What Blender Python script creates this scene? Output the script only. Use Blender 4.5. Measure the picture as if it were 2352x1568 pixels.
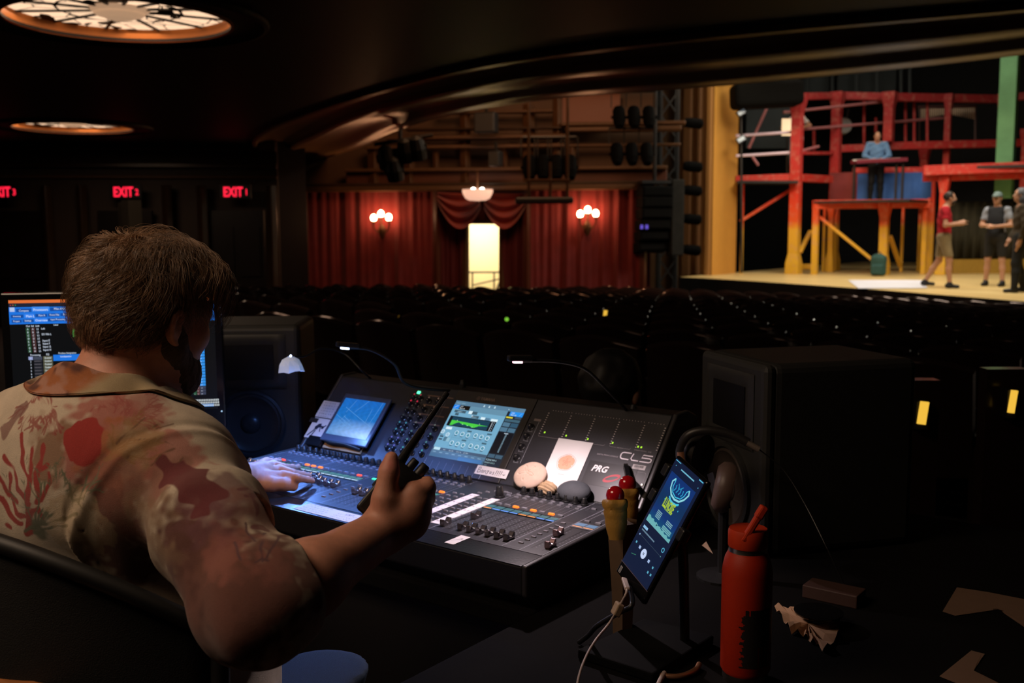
import bpy, bmesh, math, random
import numpy as np
from mathutils import Vector, Matrix, geometry, bvhtree
PI=math.pi
random.seed(4)
for o in list(bpy.data.objects): bpy.data.objects.remove(o)
SC=bpy.context.scene
COL=SC.collection
# ---------------------------------------------------------------- camera
CAM=Vector((2.0693,-1.3785,1.4208)); YAW=math.radians(37.2523); PIT=math.radians(6.2926); ROL=math.radians(-0.2394); FPX=2316.7
FW=Vector((-math.sin(YAW)*math.cos(PIT),math.cos(YAW)*math.cos(PIT),-math.sin(PIT)))
_r=Vector((math.cos(YAW),math.sin(YAW),0)); _u=_r.cross(FW)
RT=_r*math.cos(ROL)+_u*math.sin(ROL); UP=-_r*math.sin(ROL)+_u*math.cos(ROL)
cd=bpy.data.cameras.new('camera'); cam=bpy.data.objects.new('camera',cd); COL.objects.link(cam)
cd.sensor_width=36; cd.lens=FPX/2352*36; cd.clip_start=.05; cd.clip_end=120
M=Matrix((RT,UP,-FW)).transposed().to_4x4(); M.translation=CAM; cam.matrix_world=M
cd.dof.use_dof=True; cd.dof.focus_distance=1.62; cd.dof.aperture_fstop=6.5
SC.camera=cam
# ---------------------------------------------------------------- world, exposure
w=bpy.data.worlds.new('world'); SC.world=w; w.use_nodes=True
w.node_tree.nodes['Background'].inputs[0].default_value=(.010,.005,.003,1); w.node_tree.nodes['Background'].inputs[1].default_value=.03
vs=SC.view_settings; vs.view_transform='Standard'; vs.look='None'; vs.exposure=0; vs.gamma=1; vs.use_curve_mapping=False
# ---------------------------------------------------------------- pixel to place
def ray(px,py): return FW+RT*((px-1176)/FPX)-UP*((py-784)/FPX)
def at(px,py,d): return CAM+ray(px,py)*d
def onz(px,py,z):
    r=ray(px,py); return CAM+r*((z-CAM.z)/r.z)
def onplane(px,py,P,n):
    r=ray(px,py); return CAM+r*((Vector(P)-CAM).dot(n)/r.dot(n))
def lamp(name,kind,loc,energy,color,size=.1,target=None,spot=None,blend=.5,size_y=None,spread=None):
    l=bpy.data.lights.new(name,kind); o=bpy.data.objects.new(name,l); COL.objects.link(o)
    l.energy=energy; l.color=color
    if kind=='AREA':
        l.size=size
        if size_y: l.shape='RECTANGLE'; l.size_y=size_y
        if spread: l.spread=spread
    else: l.shadow_soft_size=size
    if kind=='SPOT': l.spot_size=math.radians(spot); l.spot_blend=blend
    o.location=loc
    if target is not None: o.rotation_euler=(Vector(target)-Vector(loc)).to_track_quat('-Z','Y').to_euler()
    return o
# stage light (the rig above the stage) and the house's own glow
lamp('stage_light','AREA',at(1990,520,21.5)+Vector((0,0,5.2)),450,(1,.88,.68),5,at(2000,640,23))
lamp('stage_light','AREA',at(2260,500,16.5)+Vector((0,0,5.0)),420,(1,.9,.72),3,at(2250,670,18.5))
lamp('stage_light','SPOT',at(1300,100,18)+Vector((0,0,2)),900,(1,.66,.34),.3,at(2050,380,26),40)
lamp('stage_light','SPOT',at(2250,200,20)+Vector((0,0,3)),420,(1,.85,.6),.3,at(1660,470,24),26)
lamp('stage_light','SPOT',at(2100,150,20)+Vector((0,0,3.5)),600,(.75,.8,1),.2,at(2030,652,21.5),12,.15)
# ---------------------------------------------------------------- materials
def lin(c):
    if isinstance(c,str):
        c=[int(c[i:i+2],16)/255 for i in (0,2,4)]
        return tuple((x/12.92 if x<=.04045 else ((x+.055)/1.055)**2.4) for x in c)
    return tuple(c)
MATS={}
def mat(name,color=(.5,.5,.5),rough=.5,metal=0,emit=None,es=0,var=.12,scale=30,bump=0,bscale=None,spec=.5,sss=0,trans=0,coat=0,attr=False,sample=None,sheen=0):
    if name in MATS: return MATS[name]
    m=bpy.data.materials.new(name); m.use_nodes=True; nt=m.node_tree; N=nt.nodes; L=nt.links; b=N['Principled BSDF']
    color=lin(color)
    tc=N.new('ShaderNodeTexCoord'); nz=N.new('ShaderNodeTexNoise'); nz.inputs['Scale'].default_value=scale; nz.inputs['Detail'].default_value=3
    L.new(tc.outputs['Object'],nz.inputs['Vector'])
    mr=N.new('ShaderNodeMapRange'); mr.inputs['To Min'].default_value=1-var; mr.inputs['To Max'].default_value=1+var
    L.new(nz.outputs['Fac'],mr.inputs['Value'])
    mx=N.new('ShaderNodeMix'); mx.data_type='RGBA'; mx.blend_type='MULTIPLY'; mx.inputs['Factor'].default_value=1
    if attr:
        a=N.new('ShaderNodeAttribute'); a.attribute_name='Col'; L.new(a.outputs['Color'],mx.inputs['A'])
    else: mx.inputs['A'].default_value=(*color,1)
    cc=N.new('ShaderNodeCombineColor')
    for i in range(3): L.new(mr.outputs[0],cc.inputs[i])
    L.new(cc.outputs[0],mx.inputs['B']); L.new(mx.outputs['Result'],b.inputs['Base Color'])
    b.inputs['Roughness'].default_value=rough; b.inputs['Metallic'].default_value=metal; b.inputs['Specular IOR Level'].default_value=spec
    if sss: b.inputs['Subsurface Weight'].default_value=sss; b.inputs['Subsurface Radius'].default_value=(.012,.004,.002)
    if trans: b.inputs['Transmission Weight'].default_value=trans
    if coat: b.inputs['Coat Weight'].default_value=coat; b.inputs['Coat Roughness'].default_value=.15
    if sheen: b.inputs['Sheen Weight'].default_value=sheen
    if bump:
        n2=N.new('ShaderNodeTexNoise'); n2.inputs['Scale'].default_value=bscale or scale*3; n2.inputs['Detail'].default_value=4
        L.new(tc.outputs['Object'],n2.inputs['Vector']); bp=N.new('ShaderNodeBump'); bp.inputs['Strength'].default_value=min(1,bump); bp.inputs['Distance'].default_value=.002 if bump<=1 else .01*bump
        L.new(n2.outputs['Fac'],bp.inputs['Height']); L.new(bp.outputs[0],b.inputs['Normal'])
    if es:
        b.inputs['Emission Strength'].default_value=es
        if attr: L.new(mx.outputs['Result'],b.inputs['Emission Color']); b.inputs['Base Color'].default_value=(.01,.01,.01,1); L.remove(b.inputs['Base Color'].links[0])
        else: b.inputs['Emission Color'].default_value=(*lin(emit),1)
    if sample is not None:
        try: m.cycles.emission_sampling=sample
        except Exception: pass
    MATS[name]=m; return m
def tag(o,label=None,cat=None,group=None,kind=None):
    if label: o['label']=label
    if cat: o['category']=cat
    if group: o['group']=group
    if kind: o['kind']=kind
    return o
def thing(name,loc,label,cat,group=None,rz=0):
    o=bpy.data.objects.new(name,None); o.empty_display_size=.05; COL.objects.link(o); o.location=loc; o.rotation_euler=(0,0,rz); return tag(o,label,cat,group)
# ---------------------------------------------------------------- mesh builder
def frame(o,x,y=None,z=None):
    """matrix with origin o and axes x, y (z = x cross y), made orthonormal"""
    x=Vector(x).normalized()
    if y is not None: y=Vector(y); y=(y-x*y.dot(x)).normalized(); z=x.cross(y)
    else: z=Vector(z); z=(z-x*z.dot(x)).normalized(); y=z.cross(x)
    m=Matrix((x,y,z)).transposed().to_4x4(); m.translation=Vector(o); return m
class MB:
    def __init__(s,M=None): s.v=[];s.f=[];s.c=[];s.mi=[];s.col=(1,1,1);s.m=0;s.M=M or Matrix.Identity(4)
    def add(s,vs,fs,col=None,M=None):
        T=s.M@M if M is not None else s.M; n=len(s.v)
        s.v.extend([T@Vector(v) for v in vs]); c=lin(col) if col is not None else s.col
        for f in fs: s.f.append([i+n for i in f]); s.c.append(c); s.mi.append(s.m)
        return s
    def box(s,c,d,col=None,M=None,taper=1):
        x,y,z=[k/2 for k in d]; cx,cy,cz=c; t=taper
        vs=[(cx-x,cy-y,cz-z),(cx+x,cy-y,cz-z),(cx+x,cy+y,cz-z),(cx-x,cy+y,cz-z),(cx-x*t,cy-y*t,cz+z),(cx+x*t,cy-y*t,cz+z),(cx+x*t,cy+y*t,cz+z),(cx-x*t,cy+y*t,cz+z)]
        return s.add(vs,[(3,2,1,0),(4,5,6,7),(0,1,5,4),(1,2,6,5),(2,3,7,6),(3,0,4,7)],col,M)
    def b2(s,a,b,col=None): return s.box([(p+q)/2 for p,q in zip(a,b)],[abs(q-p) for p,q in zip(a,b)],col)
    def quad(s,x0,y0,x1,y1,z=0,col=None): return s.add([(x0,y0,z),(x1,y0,z),(x1,y1,z),(x0,y1,z)],[(0,1,2,3)],col)
    def poly(s,pts,z=0,h=0,col=None):
        n=len(pts)
        if h: vs=[(*p,z) for p in pts]+[(*p,z+h) for p in pts]; fs=[tuple(range(n))[::-1],tuple(range(n,2*n))]+[(i,(i+1)%n,(i+1)%n+n,i+n) for i in range(n)]
        else: vs=[(*p,z) for p in pts]; fs=[tuple(range(n))]
        return s.add(vs,fs,col)
    def bar(s,a,b,w,d=None,up=(0,0,1),col=None):
        a=Vector(a);b=Vector(b);L=(b-a).length
        x=(b-a).normalized(); u=Vector(up)
        if abs(x.dot(u))>.99: u=Vector((1,0,0))
        m=frame((a+b)/2,x,z=u); return s.box((0,0,0),(L,w,d or w),col,m)
    def tube(s,pts,r,n=8,col=None,cap=True,flat=1):
        pts=[Vector(p) for p in pts]; k=len(pts); rs=r if hasattr(r,'__len__') else [r]*k
        vs=[];fs=[]; ref=None
        for i,p in enumerate(pts):
            t=(pts[min(i+1,k-1)]-pts[max(i-1,0)]).normalized()
            if ref is None: ref=Vector((0,0,1)) if abs(t.z)<.9 else Vector((1,0,0))
            a=(ref-t*ref.dot(t)).normalized(); ref=a; b=t.cross(a)
            for j in range(n):
                th=2*PI*j/n; vs.append(p+(a*math.cos(th)*flat+b*math.sin(th))*rs[i])
        for i in range(k-1):
            for j in range(n): fs.append((i*n+j,i*n+(j+1)%n,(i+1)*n+(j+1)%n,(i+1)*n+j))
        if cap: fs.append(tuple(range(n))[::-1]); fs.append(tuple(range((k-1)*n,k*n)))
        return s.add(vs,fs,col)
    def lathe(s,prof,n=20,M=None,col=None,cap=True):
        k=len(prof); vs=[(r*math.cos(2*PI*j/n),r*math.sin(2*PI*j/n),z) for r,z in prof for j in range(n)]
        fs=[(i*n+j,i*n+(j+1)%n,(i+1)*n+(j+1)%n,(i+1)*n+j) for i in range(k-1) for j in range(n)]
        if cap: fs.append(tuple(range(n))[::-1]); fs.append(tuple(range((k-1)*n,k*n)))
        return s.add(vs,fs,col,M)
    def ball(s,c,r,n=12,col=None):
        r=r if hasattr(r,'__len__') else (r,r,r); k=n//2
        vs=[(c[0]+r[0]*math.sin(PI*i/k)*math.cos(2*PI*j/n),c[1]+r[1]*math.sin(PI*i/k)*math.sin(2*PI*j/n),c[2]+r[2]*math.cos(PI*i/k)) for i in range(k+1) for j in range(n)]
        fs=[(i*n+j,(i+1)*n+j,(i+1)*n+(j+1)%n,i*n+(j+1)%n) for i in range(k) for j in range(n)]
        return s.add(vs,fs,col)
    def ring(s,c,r,w,n=24,z=0,a0=0,a1=2*PI,col=None,ry=None):
        vs=[];ry=ry or r
        for j in range(n+1):
            a=a0+(a1-a0)*j/n
            vs+= [(c[0]+(r-w/2)*math.cos(a),c[1]+(ry-w/2)*math.sin(a),z),(c[0]+(r+w/2)*math.cos(a),c[1]+(ry+w/2)*math.sin(a),z)]
        return s.add(vs,[(2*j,2*j+1,2*j+3,2*j+2) for j in range(n)],col)
    def disc(s,c,r,n=16,z=0,col=None): return s.add([(c[0]+r*math.cos(2*PI*j/n),c[1]+r*math.sin(2*PI*j/n),z) for j in range(n)],[tuple(range(n))],col)
    def stroke(s,pts,w,z=0,col=None):
        pts=[Vector((p[0],p[1])) for p in pts]; vs=[]
        for i,p in enumerate(pts):
            t=(pts[min(i+1,len(pts)-1)]-pts[max(i-1,0)]); t=t.normalized() if t.length>1e-9 else Vector((1,0)); n=Vector((-t.y,t.x))*w/2
            vs+=[(p.x-n.x,p.y-n.y,z),(p.x+n.x,p.y+n.y,z)]
        return s.add(vs,[(2*i,2*i+2,2*i+3,2*i+1) for i in range(len(pts)-1)],col)
    def text(s,t,x,y,size,z=0,col=None,sx=1,shear=0,align='LEFT',bold=0):
        cu=bpy.data.curves.new('t','FONT'); cu.body=t; cu.size=1; cu.align_x=align; cu.resolution_u=2; cu.shear=shear; cu.offset=bold
        ob=bpy.data.objects.new('t',cu); me=bpy.data.meshes.new_from_object(ob)
        vs=[(x+v.co.x*size*sx,y+v.co.y*size,z) for v in me.vertices]; fs=[tuple(p.vertices) for p in me.polygons]
        bpy.data.objects.remove(ob); bpy.data.curves.remove(cu); bpy.data.meshes.remove(me)
        return s.add(vs,fs,col)
    def build(s,name,m,parent=None,smooth=False,bevel=0,seg=2,col=False,local=True,sub=0,solid=0):
        """local=True: vertices are in the parent's space"""
        me=bpy.data.meshes.new(name); me.from_pydata([tuple(v) for v in s.v],[],s.f)
        for x in (m if isinstance(m,(list,tuple)) else [m]): me.materials.append(x)
        if isinstance(m,(list,tuple)): me.polygons.foreach_set('material_index',s.mi)
        if col:
            ca=me.color_attributes.new('Col','FLOAT_COLOR','CORNER'); buf=[]
            for p,c in zip(s.f,s.c): buf+=list((*c,1))*len(p)
            ca.data.foreach_set('color',buf)
        if smooth: me.polygons.foreach_set('use_smooth',[True]*len(me.polygons))
        me.update(); o=bpy.data.objects.new(name,me); COL.objects.link(o)
        if parent is not None: o.parent=parent
        if parent is not None and not local:
            inv=parent.matrix_basis.inverted(); me.transform(inv)
        if solid: q=o.modifiers.new('s','SOLIDIFY'); q.thickness=solid; q.offset=-1
        if sub: q=o.modifiers.new('u','SUBSURF'); q.levels=sub; q.render_levels=sub
        if bevel: q=o.modifiers.new('b','BEVEL'); q.width=bevel; q.segments=seg; q.limit_method='ANGLE'
        if smooth and bevel==0 and not sub:
            try: me.set_sharp_from_angle(angle=math.radians(50))
            except Exception: pass
        return o
def dup(root,loc=None,rz=None,label=None,group=None):
    def cp(o,par):
        c=o.copy(); COL.objects.link(c); c.parent=par
        for k in list(o.children): cp(k,c)
        return c
    r=cp(root,root.parent)
    if loc is not None: r.location=loc
    if rz is not None: r.rotation_euler=(0,0,rz)
    if label: r['label']=label
    if group: r['group']=group
    return r
def spline(pts,n=6):
    P=[Vector(p) for p in pts]; out=[]
    for i in range(len(P)-1):
        a=P[max(i-1,0)];b=P[i];c=P[i+1];d=P[min(i+2,len(P)-1)]
        for k in range(n):
            t=k/n; out.append(.5*((2*b)+(c-a)*t+(2*a-5*b+4*c-d)*t*t+(3*b-a-3*c+d)*t**3))
    out.append(P[-1]); return out
# ---------------------------------------------------------------- implicit surfaces for bodies, cloth, stones
def rc(a,b,ra,rb=None,k=.02):
    a=np.array(a,np.float32);b=np.array(b,np.float32);rb=ra if rb is None else rb; ba=b-a; L=max(float(ba@ba),1e-9)
    def f(p):
        t=np.clip(((p-a)@ba)/L,0,1); return np.linalg.norm(p-a-t[:,None]*ba,axis=1)-(ra+(rb-ra)*t)
    return f,k
def el(c,r,R=None,k=.02):
    c=np.array(c,np.float32);r=np.array(r,np.float32); R=None if R is None else np.array(R,np.float32)
    def f(p):
        q=p-c
        if R is not None: q=q@R          # columns of R are the axes
        k0=np.linalg.norm(q/r,axis=1); k1=np.linalg.norm(q/(r*r),axis=1)+1e-9; return k0*(k0-1)/k1
    return f,k
def bx(c,d,R=None,rad=.01,k=.01):
    c=np.array(c,np.float32);d=np.array(d,np.float32)/2-rad; R=None if R is None else np.array(R,np.float32)
    def f(p):
        q=p-c
        if R is not None: q=q@R
        q=np.abs(q)-d; return np.linalg.norm(np.maximum(q,0),axis=1)+np.minimum(q.max(1),0)-rad
    return f,k
def smin(a,b,k):
    h=np.maximum(k-np.abs(a-b),0)/k; return np.minimum(a,b)-h*h*k*.25
def union(prims):
    def f(p):
        d=prims[0][0](p)
        for g,k in prims[1:]: d=smin(d,g(p),k)
        return d
    return f
def isosurf(f,lo,hi,h,B=10,slack=1.6):
    lo=np.array(lo,np.float32); n=np.ceil((np.array(hi)-lo)/h).astype(int); nb=-(-n//B)
    I=np.stack(np.meshgrid(*[np.arange(k) for k in nb],indexing='ij'),-1).reshape(-1,3)
    d=f((lo+(I+.5)*B*h).astype(np.float32)); I=I[np.abs(d)<B*h*.87*slack+.004]
    g=np.stack(np.meshgrid(*[np.arange(B+1)]*3,indexing='ij'),-1).reshape(-1,3)
    N=(nb*B+2).astype(np.int64); key=lambda c:(c[...,0].astype(np.int64)*N[1]+c[...,1])*N[2]+c[...,2]
    CK=[];CV=[];EQ=[]
    corner=np.array([[i,j,k] for i in (0,1) for j in (0,1) for k in (0,1)])
    edges=[(a,b) for a in range(8) for b in range(a+1,8) if np.abs(corner[a]-corner[b]).sum()==1]
    for s0 in range(0,len(I),220):
        J=I[s0:s0+220]; C=(J*B)[:,None,:]+g[None]; D=f((lo+C.reshape(-1,3)*h).astype(np.float32)).reshape(len(J),B+1,B+1,B+1)
        c8=[D[:,i:i+B,j:j+B,k:k+B] for i,j,k in corner]; ins=[x<0 for x in c8]; cnt=sum(x.astype(int) for x in ins)
        act=np.argwhere((cnt>0)&(cnt<8))
        if len(act)==0: continue
        vals=np.stack([x[tuple(act.T)] for x in c8],1); acc=np.zeros((len(act),3));num=np.zeros(len(act))
        for a,b in edges:
            va,vb=vals[:,a],vals[:,b]; m=(va<0)!=(vb<0); t=np.where(m,va/np.where(m,va-vb,1),0)
            acc+=np.where(m[:,None],corner[a]+(corner[b]-corner[a])*t[:,None],0); num+=m
        cell=J[act[:,0]]*B+act[:,1:]; CK.append(key(cell)); CV.append(lo+(cell+acc/num[:,None])*h)
        for ax in range(3):
            e=[0,0,0];e[ax]=1; Dn=D[:,e[0]:B+e[0],e[1]:B+e[1],e[2]:B+e[2]]; D0=D[:,:B,:B,:B]
            q=np.argwhere((D0<0)!=(Dn<0))
            if len(q)==0: continue
            s=D0[tuple(q.T)]<0; c=J[q[:,0]]*B+q[:,1:]; u=np.zeros(3,int);v=np.zeros(3,int);u[(ax+1)%3]=1;v[(ax+2)%3]=1
            Q=np.stack([c-u-v,c-v,c,c-u],1); ok=(Q>=0).all((1,2)); K=key(Q); K=np.where(s[:,None],K,K[:,::-1]); EQ.append(K[ok])
    K=np.concatenate(CK);V=np.concatenate(CV); o=np.argsort(K);K=K[o];V=V[o]; E=np.concatenate(EQ)
    ix=np.searchsorted(K,E); ix=np.clip(ix,0,len(K)-1); ok=(K[ix]==E).all(1); return V,ix[ok]
def meshobj(name,V,F,m,parent=None,local=False,col=None,smooth=True,relax=0):
    V=np.asarray(V,float)
    me=bpy.data.meshes.new(name); me.vertices.add(len(V)); me.vertices.foreach_set('co',V.ravel())
    n=F.shape[1]; me.loops.add(F.size); me.loops.foreach_set('vertex_index',F.ravel().astype(np.int32)); me.polygons.add(len(F))
    me.polygons.foreach_set('loop_start',np.arange(len(F),dtype=np.int32)*n)
    try: me.polygons.foreach_set('loop_total',np.full(len(F),n,np.int32))
    except Exception: pass
    me.update(calc_edges=True); me.validate()
    if smooth: me.polygons.foreach_set('use_smooth',[True]*len(me.polygons))
    for x in (m if isinstance(m,(list,tuple)) else [m]): me.materials.append(x)
    if col is not None:
        ca=me.color_attributes.new('Col','FLOAT_COLOR','POINT'); ca.data.foreach_set('color',np.concatenate([col,np.ones((len(col),1))],1).ravel().astype(np.float32))
    o=bpy.data.objects.new(name,me); COL.objects.link(o)
    if parent is not None:
        o.parent=parent
        if not local: me.transform(parent.matrix_basis.inverted())
    if relax: q=o.modifiers.new('r','SMOOTH'); q.iterations=relax; q.factor=.5
    return o
def blob(name,prims,h,m,parent=None,local=False,pad=.03,clip=None,relax=1,col=None,f=None,lo=None,hi=None):
    f0=f or union(prims); g=f0 if clip is None else (lambda p:np.maximum(f0(p),clip(p)))
    V,F=isosurf(g,lo,hi,h); return meshobj(name,V,F,m,parent,local,col=None if col is None else col(V),relax=relax)
def vnoise(p,s,seed=0):
    """smooth value noise, p Nx3"""
    q=p/s+seed*17.3; i=np.floor(q).astype(np.int64); t=q-i; t=t*t*(3-2*t); r=0
    for a in (0,1):
        for b in (0,1):
            for c in (0,1):
                hsh=(i[:,0]+a)*73856093^(i[:,1]+b)*19349663^(i[:,2]+c)*83492791; hsh=((hsh*2654435761)&0xffffffff)/4294967295.
                r=r+hsh*(t[:,0] if a else 1-t[:,0])*(t[:,1] if b else 1-t[:,1])*(t[:,2] if c else 1-t[:,2])
    return r*2-1
# common materials
BLK=mat('black_paint',(.012,.012,.013),.45); BLKG=mat('gloss_black',(.008,.008,.009),.12); GREY=mat('grey_plastic',(.05,.05,.052),.5)
STEEL=mat('brushed_steel',(.55,.53,.5),.3,1); WHT=mat('white_paper',(.75,.73,.72),.7,var=.04); LED=mat('lit_screen',attr=True,es=1,var=0,rough=.3)
LEDN=mat('lit_marks',attr=True,es=1,var=0,rough=.3,sample='NONE'); INK=mat('printed_marks',attr=True,rough=.5,var=.03)
SKIN=mat('skin',(.50,.26,.17),.5,sss=.15,var=.12,scale=60,bump=.35,bscale=500)
# ================================================================ the house
CZ=2.98
def structure(o): o['kind']='structure'; return o
fc=lambda y: 0 if y<1.2 else -.043*(y-1.2)
dwood=mat('dark_varnished_wood',(.045,.020,.008),.33,var=.35,scale=3,bump=.15,bscale=6,coat=.3)
ceilm=mat('dark_lacquered_ceiling',(.016,.009,.005),.55,var=.4,scale=2,bump=.25,bscale=4,spec=.3)
goldm=mat('bronze_trim',(.11,.045,.014),.5,.1,var=.2,scale=8)
ochre=mat('ochre_plaster',(.62,.30,.055),.6,var=.08,scale=5)
redc=mat('red_velvet',(.17,.007,.007),.8,var=.25,scale=5,sheen=.3)
redp=mat('red_swag_velvet',(.32,.03,.012),.7,var=.2,scale=5,sheen=.3)
carpet=mat('dark_carpet',(.02,.008,.007),.95,var=.4,scale=4)
# floor: flat at the desk, raked down to the stage
mb=MB(); ys=[-8,1.2]+[1.2+i*1.5 for i in range(1,16)]
for a,b in zip(ys,ys[1:]): mb.add([(-22,a,fc(a)),(12,a,fc(a)),(12,b,fc(b)),(-22,b,fc(b))],[(0,1,2,3)])
structure(mb.build('floor',carpet))
# ceiling (underside of the mezzanine) with two round openings in view and an added third
Upx=[(2700,-35),(2352,5),(2100,28),(1800,55),(1500,86),(1200,125),(1000,165),(800,222),(680,262),(610,292),(580,318),(592,342),(640,360),(700,368)]
Lpx=[(2700,70),(2352,118),(2100,148),(1690,188),(1500,203),(1300,218),(1150,238),(1000,268),(900,300),(830,334),(775,352),(750,362),(760,369),(800,371)]
U=[onz(x,y,CZ) for x,y in Upx]; Lc=[onz(x,y,CZ) for x,y in Lpx]
U=spline(U,4); Lc=spline(Lc,4)
DOME=[(onz(275,531-FPX*1.559/7.40,CZ),.79),(onz(168,533-FPX*1.559/14.93,CZ),.84),(Vector((.15,-1.95,CZ)),.80)]  # last dome is unseen, added behind the viewer to light the operator
outer=[Vector((12,-8,CZ)),Vector((-26,-8,CZ)),Vector((-26,14,CZ)),Vector((-16.5,13.3,CZ))]+U[::-1]+[Vector((12,U[0].y,CZ))]
def circ(c,r,n=48,z=None): return [Vector((c.x+r*math.cos(2*PI*i/n),c.y+r*math.sin(2*PI*i/n),c.z if z is None else z)) for i in range(n)]
loops=[outer]+[circ(c,r)[::-1] for c,r in DOME]
tri=geometry.tessellate_polygon(loops); allv=[v for l in loops for v in l]
mb=MB(); mb.add(allv,[tuple(t) for t in tri]); structure(mb.build('ceiling',ceilm))
mb=MB(); prof=[(0,0),(.0,-.05),(.035,-.055),(.05,0),(.07,.03),(.16,.075),(.26,.105),(.36,.10),(.40,.06),(.42,.055),(.43,-.01),(.47,-.03),(.50,-.01),(.56,.02),(.68,.045),(.80,.03),(.84,-.02),(.92,-.035),(.95,-.01),(1,-.03),(1.02,.06),(1.03,.9)]
n=len(U)
for s,z in prof:
    mb.v+= [U[i]+(Lc[i]-U[i])*s+Vector((0,0,z)) for i in range(n)]
for k in range(len(prof)-1):
    for i in range(n-1): mb.f.append([k*n+i,k*n+i+1,(k+1)*n+i+1,(k+1)*n+i]); mb.c.append((1,1,1)); mb.mi.append(0)
soff=mat('bronze_lacquer_soffit',(.34,.19,.08),.34,.15,var=.3,scale=1.2,bump=.2,bscale=3)
structure(mb.build('trim_balcony_edge',soff,smooth=True))
# ceiling domes
def glassmat():
    m=bpy.data.materials.new('leaded_glass'); m.use_nodes=True; nt=m.node_tree;N=nt.nodes;L=nt.links;b=N['Principled BSDF']
    tc=N.new('ShaderNodeTexCoord'); v=N.new('ShaderNodeTexVoronoi'); v.feature='DISTANCE_TO_EDGE'; v.inputs['Scale'].default_value=4.2; L.new(tc.outputs['Object'],v.inputs['Vector'])
    g=N.new('ShaderNodeMath'); g.operation='GREATER_THAN'; g.inputs[1].default_value=.022; L.new(v.outputs['Distance'],g.inputs[0])
    nz=N.new('ShaderNodeTexNoise'); nz.inputs['Scale'].default_value=3.1; nz.inputs['Detail'].default_value=2; L.new(tc.outputs['Object'],nz.inputs['Vector'])
    h=N.new('ShaderNodeMath'); h.operation='LESS_THAN'; h.inputs[1].default_value=.60; L.new(nz.outputs['Fac'],h.inputs[0])
    mu=N.new('ShaderNodeMath'); mu.operation='MULTIPLY'; L.new(g.outputs[0],mu.inputs[0]); L.new(h.outputs[0],mu.inputs[1])
    st=N.new('ShaderNodeMath'); st.operation='MULTIPLY'; st.inputs[1].default_value=1.15; L.new(mu.outputs[0],st.inputs[0])
    b.inputs['Base Color'].default_value=(.02,.012,.008,1); b.inputs['Emission Color'].default_value=(1,.66,.42,1); L.new(st.outputs[0],b.inputs['Emission Strength']); return m
GL=glassmat(); rimm=mat('amber_rim',(.62,.20,.045),.45,var=.1)
for (c,r),e in zip(DOME,(14,20,38)):
    lamp('dome_light','AREA',c+Vector((0,0,.04)),e,(1,.72,.50),r*1.6,c-Vector((0,0,2)))
dlab=['round leaded glass ceiling dome with orange rim at the upper left','small far round leaded glass ceiling dome above the exit signs','unseen ceiling dome added behind the viewer to light the operator']
for (c,r),lb in zip(DOME,dlab):
    t=thing('ceiling_dome',c,lb,'ceiling light','leaded glass domes in the ceiling')
    mb=MB(); mb.lathe([(r*1.36,-.005),(r*1.35,-.035),(r*1.31,-.04),(r*1.28,-.012),(r*1.02,-.012),(r,-.02),(r,.0)],48,cap=False); mb.build('ceiling_ring',ceilm,t,smooth=True)
    mb=MB(); mb.lathe([(r,-.03),(r+.02,-.03),(r+.02,.0),(r,.0),(r*.98,.07)],48,cap=False); mb.build('rim',rimm,t,smooth=True)
    mb=MB(); mb.disc((0,0),r*.985,48,.068); mb.f[-1]=mb.f[-1][::-1]; mb.build('glass_panel',GL,t)
    mb=MB(); mb.lathe([(.001,.0),(.10,.0),(.13,.02),(.17,.025),(.19,.045),(.22,.066)],28,cap=False); mb.build('boss',mat('glowing_boss_brass',(.55,.36,.22),.5,emit=(1,.6,.35),es=.4),t,smooth=True)  # boss is given a glow of its own to lighten the metal
    mb=MB()
    for k in range(12):
        a=2*PI*k/12+.1; mb.bar((.2*math.cos(a),.2*math.sin(a),.062),(r*.97*math.cos(a),r*.97*math.sin(a),.062),.022,.015)
    mb.ring((0,0),r*.55,.02,40,z=.061); mb.build('lead_came',BLK,t)
# ---- exit wall on the far left, frontal
def wallpoly(name,px,d,m,thick=.2,ztop=None,zbot=None,parent=None):
    """vertical wall through pixels (x) at depths d; from zbot to ztop"""
    mb=MB(); P=[at(x,500,dd) for x,dd in zip(px,d)]
    for a,b in zip(P,P[1:]):
        a2=Vector((a.x,a.y,0));b2=Vector((b.x,b.y,0)); t=(b2-a2).normalized(); nn=Vector((-t.y,t.x,0)); 
        if nn.dot(FW)<0: nn=-nn
        q=[a2,b2,b2+nn*thick,a2+nn*thick]
        mb.add([v+Vector((0,0,z)) for z in (zbot,ztop) for v in q],[(0,1,5,4),(1,2,6,5),(2,3,7,6),(3,0,4,7),(4,5,6,7)])
    return mb.build(name,m,parent)
zpx=lambda py,d: CAM.z+(529.5-py)*d/FPX
wm=mat('dark_panelled_wall',(.045,.022,.011),.6,var=.2,scale=2)
structure(wallpoly('wall_left',[-900,640],[17.2,18.7],wm,ztop=3.4,zbot=-1))
def ledge(name,px0,d0,px1,d1,py0,py1,dep,m,prj=0,structure_=True):
    """horizontal moulding from pixel column px0 to px1, heights taken at py0 (top) .. py1 (bottom)"""
    a=at(px0,500,d0);b=at(px1,500,d1); dm=(d0+d1)/2; z1=zpx(py0,dm);z0=zpx(py1,dm); a.z=b.z=(z0+z1)/2
    t=(b-a).normalized(); nn=Vector((t.y,-t.x,0)); 
    if nn.dot(FW)>0: nn=-nn
    c=(a+b)/2+nn*(dep/2+prj); mb=MB(); mb.box((0,0,0),((b-a).length,dep,abs(z1-z0)),M=frame(c,t,z=(0,0,1))); o=mb.build(name,m,bevel=.02)
    return structure(o) if structure_ else o
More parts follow.
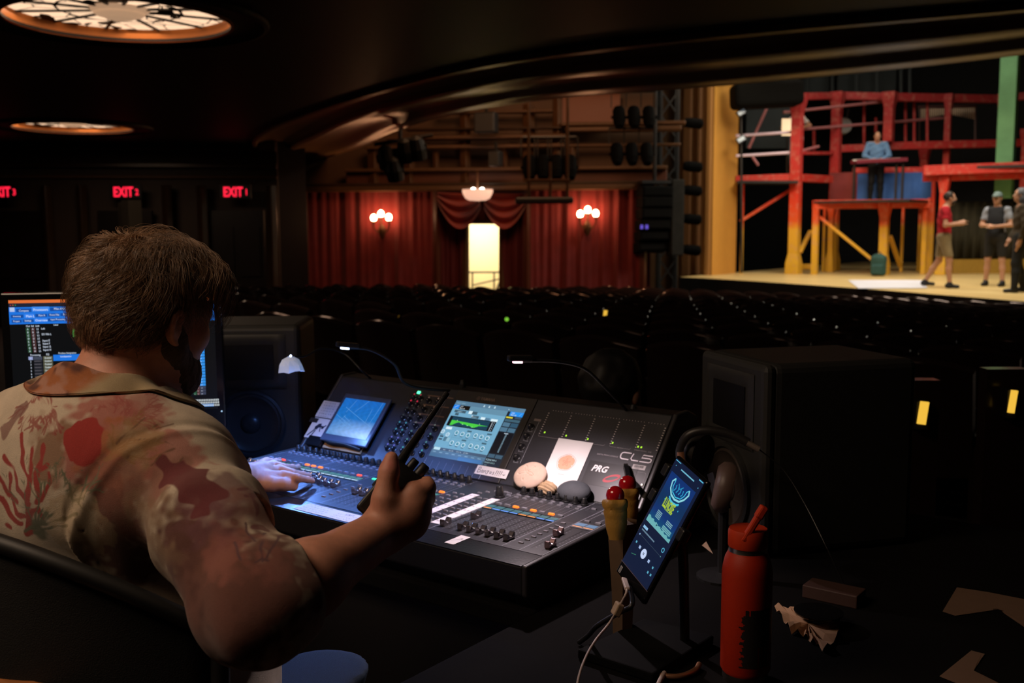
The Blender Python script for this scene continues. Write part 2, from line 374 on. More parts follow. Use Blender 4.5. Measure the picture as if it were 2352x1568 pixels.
ledge('trim_1',-300,17.7,640,18.7,322,345,.25,dwood); ledge('trim_2',-300,17.7,640,18.7,372,384,.12,dwood); ledge('trim_3',-300,17.7,640,18.7,400,408,.06,goldm)
for i,x in enumerate((-60,110,190,385,465,625)):
    p=at(x,500,17.8+x/1000); mb=MB(); mb.box((p.x,p.y,.8),(.14,.14,2.9)); structure(mb.build('trim_%d'%(4+i),dwood,bevel=.02))
for i,x in enumerate((30,288,545)):   # door leaves under the signs
    dd=17.9+x/1000; a=at(x-62,500,dd);b=at(x+62,500,dd); t=(b-a).normalized(); c=(a+b)/2; c.z=.55; mb=MB(frame(c,t,z=(0,0,1)))
    mb.box((0,0,0),((b-a).length,.12,2.5)); 
    for sx in (-1,1):
        for zz in (-.6,.5): mb.box((sx*.24,-.07,zz),(.36,.03,.9))
    structure(mb.build('door_%d'%(i+1),mat('dark_door_wood',(.012,.006,.004),.4,var=.2)))
EX=mat('red_sign_light',(.3,.0,.01),.4,emit=(1,.015,.05),es=1.6,var=0)
for x,nmb,lb in ((6,'3','red lit EXIT sign cut by the left edge of view, marked 3'),(288,'2','red lit EXIT sign marked 2, in the middle of the dark wall'),(540,'1','red lit EXIT sign marked 1, nearest the red curtains')):
    dd=17.6+x/1000; c=at(x,440,dd); t=thing('exit_sign',c,lb,'exit sign','red exit signs on the dark wall'); t.rotation_euler=(0,0,YAW)
    mb=MB(); mb.box((0,.03,0),(.56,.06,.26)); mb.build('sign_housing',BLK,t,bevel=.01)
    mb=MB(Matrix.Rotation(PI/2,4,'X')); mb.text('EXIT',-.215,-.085,.24,.008,sx=.72,bold=.02); mb.text(nmb,.175,-.06,.15,.008,sx=.8,bold=.02); mb.build('lettering',EX,t)
# ---- red curtained side wall with lit doorway
W0,W1=690,1500; D0,D1=21.3,20.6
dW=lambda x: D0+(D1-D0)*(x-W0)/(W1-W0)
structure(wallpoly('wall_red',[640,1058],[dW(640),dW(1058)],mat('red_wall',(.10,.008,.006),.8),ztop=zpx(437,21),zbot=-1.2,thick=.3))
structure(wallpoly('wall_red_right',[1160,1495],[dW(1160),dW(1495)],mat('red_wall'),ztop=zpx(437,21),zbot=-1.2,thick=.3))
structure(wallpoly('wall_over_door',[1058,1160],[dW(1058),dW(1160)],mat('red_wall'),ztop=zpx(437,21),zbot=zpx(512,21),thick=.3))
structure(wallpoly('wall_corner',[628,705],[18.7,19.6],mat('black_brown_wood',(.007,.003,.002),.7,spec=.1),ztop=3.4,zbot=-1.2,thick=.5))
structure(wallpoly('wall_upper_side',[600,1500],[dW(600)+.3,dW(1500)+.3],mat('brown_plaster_wall',(.10,.045,.018),.6,var=.2,scale=1.5),ztop=6.5,zbot=zpx(437,21)))
# corridor behind the doorway
cream=mat('cream_corridor_wall',(.82,.70,.42),.7,var=.04)
a=at(1000,500,23.4);b=at(1220,500,23.2); mb=MB(); 
t=(b-a).normalized(); f_=Vector((-t.y,t.x,0)); f_=f_ if f_.dot(FW)>0 else -f_
mb.add([Vector((p.x,p.y,z)) for z in (-1.2,zpx(495,22)) for p in (a,b)],[(0,1,3,2)])
a1=at(1040,500,21.4);b1=at(1175,500,21.3)
mb.add([Vector((p.x,p.y,z)) for z in (-1.2,2.4) for p in (a,a1)],[(0,1,3,2)]); mb.add([Vector((p.x,p.y,z)) for z in (-1.2,2.4) for p in (b,b1)],[(0,1,3,2)])
structure(mb.build('wall_corridor',cream))
lamp('corridor_light','AREA',at(1085,505,22.2)+Vector((0,0,.25)),66,(1,.90,.72),.9,at(1110,640,23.2))
def rail(parent=None):
    mb=MB(); p=[at(1075,625,22.5),at(1150,625,22.5)]; mb.tube(p,.02)
    for x in (1085,1135): mb.tube([at(x,625,22.5),at(x,700,22.5)],.018)
    mb.tube([at(1085,655,22.5),at(1150,640,22.5)],.015); mb.tube([at(1130,690,22.5),at(1150,642,22.5)],.02); return mb
tag(rail().build('stair_rail',BLK),'dark metal stair railing inside the bright doorway','railing')
mb=MB(); mb.bar(at(1070,512,20.85),at(1070,700,20.85),.10); mb.bar(at(1152,512,20.8),at(1152,700,20.8),.08); mb.bar(at(1066,510,20.85),at(1156,510,20.8),.08); structure(mb.build('trim_doorway',goldm))
# curtains: pleated sheets
def curtain(x0,x1,py0,py1,label,pleats=16,amp=.07,m=None,off=.25,gather=None,seed=1):
    rnd=random.Random(seed); n=pleats*8; mb=MB(); rows=[0,.25,.5,.75,1]; ph=[rnd.uniform(-.6,.6) for _ in range(pleats+2)]
    for v in rows:
        for i in range(n+1):
            u=i/n; uu=u
            if gather is not None: uu=gather[0]+(u-gather[0])*(1-gather[1]*math.sin(PI*min(1,v*1.05))**2)
            x=x0+(x1-x0)*uu; d=dW(x)-off; k=u*pleats; a=amp*(.30*math.cos(2*PI*k+ph[int(k)]*math.sin(PI*(k%1)))+.9*math.sin(.83*k+1+.3*v)*math.sin(1.9*k)+.5*math.sin(3.7*k+2*v))
            p=at(x,500,d-a); p.z=zpx(py0,21)+(zpx(py1,21)-zpx(py0,21))*v; mb.v.append(p)
    for r in range(len(rows)-1):
        for i in range(n): mb.f.append([r*(n+1)+i,r*(n+1)+i+1,(r+1)*(n+1)+i+1,(r+1)*(n+1)+i]); mb.c.append((1,1,1)); mb.mi.append(0)
    return tag(mb.build('curtain',m or redc,smooth=True),label,'curtain','red velvet curtains on the side wall')
curtain(705,1000,440,730,'wide red pleated curtain behind the left wall sconce',17,.03,seed=2)
curtain(1215,1470,440,730,'wide red pleated curtain behind the right wall sconce',15,.04,seed=3)
curtain(1005,1066,500,730,'narrow dark red curtain hanging on the left of the lit doorway',6,.05,mat('dark_red_velvet',(.10,.006,.008),.8),.2,seed=4)
curtain(1153,1208,500,730,'narrow dark red curtain hanging on the right of the lit doorway',6,.05,mat('dark_red_velvet'),.2,seed=5)
# swagged valance over the doorway
t=thing('swag_valance',at(1108,470,20.6),'red swagged valance draped above the lit doorway','curtain')
def swag(sx):
    mb=MB(); nu,nv=28,26
    for j in range(nv+1):
        v=j/nv
        for i in range(nu+1):
            u=i/nu; x=1108+sx*(4+u*100); top=440+0*u; drop=(18+62*math.sin(PI*min(1,u*.95+.04))**.8)*v
            y=top+drop*(1.0)+ (10*v*(1-u)); dpt=20.55-.10*math.sin(v*PI*6.5)-.15*v; mb.v.append(at(x,y,dpt))
    for j in range(nv):
        for i in range(nu): mb.f.append([j*(nu+1)+i,j*(nu+1)+i+1,(j+1)*(nu+1)+i+1,(j+1)*(nu+1)+i]); mb.c.append((1,1,1)); mb.mi.append(0)
    return mb
for s in (-1,1): swag(s).build('swag',redp,t,smooth=True,local=False)
# brown columns / pilasters on the wall
for i,(x,wd) in enumerate(((697,.14),(1003,.12),(1210,.12),(1478,.12))):
    p=at(x,500,dW(x)-.35); mb=MB(); mb.box((p.x,p.y,(zpx(437,21)-1.2)/2),(wd,wd,zpx(437,21)+1.2)); structure(mb.build('trim_%d'%(20+i),mat('red_brown_wood',(.09,.022,.010),.4),bevel=.02))
# horizontal mouldings above the curtains
k=30
for (x0,x1,y0,y1,dep,m) in ((690,1500,430,441,.55,goldm),(690,1560,422,430,.40,dwood),(800,1530,388,396,.30,goldm),(800,1530,396,424,.12,mat('brown_red_panel',(.10,.026,.010),.5,var=.2,scale=3)),(850,1300,338,346,.35,goldm),(900,1300,318,326,.45,goldm),(940,1290,300,305,.30,dwood),(1300,1560,300,310,.4,goldm),(1290,1570,288,296,.3,goldm),(1300,1560,336,342,.2,goldm),(1010,1270,262,268,.3,goldm),(860,1600,205,212,.3,goldm)):
    ledge('trim_%d'%k,x0,dW(x0),x1,dW(x1),y0,y1,dep,m); k+=1
for x,y0,y1,wd in ((862,345,430,.2),(943,340,430,.16),(1070,255,430,.16),(1215,250,430,.18),(1280,200,430,.14),(1312,345,430,.14),(1160,340,395,.1),(1003,350,392,.1)):
    p=at(x,500,dW(x)-.1); z0,z1=zpx(y1,21),zpx(y0,21); mb=MB(); mb.box((p.x,p.y,(z0+z1)/2),(wd,wd,z1-z0)); structure(mb.build('trim_%d'%k,goldm,bevel=.015)); k+=1
pl=mat('pinkish_plaster_panel',(.25,.10,.06),.7,var=.08)
mb=MB(); a=at(1281,290,20.6);b=at(1424,290,20.5); mb.add([Vector((p.x,p.y,z)) for z in (zpx(290,20.6),zpx(222,20.6)) for p in (a,b)],[(0,1,3,2)]); structure(mb.build('wall_panel',pl))
lamp('added_wall_light','AREA',at(1180,60,14.5)+Vector((0,0,1.2)),120,(1,.50,.24),2.2,at(1200,330,21))  # unseen lamp added to brighten the upper side wall
# wall sconces
bulbm=mat('glowing_bulb',(1,.9,.8),.4,emit=(1,.50,.24),es=36,var=0)
for x,y,lb in ((875,498,'three bulb wall sconce on the red wall, left of the lit doorway'),(1350,489,'three bulb wall sconce on the red wall, right of the lit doorway')):
    p=at(x,y,dW(x)-.52); t=thing('wall_sconce',p,lb,'wall lamp','lit sconces on the red curtains'); 
    t.rotation_euler=(0,0,YAW)
    for dx,dz in ((-.15,-.02),(0,.06),(.16,-.01)):
        q=MB(); q.ball((dx,0,dz),(.062,.062,.075),14); q.build('bulb',bulbm,t,smooth=True)
        q=MB(); q.tube(spline([(0,.12,-.28),(dx*.6,.05,-.30),(dx,0,-.2),(dx,0,dz-.06)],4),.016); q.lathe([(.02,-.05),(.05,-.02),(.04,0)],10,Matrix.Translation((dx,0,dz-.06))); q.build('arm',goldm,t,smooth=True)
    q=MB(); q.lathe([(.02,-.45),(.06,-.38),(.09,-.28),(.06,-.2),(.02,-.15)],12,Matrix.Translation((0,.12,0))); q.build('back_plate',goldm,t,smooth=True)
# half bowl chandelier over the doorway
p=at(1097,447,19.7); t=thing('bowl_chandelier',p,'half round crystal bowl lamp hanging above the lit doorway','lamp'); t.rotation_euler=(0,0,YAW)
q=MB(); q.lathe([(.30,.10),(.30,.06),(.28,.0),(.24,-.07),(.17,-.11),(.02,-.12)],24,cap=False); q.build('glass_bowl',mat('crystal_glow',(.8,.6,.5),.3,emit=(1,.55,.38),es=.9,var=.5,scale=60),t,smooth=True)
for dx in (-.08,.09):
    q=MB(); q.ball((dx,-.1,.08),.055,12); q.build('bulb',mat('chandelier_bulb',(1,1,1),.4,emit=(1,.85,.7),es=14,var=0),t,smooth=True)
q=MB(); q.ring((0,0),.31,.03,30,.105); q.tube([(0,0,.1),(0,0,.5)],.012); q.build('hanger',goldm,t)
# ---- black theatre gear hung at the side of the house
def fixture(name,px,py,d,s,label,n=3,group=None,cat='stage light',rz=None):
    t=thing(name,at(px,py,d),label,cat,group); t.rotation_euler=(0,0,YAW); rnd=random.Random(px)
    q=MB(); q.tube([(-s*.6,0,s*.55),(s*.6,0,s*.55)],.025); q.build('hanging_pipe',BLK,t)
    for i in range(n):
        x=(-.5+(i+.5)/n)*s*1.2; q=MB(frame((x,0,.1*s),(1,0,0),z=(rnd.uniform(-.3,.3),-.5,-.85))); q.lathe([(.10,.0),(.12,.05),(.12,.3),(.08,.42),(.02,.45)],12); q.box((0,0,.2),(.30,.03,.05)); q.build('lamp_head',mat('dark_metal_gear',(.002,.002,.002),.8,spec=.05),t,smooth=False)
        q=MB(); q.bar((x-.14,0,.12*s),(x-.14,0,s*.55),.02); q.bar((x+.14,0,.12*s),(x+.14,0,s*.55),.02); q.build('yoke',BLK,t)
    return t
fixture('stage_light_cluster',1262,372,17,.75,'cluster of black stage lights hanging in front of the brown wall',4,'black stage lights over the side boxes')
fixture('stage_light_cluster',1455,258,19,.7,'cluster of black stage lights high beside the proscenium, upper of two',3,'black stage lights over the side boxes')
fixture('stage_light_cluster',1450,342,19,.7,'cluster of black stage lights beside the proscenium, lower of two',3,'black stage lights over the side boxes')
# truss rack with a long bar of lights
t=thing('lighting_bar',at(1250,460,16.5),'long black lighting bar hanging low in front of the red wall','stage light'); t.rotation_euler=(0,0,YAW)
q=MB(); q.box((0,0,0),(.95,.16,.11)); q.build('bar',BLK,t,bevel=.03)
for dx in (-.25,.10,.38):
    q=MB(); q.tube([(dx,0,.05),(dx,0,.62 if dx==.10 else 2.6)],.025,6); q.build('drop_pipe',dwood,t)
q=MB(); q.tube([(-.3,0,.32),(.42,0,.32)],.03,6); q.build('cross_pipe',dwood,t)
# ceiling speakers
for x,y,wx,hz,lb in ((1117,282,.42,.40,'black boxy speaker hung high in front of the upper wall'),(1139,365,.22,.30,'small black speaker on the brown wall above the doorway')):
    t=thing('hanging_speaker',at(x,y,19.5),lb,'speaker'); t.rotation_euler=(0,0,YAW-.3)
    q=MB(); q.box((0,0,0),(wx,.3,hz)); q.build('cabinet',BLK,t,bevel=.03); q=MB(); q.box((0,-.155,0),(wx*.85,.02,hz*.85)); q.build('grille',GREY,t); q=MB(); q.box((0,0,hz/2+.08),(.05,.05,.2)); q.build('bracket',BLK,t)
q=thing('spotlight_cluster',at(905,362,15.5),'dark bulk of hanging stage lights under the balcony edge','stage light'); q.rotation_euler=(0,0,YAW)
for i,(dx,dz,sx) in enumerate(((-.12,.0,.30),(.18,.1,.42),(.36,.14,.3),(.0,-.18,.3))):
    m_=MB(frame((dx,0,dz),(1,0,.12),z=(0,-.4,1))); m_.lathe([(.05,-.2),(.13,-.17),(.14,.0),(.10,.16),(.03,.2)],12); m_.box((0,0,0),(sx,.06,.12)); m_.build('lamp_head',BLK,q)
m_=MB(); m_.tube([(-.3,0,.2),(.6,0,.34)],.03); m_.tube([(.1,0,.25),(.1,0,1.8)],.03); m_.build('hanging_pipe',BLK,q)
# line array tower left of the proscenium
t=thing('line_array',at(1503,430,20),'tall black line array speaker tower beside the golden proscenium','speaker'); t.rotation_euler=(0,0,YAW+.2)
for i in range(6):
    q=MB(Matrix.Translation((.0,.02*i*i*.4,-.08-.22*i))@Matrix.Rotation(-.03*i,4,'X')); q.box((0,0,0),(.62,.4,.2)); q.box((0,-.205,0),(.56,.02,.16)); q.build('speaker_cabinet',mat('array_black',(.003,.003,.003),.8,spec=.1),t,bevel=.01)
q=MB(); q.box((.45,.0,-.6),(.26,.3,1.5)); q.build('side_column',mat('dusty_black',(.018,.018,.016),.8,spec=.2,var=.5,scale=8),t,bevel=.02)
q=MB(); q.box((0,0,.1),(.6,.3,.06)); q.tube([(0,0,.1),(0,0,2.0)],.04); q.build('rigging_frame',BLK,t)
t=thing('truss_tower',at(1535,300,21.3),'black truss tower with cable loops left of the golden proscenium','truss'); t.rotation_euler=(0,0,YAW)
q=MB()
for sx in (-.18,.18):
    for sy in (-.15,.15): q.tube([(sx,sy,-4.3),(sx,sy,1.9)],.04,6)
q.build('upright',BLK,t)
q=MB()
for i in range(12):
    z=-4.2+i*.5; q.bar((-.18,-.15,z),(.18,-.15,z+.5),.03); q.bar((.18,-.15,z),(.18,-.15,z+.001) if 0 else (-.18,-.15,z+.5),.03)
q.build('lattice',BLK,t)
for i,z in enumerate((.15,-.75,-1.25,-1.85,-2.5)):
    q=MB(frame((.42,-.1,z),(0,1,0),z=(1,-.2,-.1))); q.lathe([(.09,-.1),(.11,0),(.11,.25),(.05,.3)],12); q.build('side_lamp',mat('dark_metal_gear'),t)
mb=MB(); mb.box((0,0,0),(.05,.02,.08),col=(.12,.08,.9)); mb.box((.1,0,0),(.05,.02,.08),col=(.12,.08,.9)); mb.M=Matrix.Identity(4)
o=mb.build('indicator_lights',mat('violet_leds',(.1,.1,.5),.4,emit=(.16,.10,.8),es=.6,sample='NONE')); o.location=at(1474,521,19.75); o.rotation_euler=(0,0,YAW); tag(o,'two small violet indicator lights on the black speaker tower','light')
# ---- proscenium
SZ=.33
X0=Vector(onz(1634,632,SZ))
xw=X0.x; y0=X0.y; y1=y0+ (Vector(onplane(1692,500,(xw,0,0),Vector((1,0,0)))).y-y0)
pz=7.0
mb=MB(); mb.add([(xw,y0,-1),(xw,y1,-1),(xw,y1,pz),(xw,y0,pz),(xw-.5,y1,-1),(xw-.5,y1,pz)],[(0,1,2,3),(1,4,5,2)]); structure(mb.build('wall_proscenium_reveal',ochre))
def pier(x0,x1,yy,dep,m,name): 
    mb=MB(); mb.b2((x0,yy-dep,-1.2),(x1,yy+.3,pz)); return structure(mb.build(name,m,bevel=.03))
och2=mat('dim_gold_plaster',(.33,.15,.04),.5,var=.1)
xs=[Vector(onplane(x,500,(0,y0,0),Vector((0,1,0)))).x for x in (1634,1622,1612,1602,1590,1570,1545)]
for i,(dp,mm) in enumerate(((.10,och2),(.02,och2),(.14,goldm),(.03,och2),(.12,goldm),(.0,och2))): pier(xs[i+1],xs[i],y0,dp,mm,'trim_%d'%(60+i))
mb=MB(); mb.b2((xs[6]-6,y0+.2,-1.2),(xs[6],y0+.5,pz)); structure(mb.build('wall_front',mat('brown_plaster_wall')))
zt=zpx(182,24.5)+.1
mb=MB(); mb.b2((xw-1,y0-.1,zt),(9,y0+.6,7.5)); structure(mb.build('wall_proscenium_header',dwood))
# ================================================================ the stage
edge=[onz(x,y,SZ) for x,y in ((1560,636),(1640,640),(1800,650),(2000,664),(2200,680),(2352,692),(2600,712))]
edge=spline(edge,3)
def stfloor():
    m=bpy.data.materials.new('stage_boards'); m.use_nodes=True; nt=m.node_tree;N=nt.nodes;L=nt.links;b=N['Principled BSDF']
    tc=N.new('ShaderNodeTexCoord'); mp=N.new('ShaderNodeMapping'); mp.inputs['Scale'].default_value=(.6,6,1); L.new(tc.outputs['Object'],mp.inputs[0])
    nz=N.new('ShaderNodeTexNoise'); nz.inputs['Scale'].default_value=1.5; L.new(mp.outputs[0],nz.inputs['Vector'])
    cr=N.new('ShaderNodeValToRGB'); cr.color_ramp.elements[0].color=(.68,.46,.17,1); cr.color_ramp.elements[1].color=(.85,.66,.32,1); cr.color_ramp.elements[0].position=.35; cr.color_ramp.elements[1].position=.65
    L.new(nz.outputs['Fac'],cr.inputs[0]); L.new(cr.outputs[0],b.inputs['Base Color']); b.inputs['Roughness'].default_value=.38; return m
mb=MB(); top=[Vector((p.x,p.y,SZ)) for p in edge]; back=[Vector((p.x,33,SZ)) for p in edge]; n=len(top)
mb.add(top+back,[(i,i+1,n+i+1,n+i) for i in range(n-1)]); structure(mb.build('floor_stage',stfloor()))
mb=MB(); lo=[Vector((p.x,p.y,SZ-.03)) for p in edge]; mb.add(top+lo,[(i,n+i,n+i+1,i+1) for i in range(n-1)]); lo2=[Vector((p.x,p.y,-1.2)) for p in edge]; mb.add(lo+lo2,[(i,n+i,n+i+1,i+1) for i in range(n-1)])
structure(mb.build('wall_stage_front',mat('matt_black',(.006,.005,.005),.8)))
mb=MB(); mb.b2((-16,32.5,-1),(9,32.8,9)); mb.b2((-16,22.6,-1),(-15.8,32.6,9)); structure(mb.build('wall_stage_back',mat('blackout_cloth',(.012,.014,.018),.85)))
# set paint: red above, yellow below (a painted fade)
def setpaint():
    m=bpy.data.materials.new('red_to_yellow_paint'); m.use_nodes=True; nt=m.node_tree;N=nt.nodes;L=nt.links;b=N['Principled BSDF']
    g=N.new('ShaderNodeNewGeometry'); sx=N.new('ShaderNodeSeparateXYZ'); L.new(g.outputs['Position'],sx.inputs[0])
    nz=N.new('ShaderNodeTexNoise'); nz.inputs['Scale'].default_value=3; nz.inputs['Detail'].default_value=5
    tc=N.new('ShaderNodeTexCoord'); L.new(tc.outputs['Object'],nz.inputs['Vector'])
    ad=N.new('ShaderNodeMath'); ad.operation='MULTIPLY_ADD'; ad.inputs[1].default_value=.35; L.new(nz.outputs['Fac'],ad.inputs[0]); L.new(sx.outputs['Z'],ad.inputs[2])
    mr=N.new('ShaderNodeMapRange'); mr.inputs['From Min'].default_value=-.5; mr.inputs['From Max'].default_value=4.7; L.new(ad.outputs[0],mr.inputs['Value'])
    cr=N.new('ShaderNodeValToRGB'); e=cr.color_ramp.elements; e[0].position=.0; e[0].color=(.78,.50,.03,1); e[1].position=1; e[1].color=(.42,.03,.035,1)
    for p,c in ((.40,(.74,.40,.03)),(.435,(.70,.09,.012)),(.55,(.68,.035,.012)),(.75,(.55,.03,.03))):
        q=e.new(p); q.color=(*c,1)
    L.new(mr.outputs[0],cr.inputs[0])
    n2=N.new('ShaderNodeTexNoise'); n2.inputs['Scale'].default_value=9; n2.inputs['Detail'].default_value=5; L.new(tc.outputs['Object'],n2.inputs['Vector'])
    mx=N.new('ShaderNodeMix'); mx.data_type='RGBA'; mx.inputs['B'].default_value=(.6,.3,.22,1); r2=N.new('ShaderNodeMapRange'); r2.inputs['From Min'].default_value=.5; r2.inputs['From Max'].default_value=.75; r2.inputs['To Max'].default_value=.45
    L.new(n2.outputs['Fac'],r2.inputs['Value']); L.new(r2.outputs[0],mx.inputs['Factor']); L.new(cr.outputs[0],mx.inputs['A']); L.new(mx.outputs['Result'],b.inputs['Base Color']); b.inputs['Roughness'].default_value=.6; return m
SP=setpaint(); green=mat('green_painted_steel',(.15,.40,.19),.6,var=.3,scale=3)
DS=25.2
def post(px,d,y0,wpx,parent,y1=None,name='post',m=None,flare=True):
    """upright standing on the stage (or ending at y1) from top pixel y0"""
    zt=CAM.z+(529-y0-(px-1176)*.0042)*d/FPX; zb=SZ if y1 is None else CAM.z+(527-y1)*d/FPX; p=at(px,500,d); w=wpx*d/FPX
    mb=MB(); mb.b2((p.x-w/2,p.y-w/2,zb),(p.x+w/2,p.y+w/2,zt))
    if flare:
        mb.lathe([(w*.71,zt-.40),(w*1.05,zt-.12),(w*1.05,zt)],4,Matrix.Translation((p.x,p.y,0))@Matrix.Rotation(PI/4,4,'Z'))
        if y1 is None: mb.lathe([(w*1.02,zb),(w*.98,zb+.25),(w*.71,zb+.5)],4,Matrix.Translation((p.x,p.y,0))@Matrix.Rotation(PI/4,4,'Z'))
    return mb.build(name,m or SP,parent,local=False,bevel=.01)
def beam(a,b,d,h,parent,d2=None,name='beam',m=None,dep=.22):
    P=at(*a,d);Q=at(*b,d2 or d); mb=MB(); mb.bar(P,Q,dep,h*d/FPX); return mb.build(name,m or SP,parent,local=False,bevel=.01)
t=thing('scaffold_set',Vector(onz(1826,627,SZ)),'tall red and yellow painted steel scaffold set at the back of the stage','stage set')
post(1826,24.6,228,22,t); post(1915,26.5,218,20,t); post(2034,26.5,218,20,t,330); post(2168,27.2,222,13,t,400); post(2118,27.5,335,16,t,400); post(2288,27.2,222,12,t,400); post(2348,27,300,16,t,None)
post(1705,24.9,420,6,t,None,flare=False); post(2134,24.6,455,7,t,None,flare=False); post(2166,23.8,405,16,t,None); post(2142,24.5,400,8,t,None,flare=False)
for a,b,d,d2,h in (((1826,222),(1920,220),24.6,26.5,16),((1915,220),(2040,223),26.5,26.5,17),((2034,223),(2300,228),26.5,27.4,18),((2300,228),(2420,212),27.4,26.8,16),((1915,342),(2040,338),26.5,26.6,16),((2034,336),(2420,326),26.6,27,17),((1690,413),(1826,408),24.9,24.6,18),((1826,408),(1905,412),24.6,26,17),((1826,352),(1915,352),24.6,26.5,7),((2120,392),(2440,380),23.6,22.8,22),((2120,410),(2440,400),23.9,23.1,14),((1960,392),(2134,390),25.6,25.4,12),((2200,470),(2300,470),27,27,5)): beam(a,b,d,h,t,d2)
for a,b,d,d2 in (((1690,312),(1824,303),24.3,24.5),((1690,358),(1824,350),24.3,24.5),((1800,258),(2025,234),24.8,26.6),((1800,300),(2180,270),25.5,27.4),((1720,340),(1765,240),24.9,24.9),((1828,350),(1880,336),25,25.5),((1728,360),(1742,380),25,25)): 
    mb=MB(); mb.tube([at(*a,d),at(*b,d2)],.035,8); mb.build('guard_rail',mat('lilac_lit_pipe',(.75,.58,.72),.35,.1) if a[0]==1690 else mat('pink_lit_pipe',(.55,.22,.24),.4,.2),t,local=False)  # lilac and pink stage light is put into the pipe colours
beam((1700,508),(1815,436),24.9,7,t,24.8,'brace',dep=.1); beam((1837,580),(1862,530),24.7,6,t,25,'brace',dep=.1); beam((1828,612),(1868,612),25,12,t,25,'beam'); 
for x,y0,y1 in ((1870,300,345),(1985,330,230),(2080,232,340),(2012,270,340),(2100,232,330),(2130,232,330)):
    mb=MB(); mb.bar(at(x,y0,27),at(x,y1,27),.06); mb.build('brace',SP,t,local=False)
mb=MB(); mb.bar(at(1690,420,24.9),at(1826,420,24.7),1.2,.06); mb.bar(at(2130,392,24.5),at(2440,384,23.4),2.0,.06); mb.build('deck',BLK,t,local=False)
# low platform with legs
t=thing('platform',Vector(onz(1875,627,SZ)),'low red topped platform with yellow legs standing centre left on the stage','stage set')
post(1874,24.2,462,13,t,flare=False,name='leg'); post(1910,25.6,464,12,t,name='leg'); post(2032,24.0,462,18,t,name='leg'); post(2125,24.2,462,11,t,flare=False,name='leg'); post(1894,25.7,470,6,t,flare=False,name='leg'); post(2074,25.4,470,6,t,flare=False,name='leg'); post(2114,25.7,470,7,t,flare=False,name='leg')
beam((1868,470),(2133,467),24.2,20,t,24.1,'platform_edge'); beam((1882,498),(2005,598),24.3,7,t,24.2,'brace',dep=.1); beam((2044,542),(2068,612),24.1,6,t,25,'brace',dep=.1)
P=[at(1868,462,24.1),at(2133,460,24.0)]; z=P[0].z; mb=MB(); mb.add([(P[0].x,P[0].y,z),(P[1].x,P[0].y,z),(P[1].x,P[0].y+1.8,z),(P[0].x,P[0].y+1.8,z)],[(0,1,2,3)]); mb.build('deck',BLK,t,local=False,solid=.05)
PLZ=z
o=MB(); P=at(1968,455,25.6);Q=at(2138,455,25.0); zb=PLZ; ztp=CAM.z+(524-397)*25.3/FPX; o.add([Vector((p.x,p.y,zz)) for zz in (zb,ztp) for p in (P,Q,Q+Vector((0,.9,0)),P+Vector((0,.9,0)))],[(0,1,5,4),(1,2,6,5),(2,3,7,6),(3,0,4,7),(4,5,6,7)])
tag(o.build('blue_riser',mat('blue_painted_panel',(.02,.10,.38),.6,var=.5,scale=3)),'blue painted box panel behind the keyboard player','stage set')
o=MB(); P=at(1905,455,26.3);Q=at(1975,455,26.0); o.add([Vector((p.x,p.y,zz)) for zz in (PLZ,CAM.z+(524-395)*26/FPX) for p in (P,Q)],[(0,1,3,2)]); 
tag(o.build('stage_flat',mat('dull_red_flat',(.25,.03,.03),.7,var=.4,scale=4)),'dull red flat standing beside the blue panel','stage set')
# green pole
p=at(2303,500,24.4); mb=MB(); mb.b2((p.x-.19,p.y-.15,CAM.z+(523-455)*24.4/FPX),(p.x+.19,p.y+.15,6.5)); tag(mb.build('green_pole',green,bevel=.01),'tall square green painted pole behind the three people on stage','pole')
# keyboard and stand
kp=at(2018,372,24.6)
t=thing('keyboard_stand',kp+Vector((0,0,-.05)),'dark red framed keyboard stand in front of the player in blue','keyboard')
mb=MB(); a=at(1960,372,24.5);b=at(2078,367,24.6); mb.bar(a,b,.35,.09); mb.build('keyboard',mat('maroon_case',(.22,.03,.05),.4),t,local=False,bevel=.01)
mb=MB(); mb.bar(a+Vector((.05,-.18,.03)),b+Vector((-.05,-.18,.03)),.02,.03); mb.build('key_row',WHT,t,local=False)
for x,y in ((1963,372),(2075,368),(2060,368)):
    p=at(x,y,24.6); mb=MB(); mb.bar(p,(p.x,p.y,PLZ),.05); mb.build('leg',BLK,t,local=False)
# upper level musicians' gear
t=thing('chime_rack',at(2175,262,27.8),'row of pale upright chimes on the upper scaffold level','instrument')
for i in range(26):
    mb=MB(); x=2112+i*5; mb.tube([at(x,247,27.8),at(x,262+abs(13-i)*.9,27.8)],.018,6); mb.build('chime',mat('pale_brass',(.6,.45,.33),.35,.6),t,local=False)
mb=MB(); mb.bar(at(2108,246,27.8),at(2242,244,27.8),.08); mb.bar(at(2112,246,27.8),at(2112,330,27.8),.04); mb.bar(at(2240,246,27.8),at(2240,326,27.8),.04); mb.build('rack_frame',mat('dark_rack',(.08,.03,.03),.5),t,local=False)
t=thing('music_stand',at(1814,300,25.3),'brightly lit sheet music on a stand, upper left of the scaffold','music stand')
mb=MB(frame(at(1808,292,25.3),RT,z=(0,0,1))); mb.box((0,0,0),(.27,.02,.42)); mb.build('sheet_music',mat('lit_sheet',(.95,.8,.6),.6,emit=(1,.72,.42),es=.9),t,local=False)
mb=MB(); mb.bar(at(1808,315,25.3),at(1808,398,25.3),.03); mb.build('pole',BLK,t,local=False)
t=thing('bass_drum',at(1939,290,27.3),'pale round drum skin seen through the scaffold','drum')
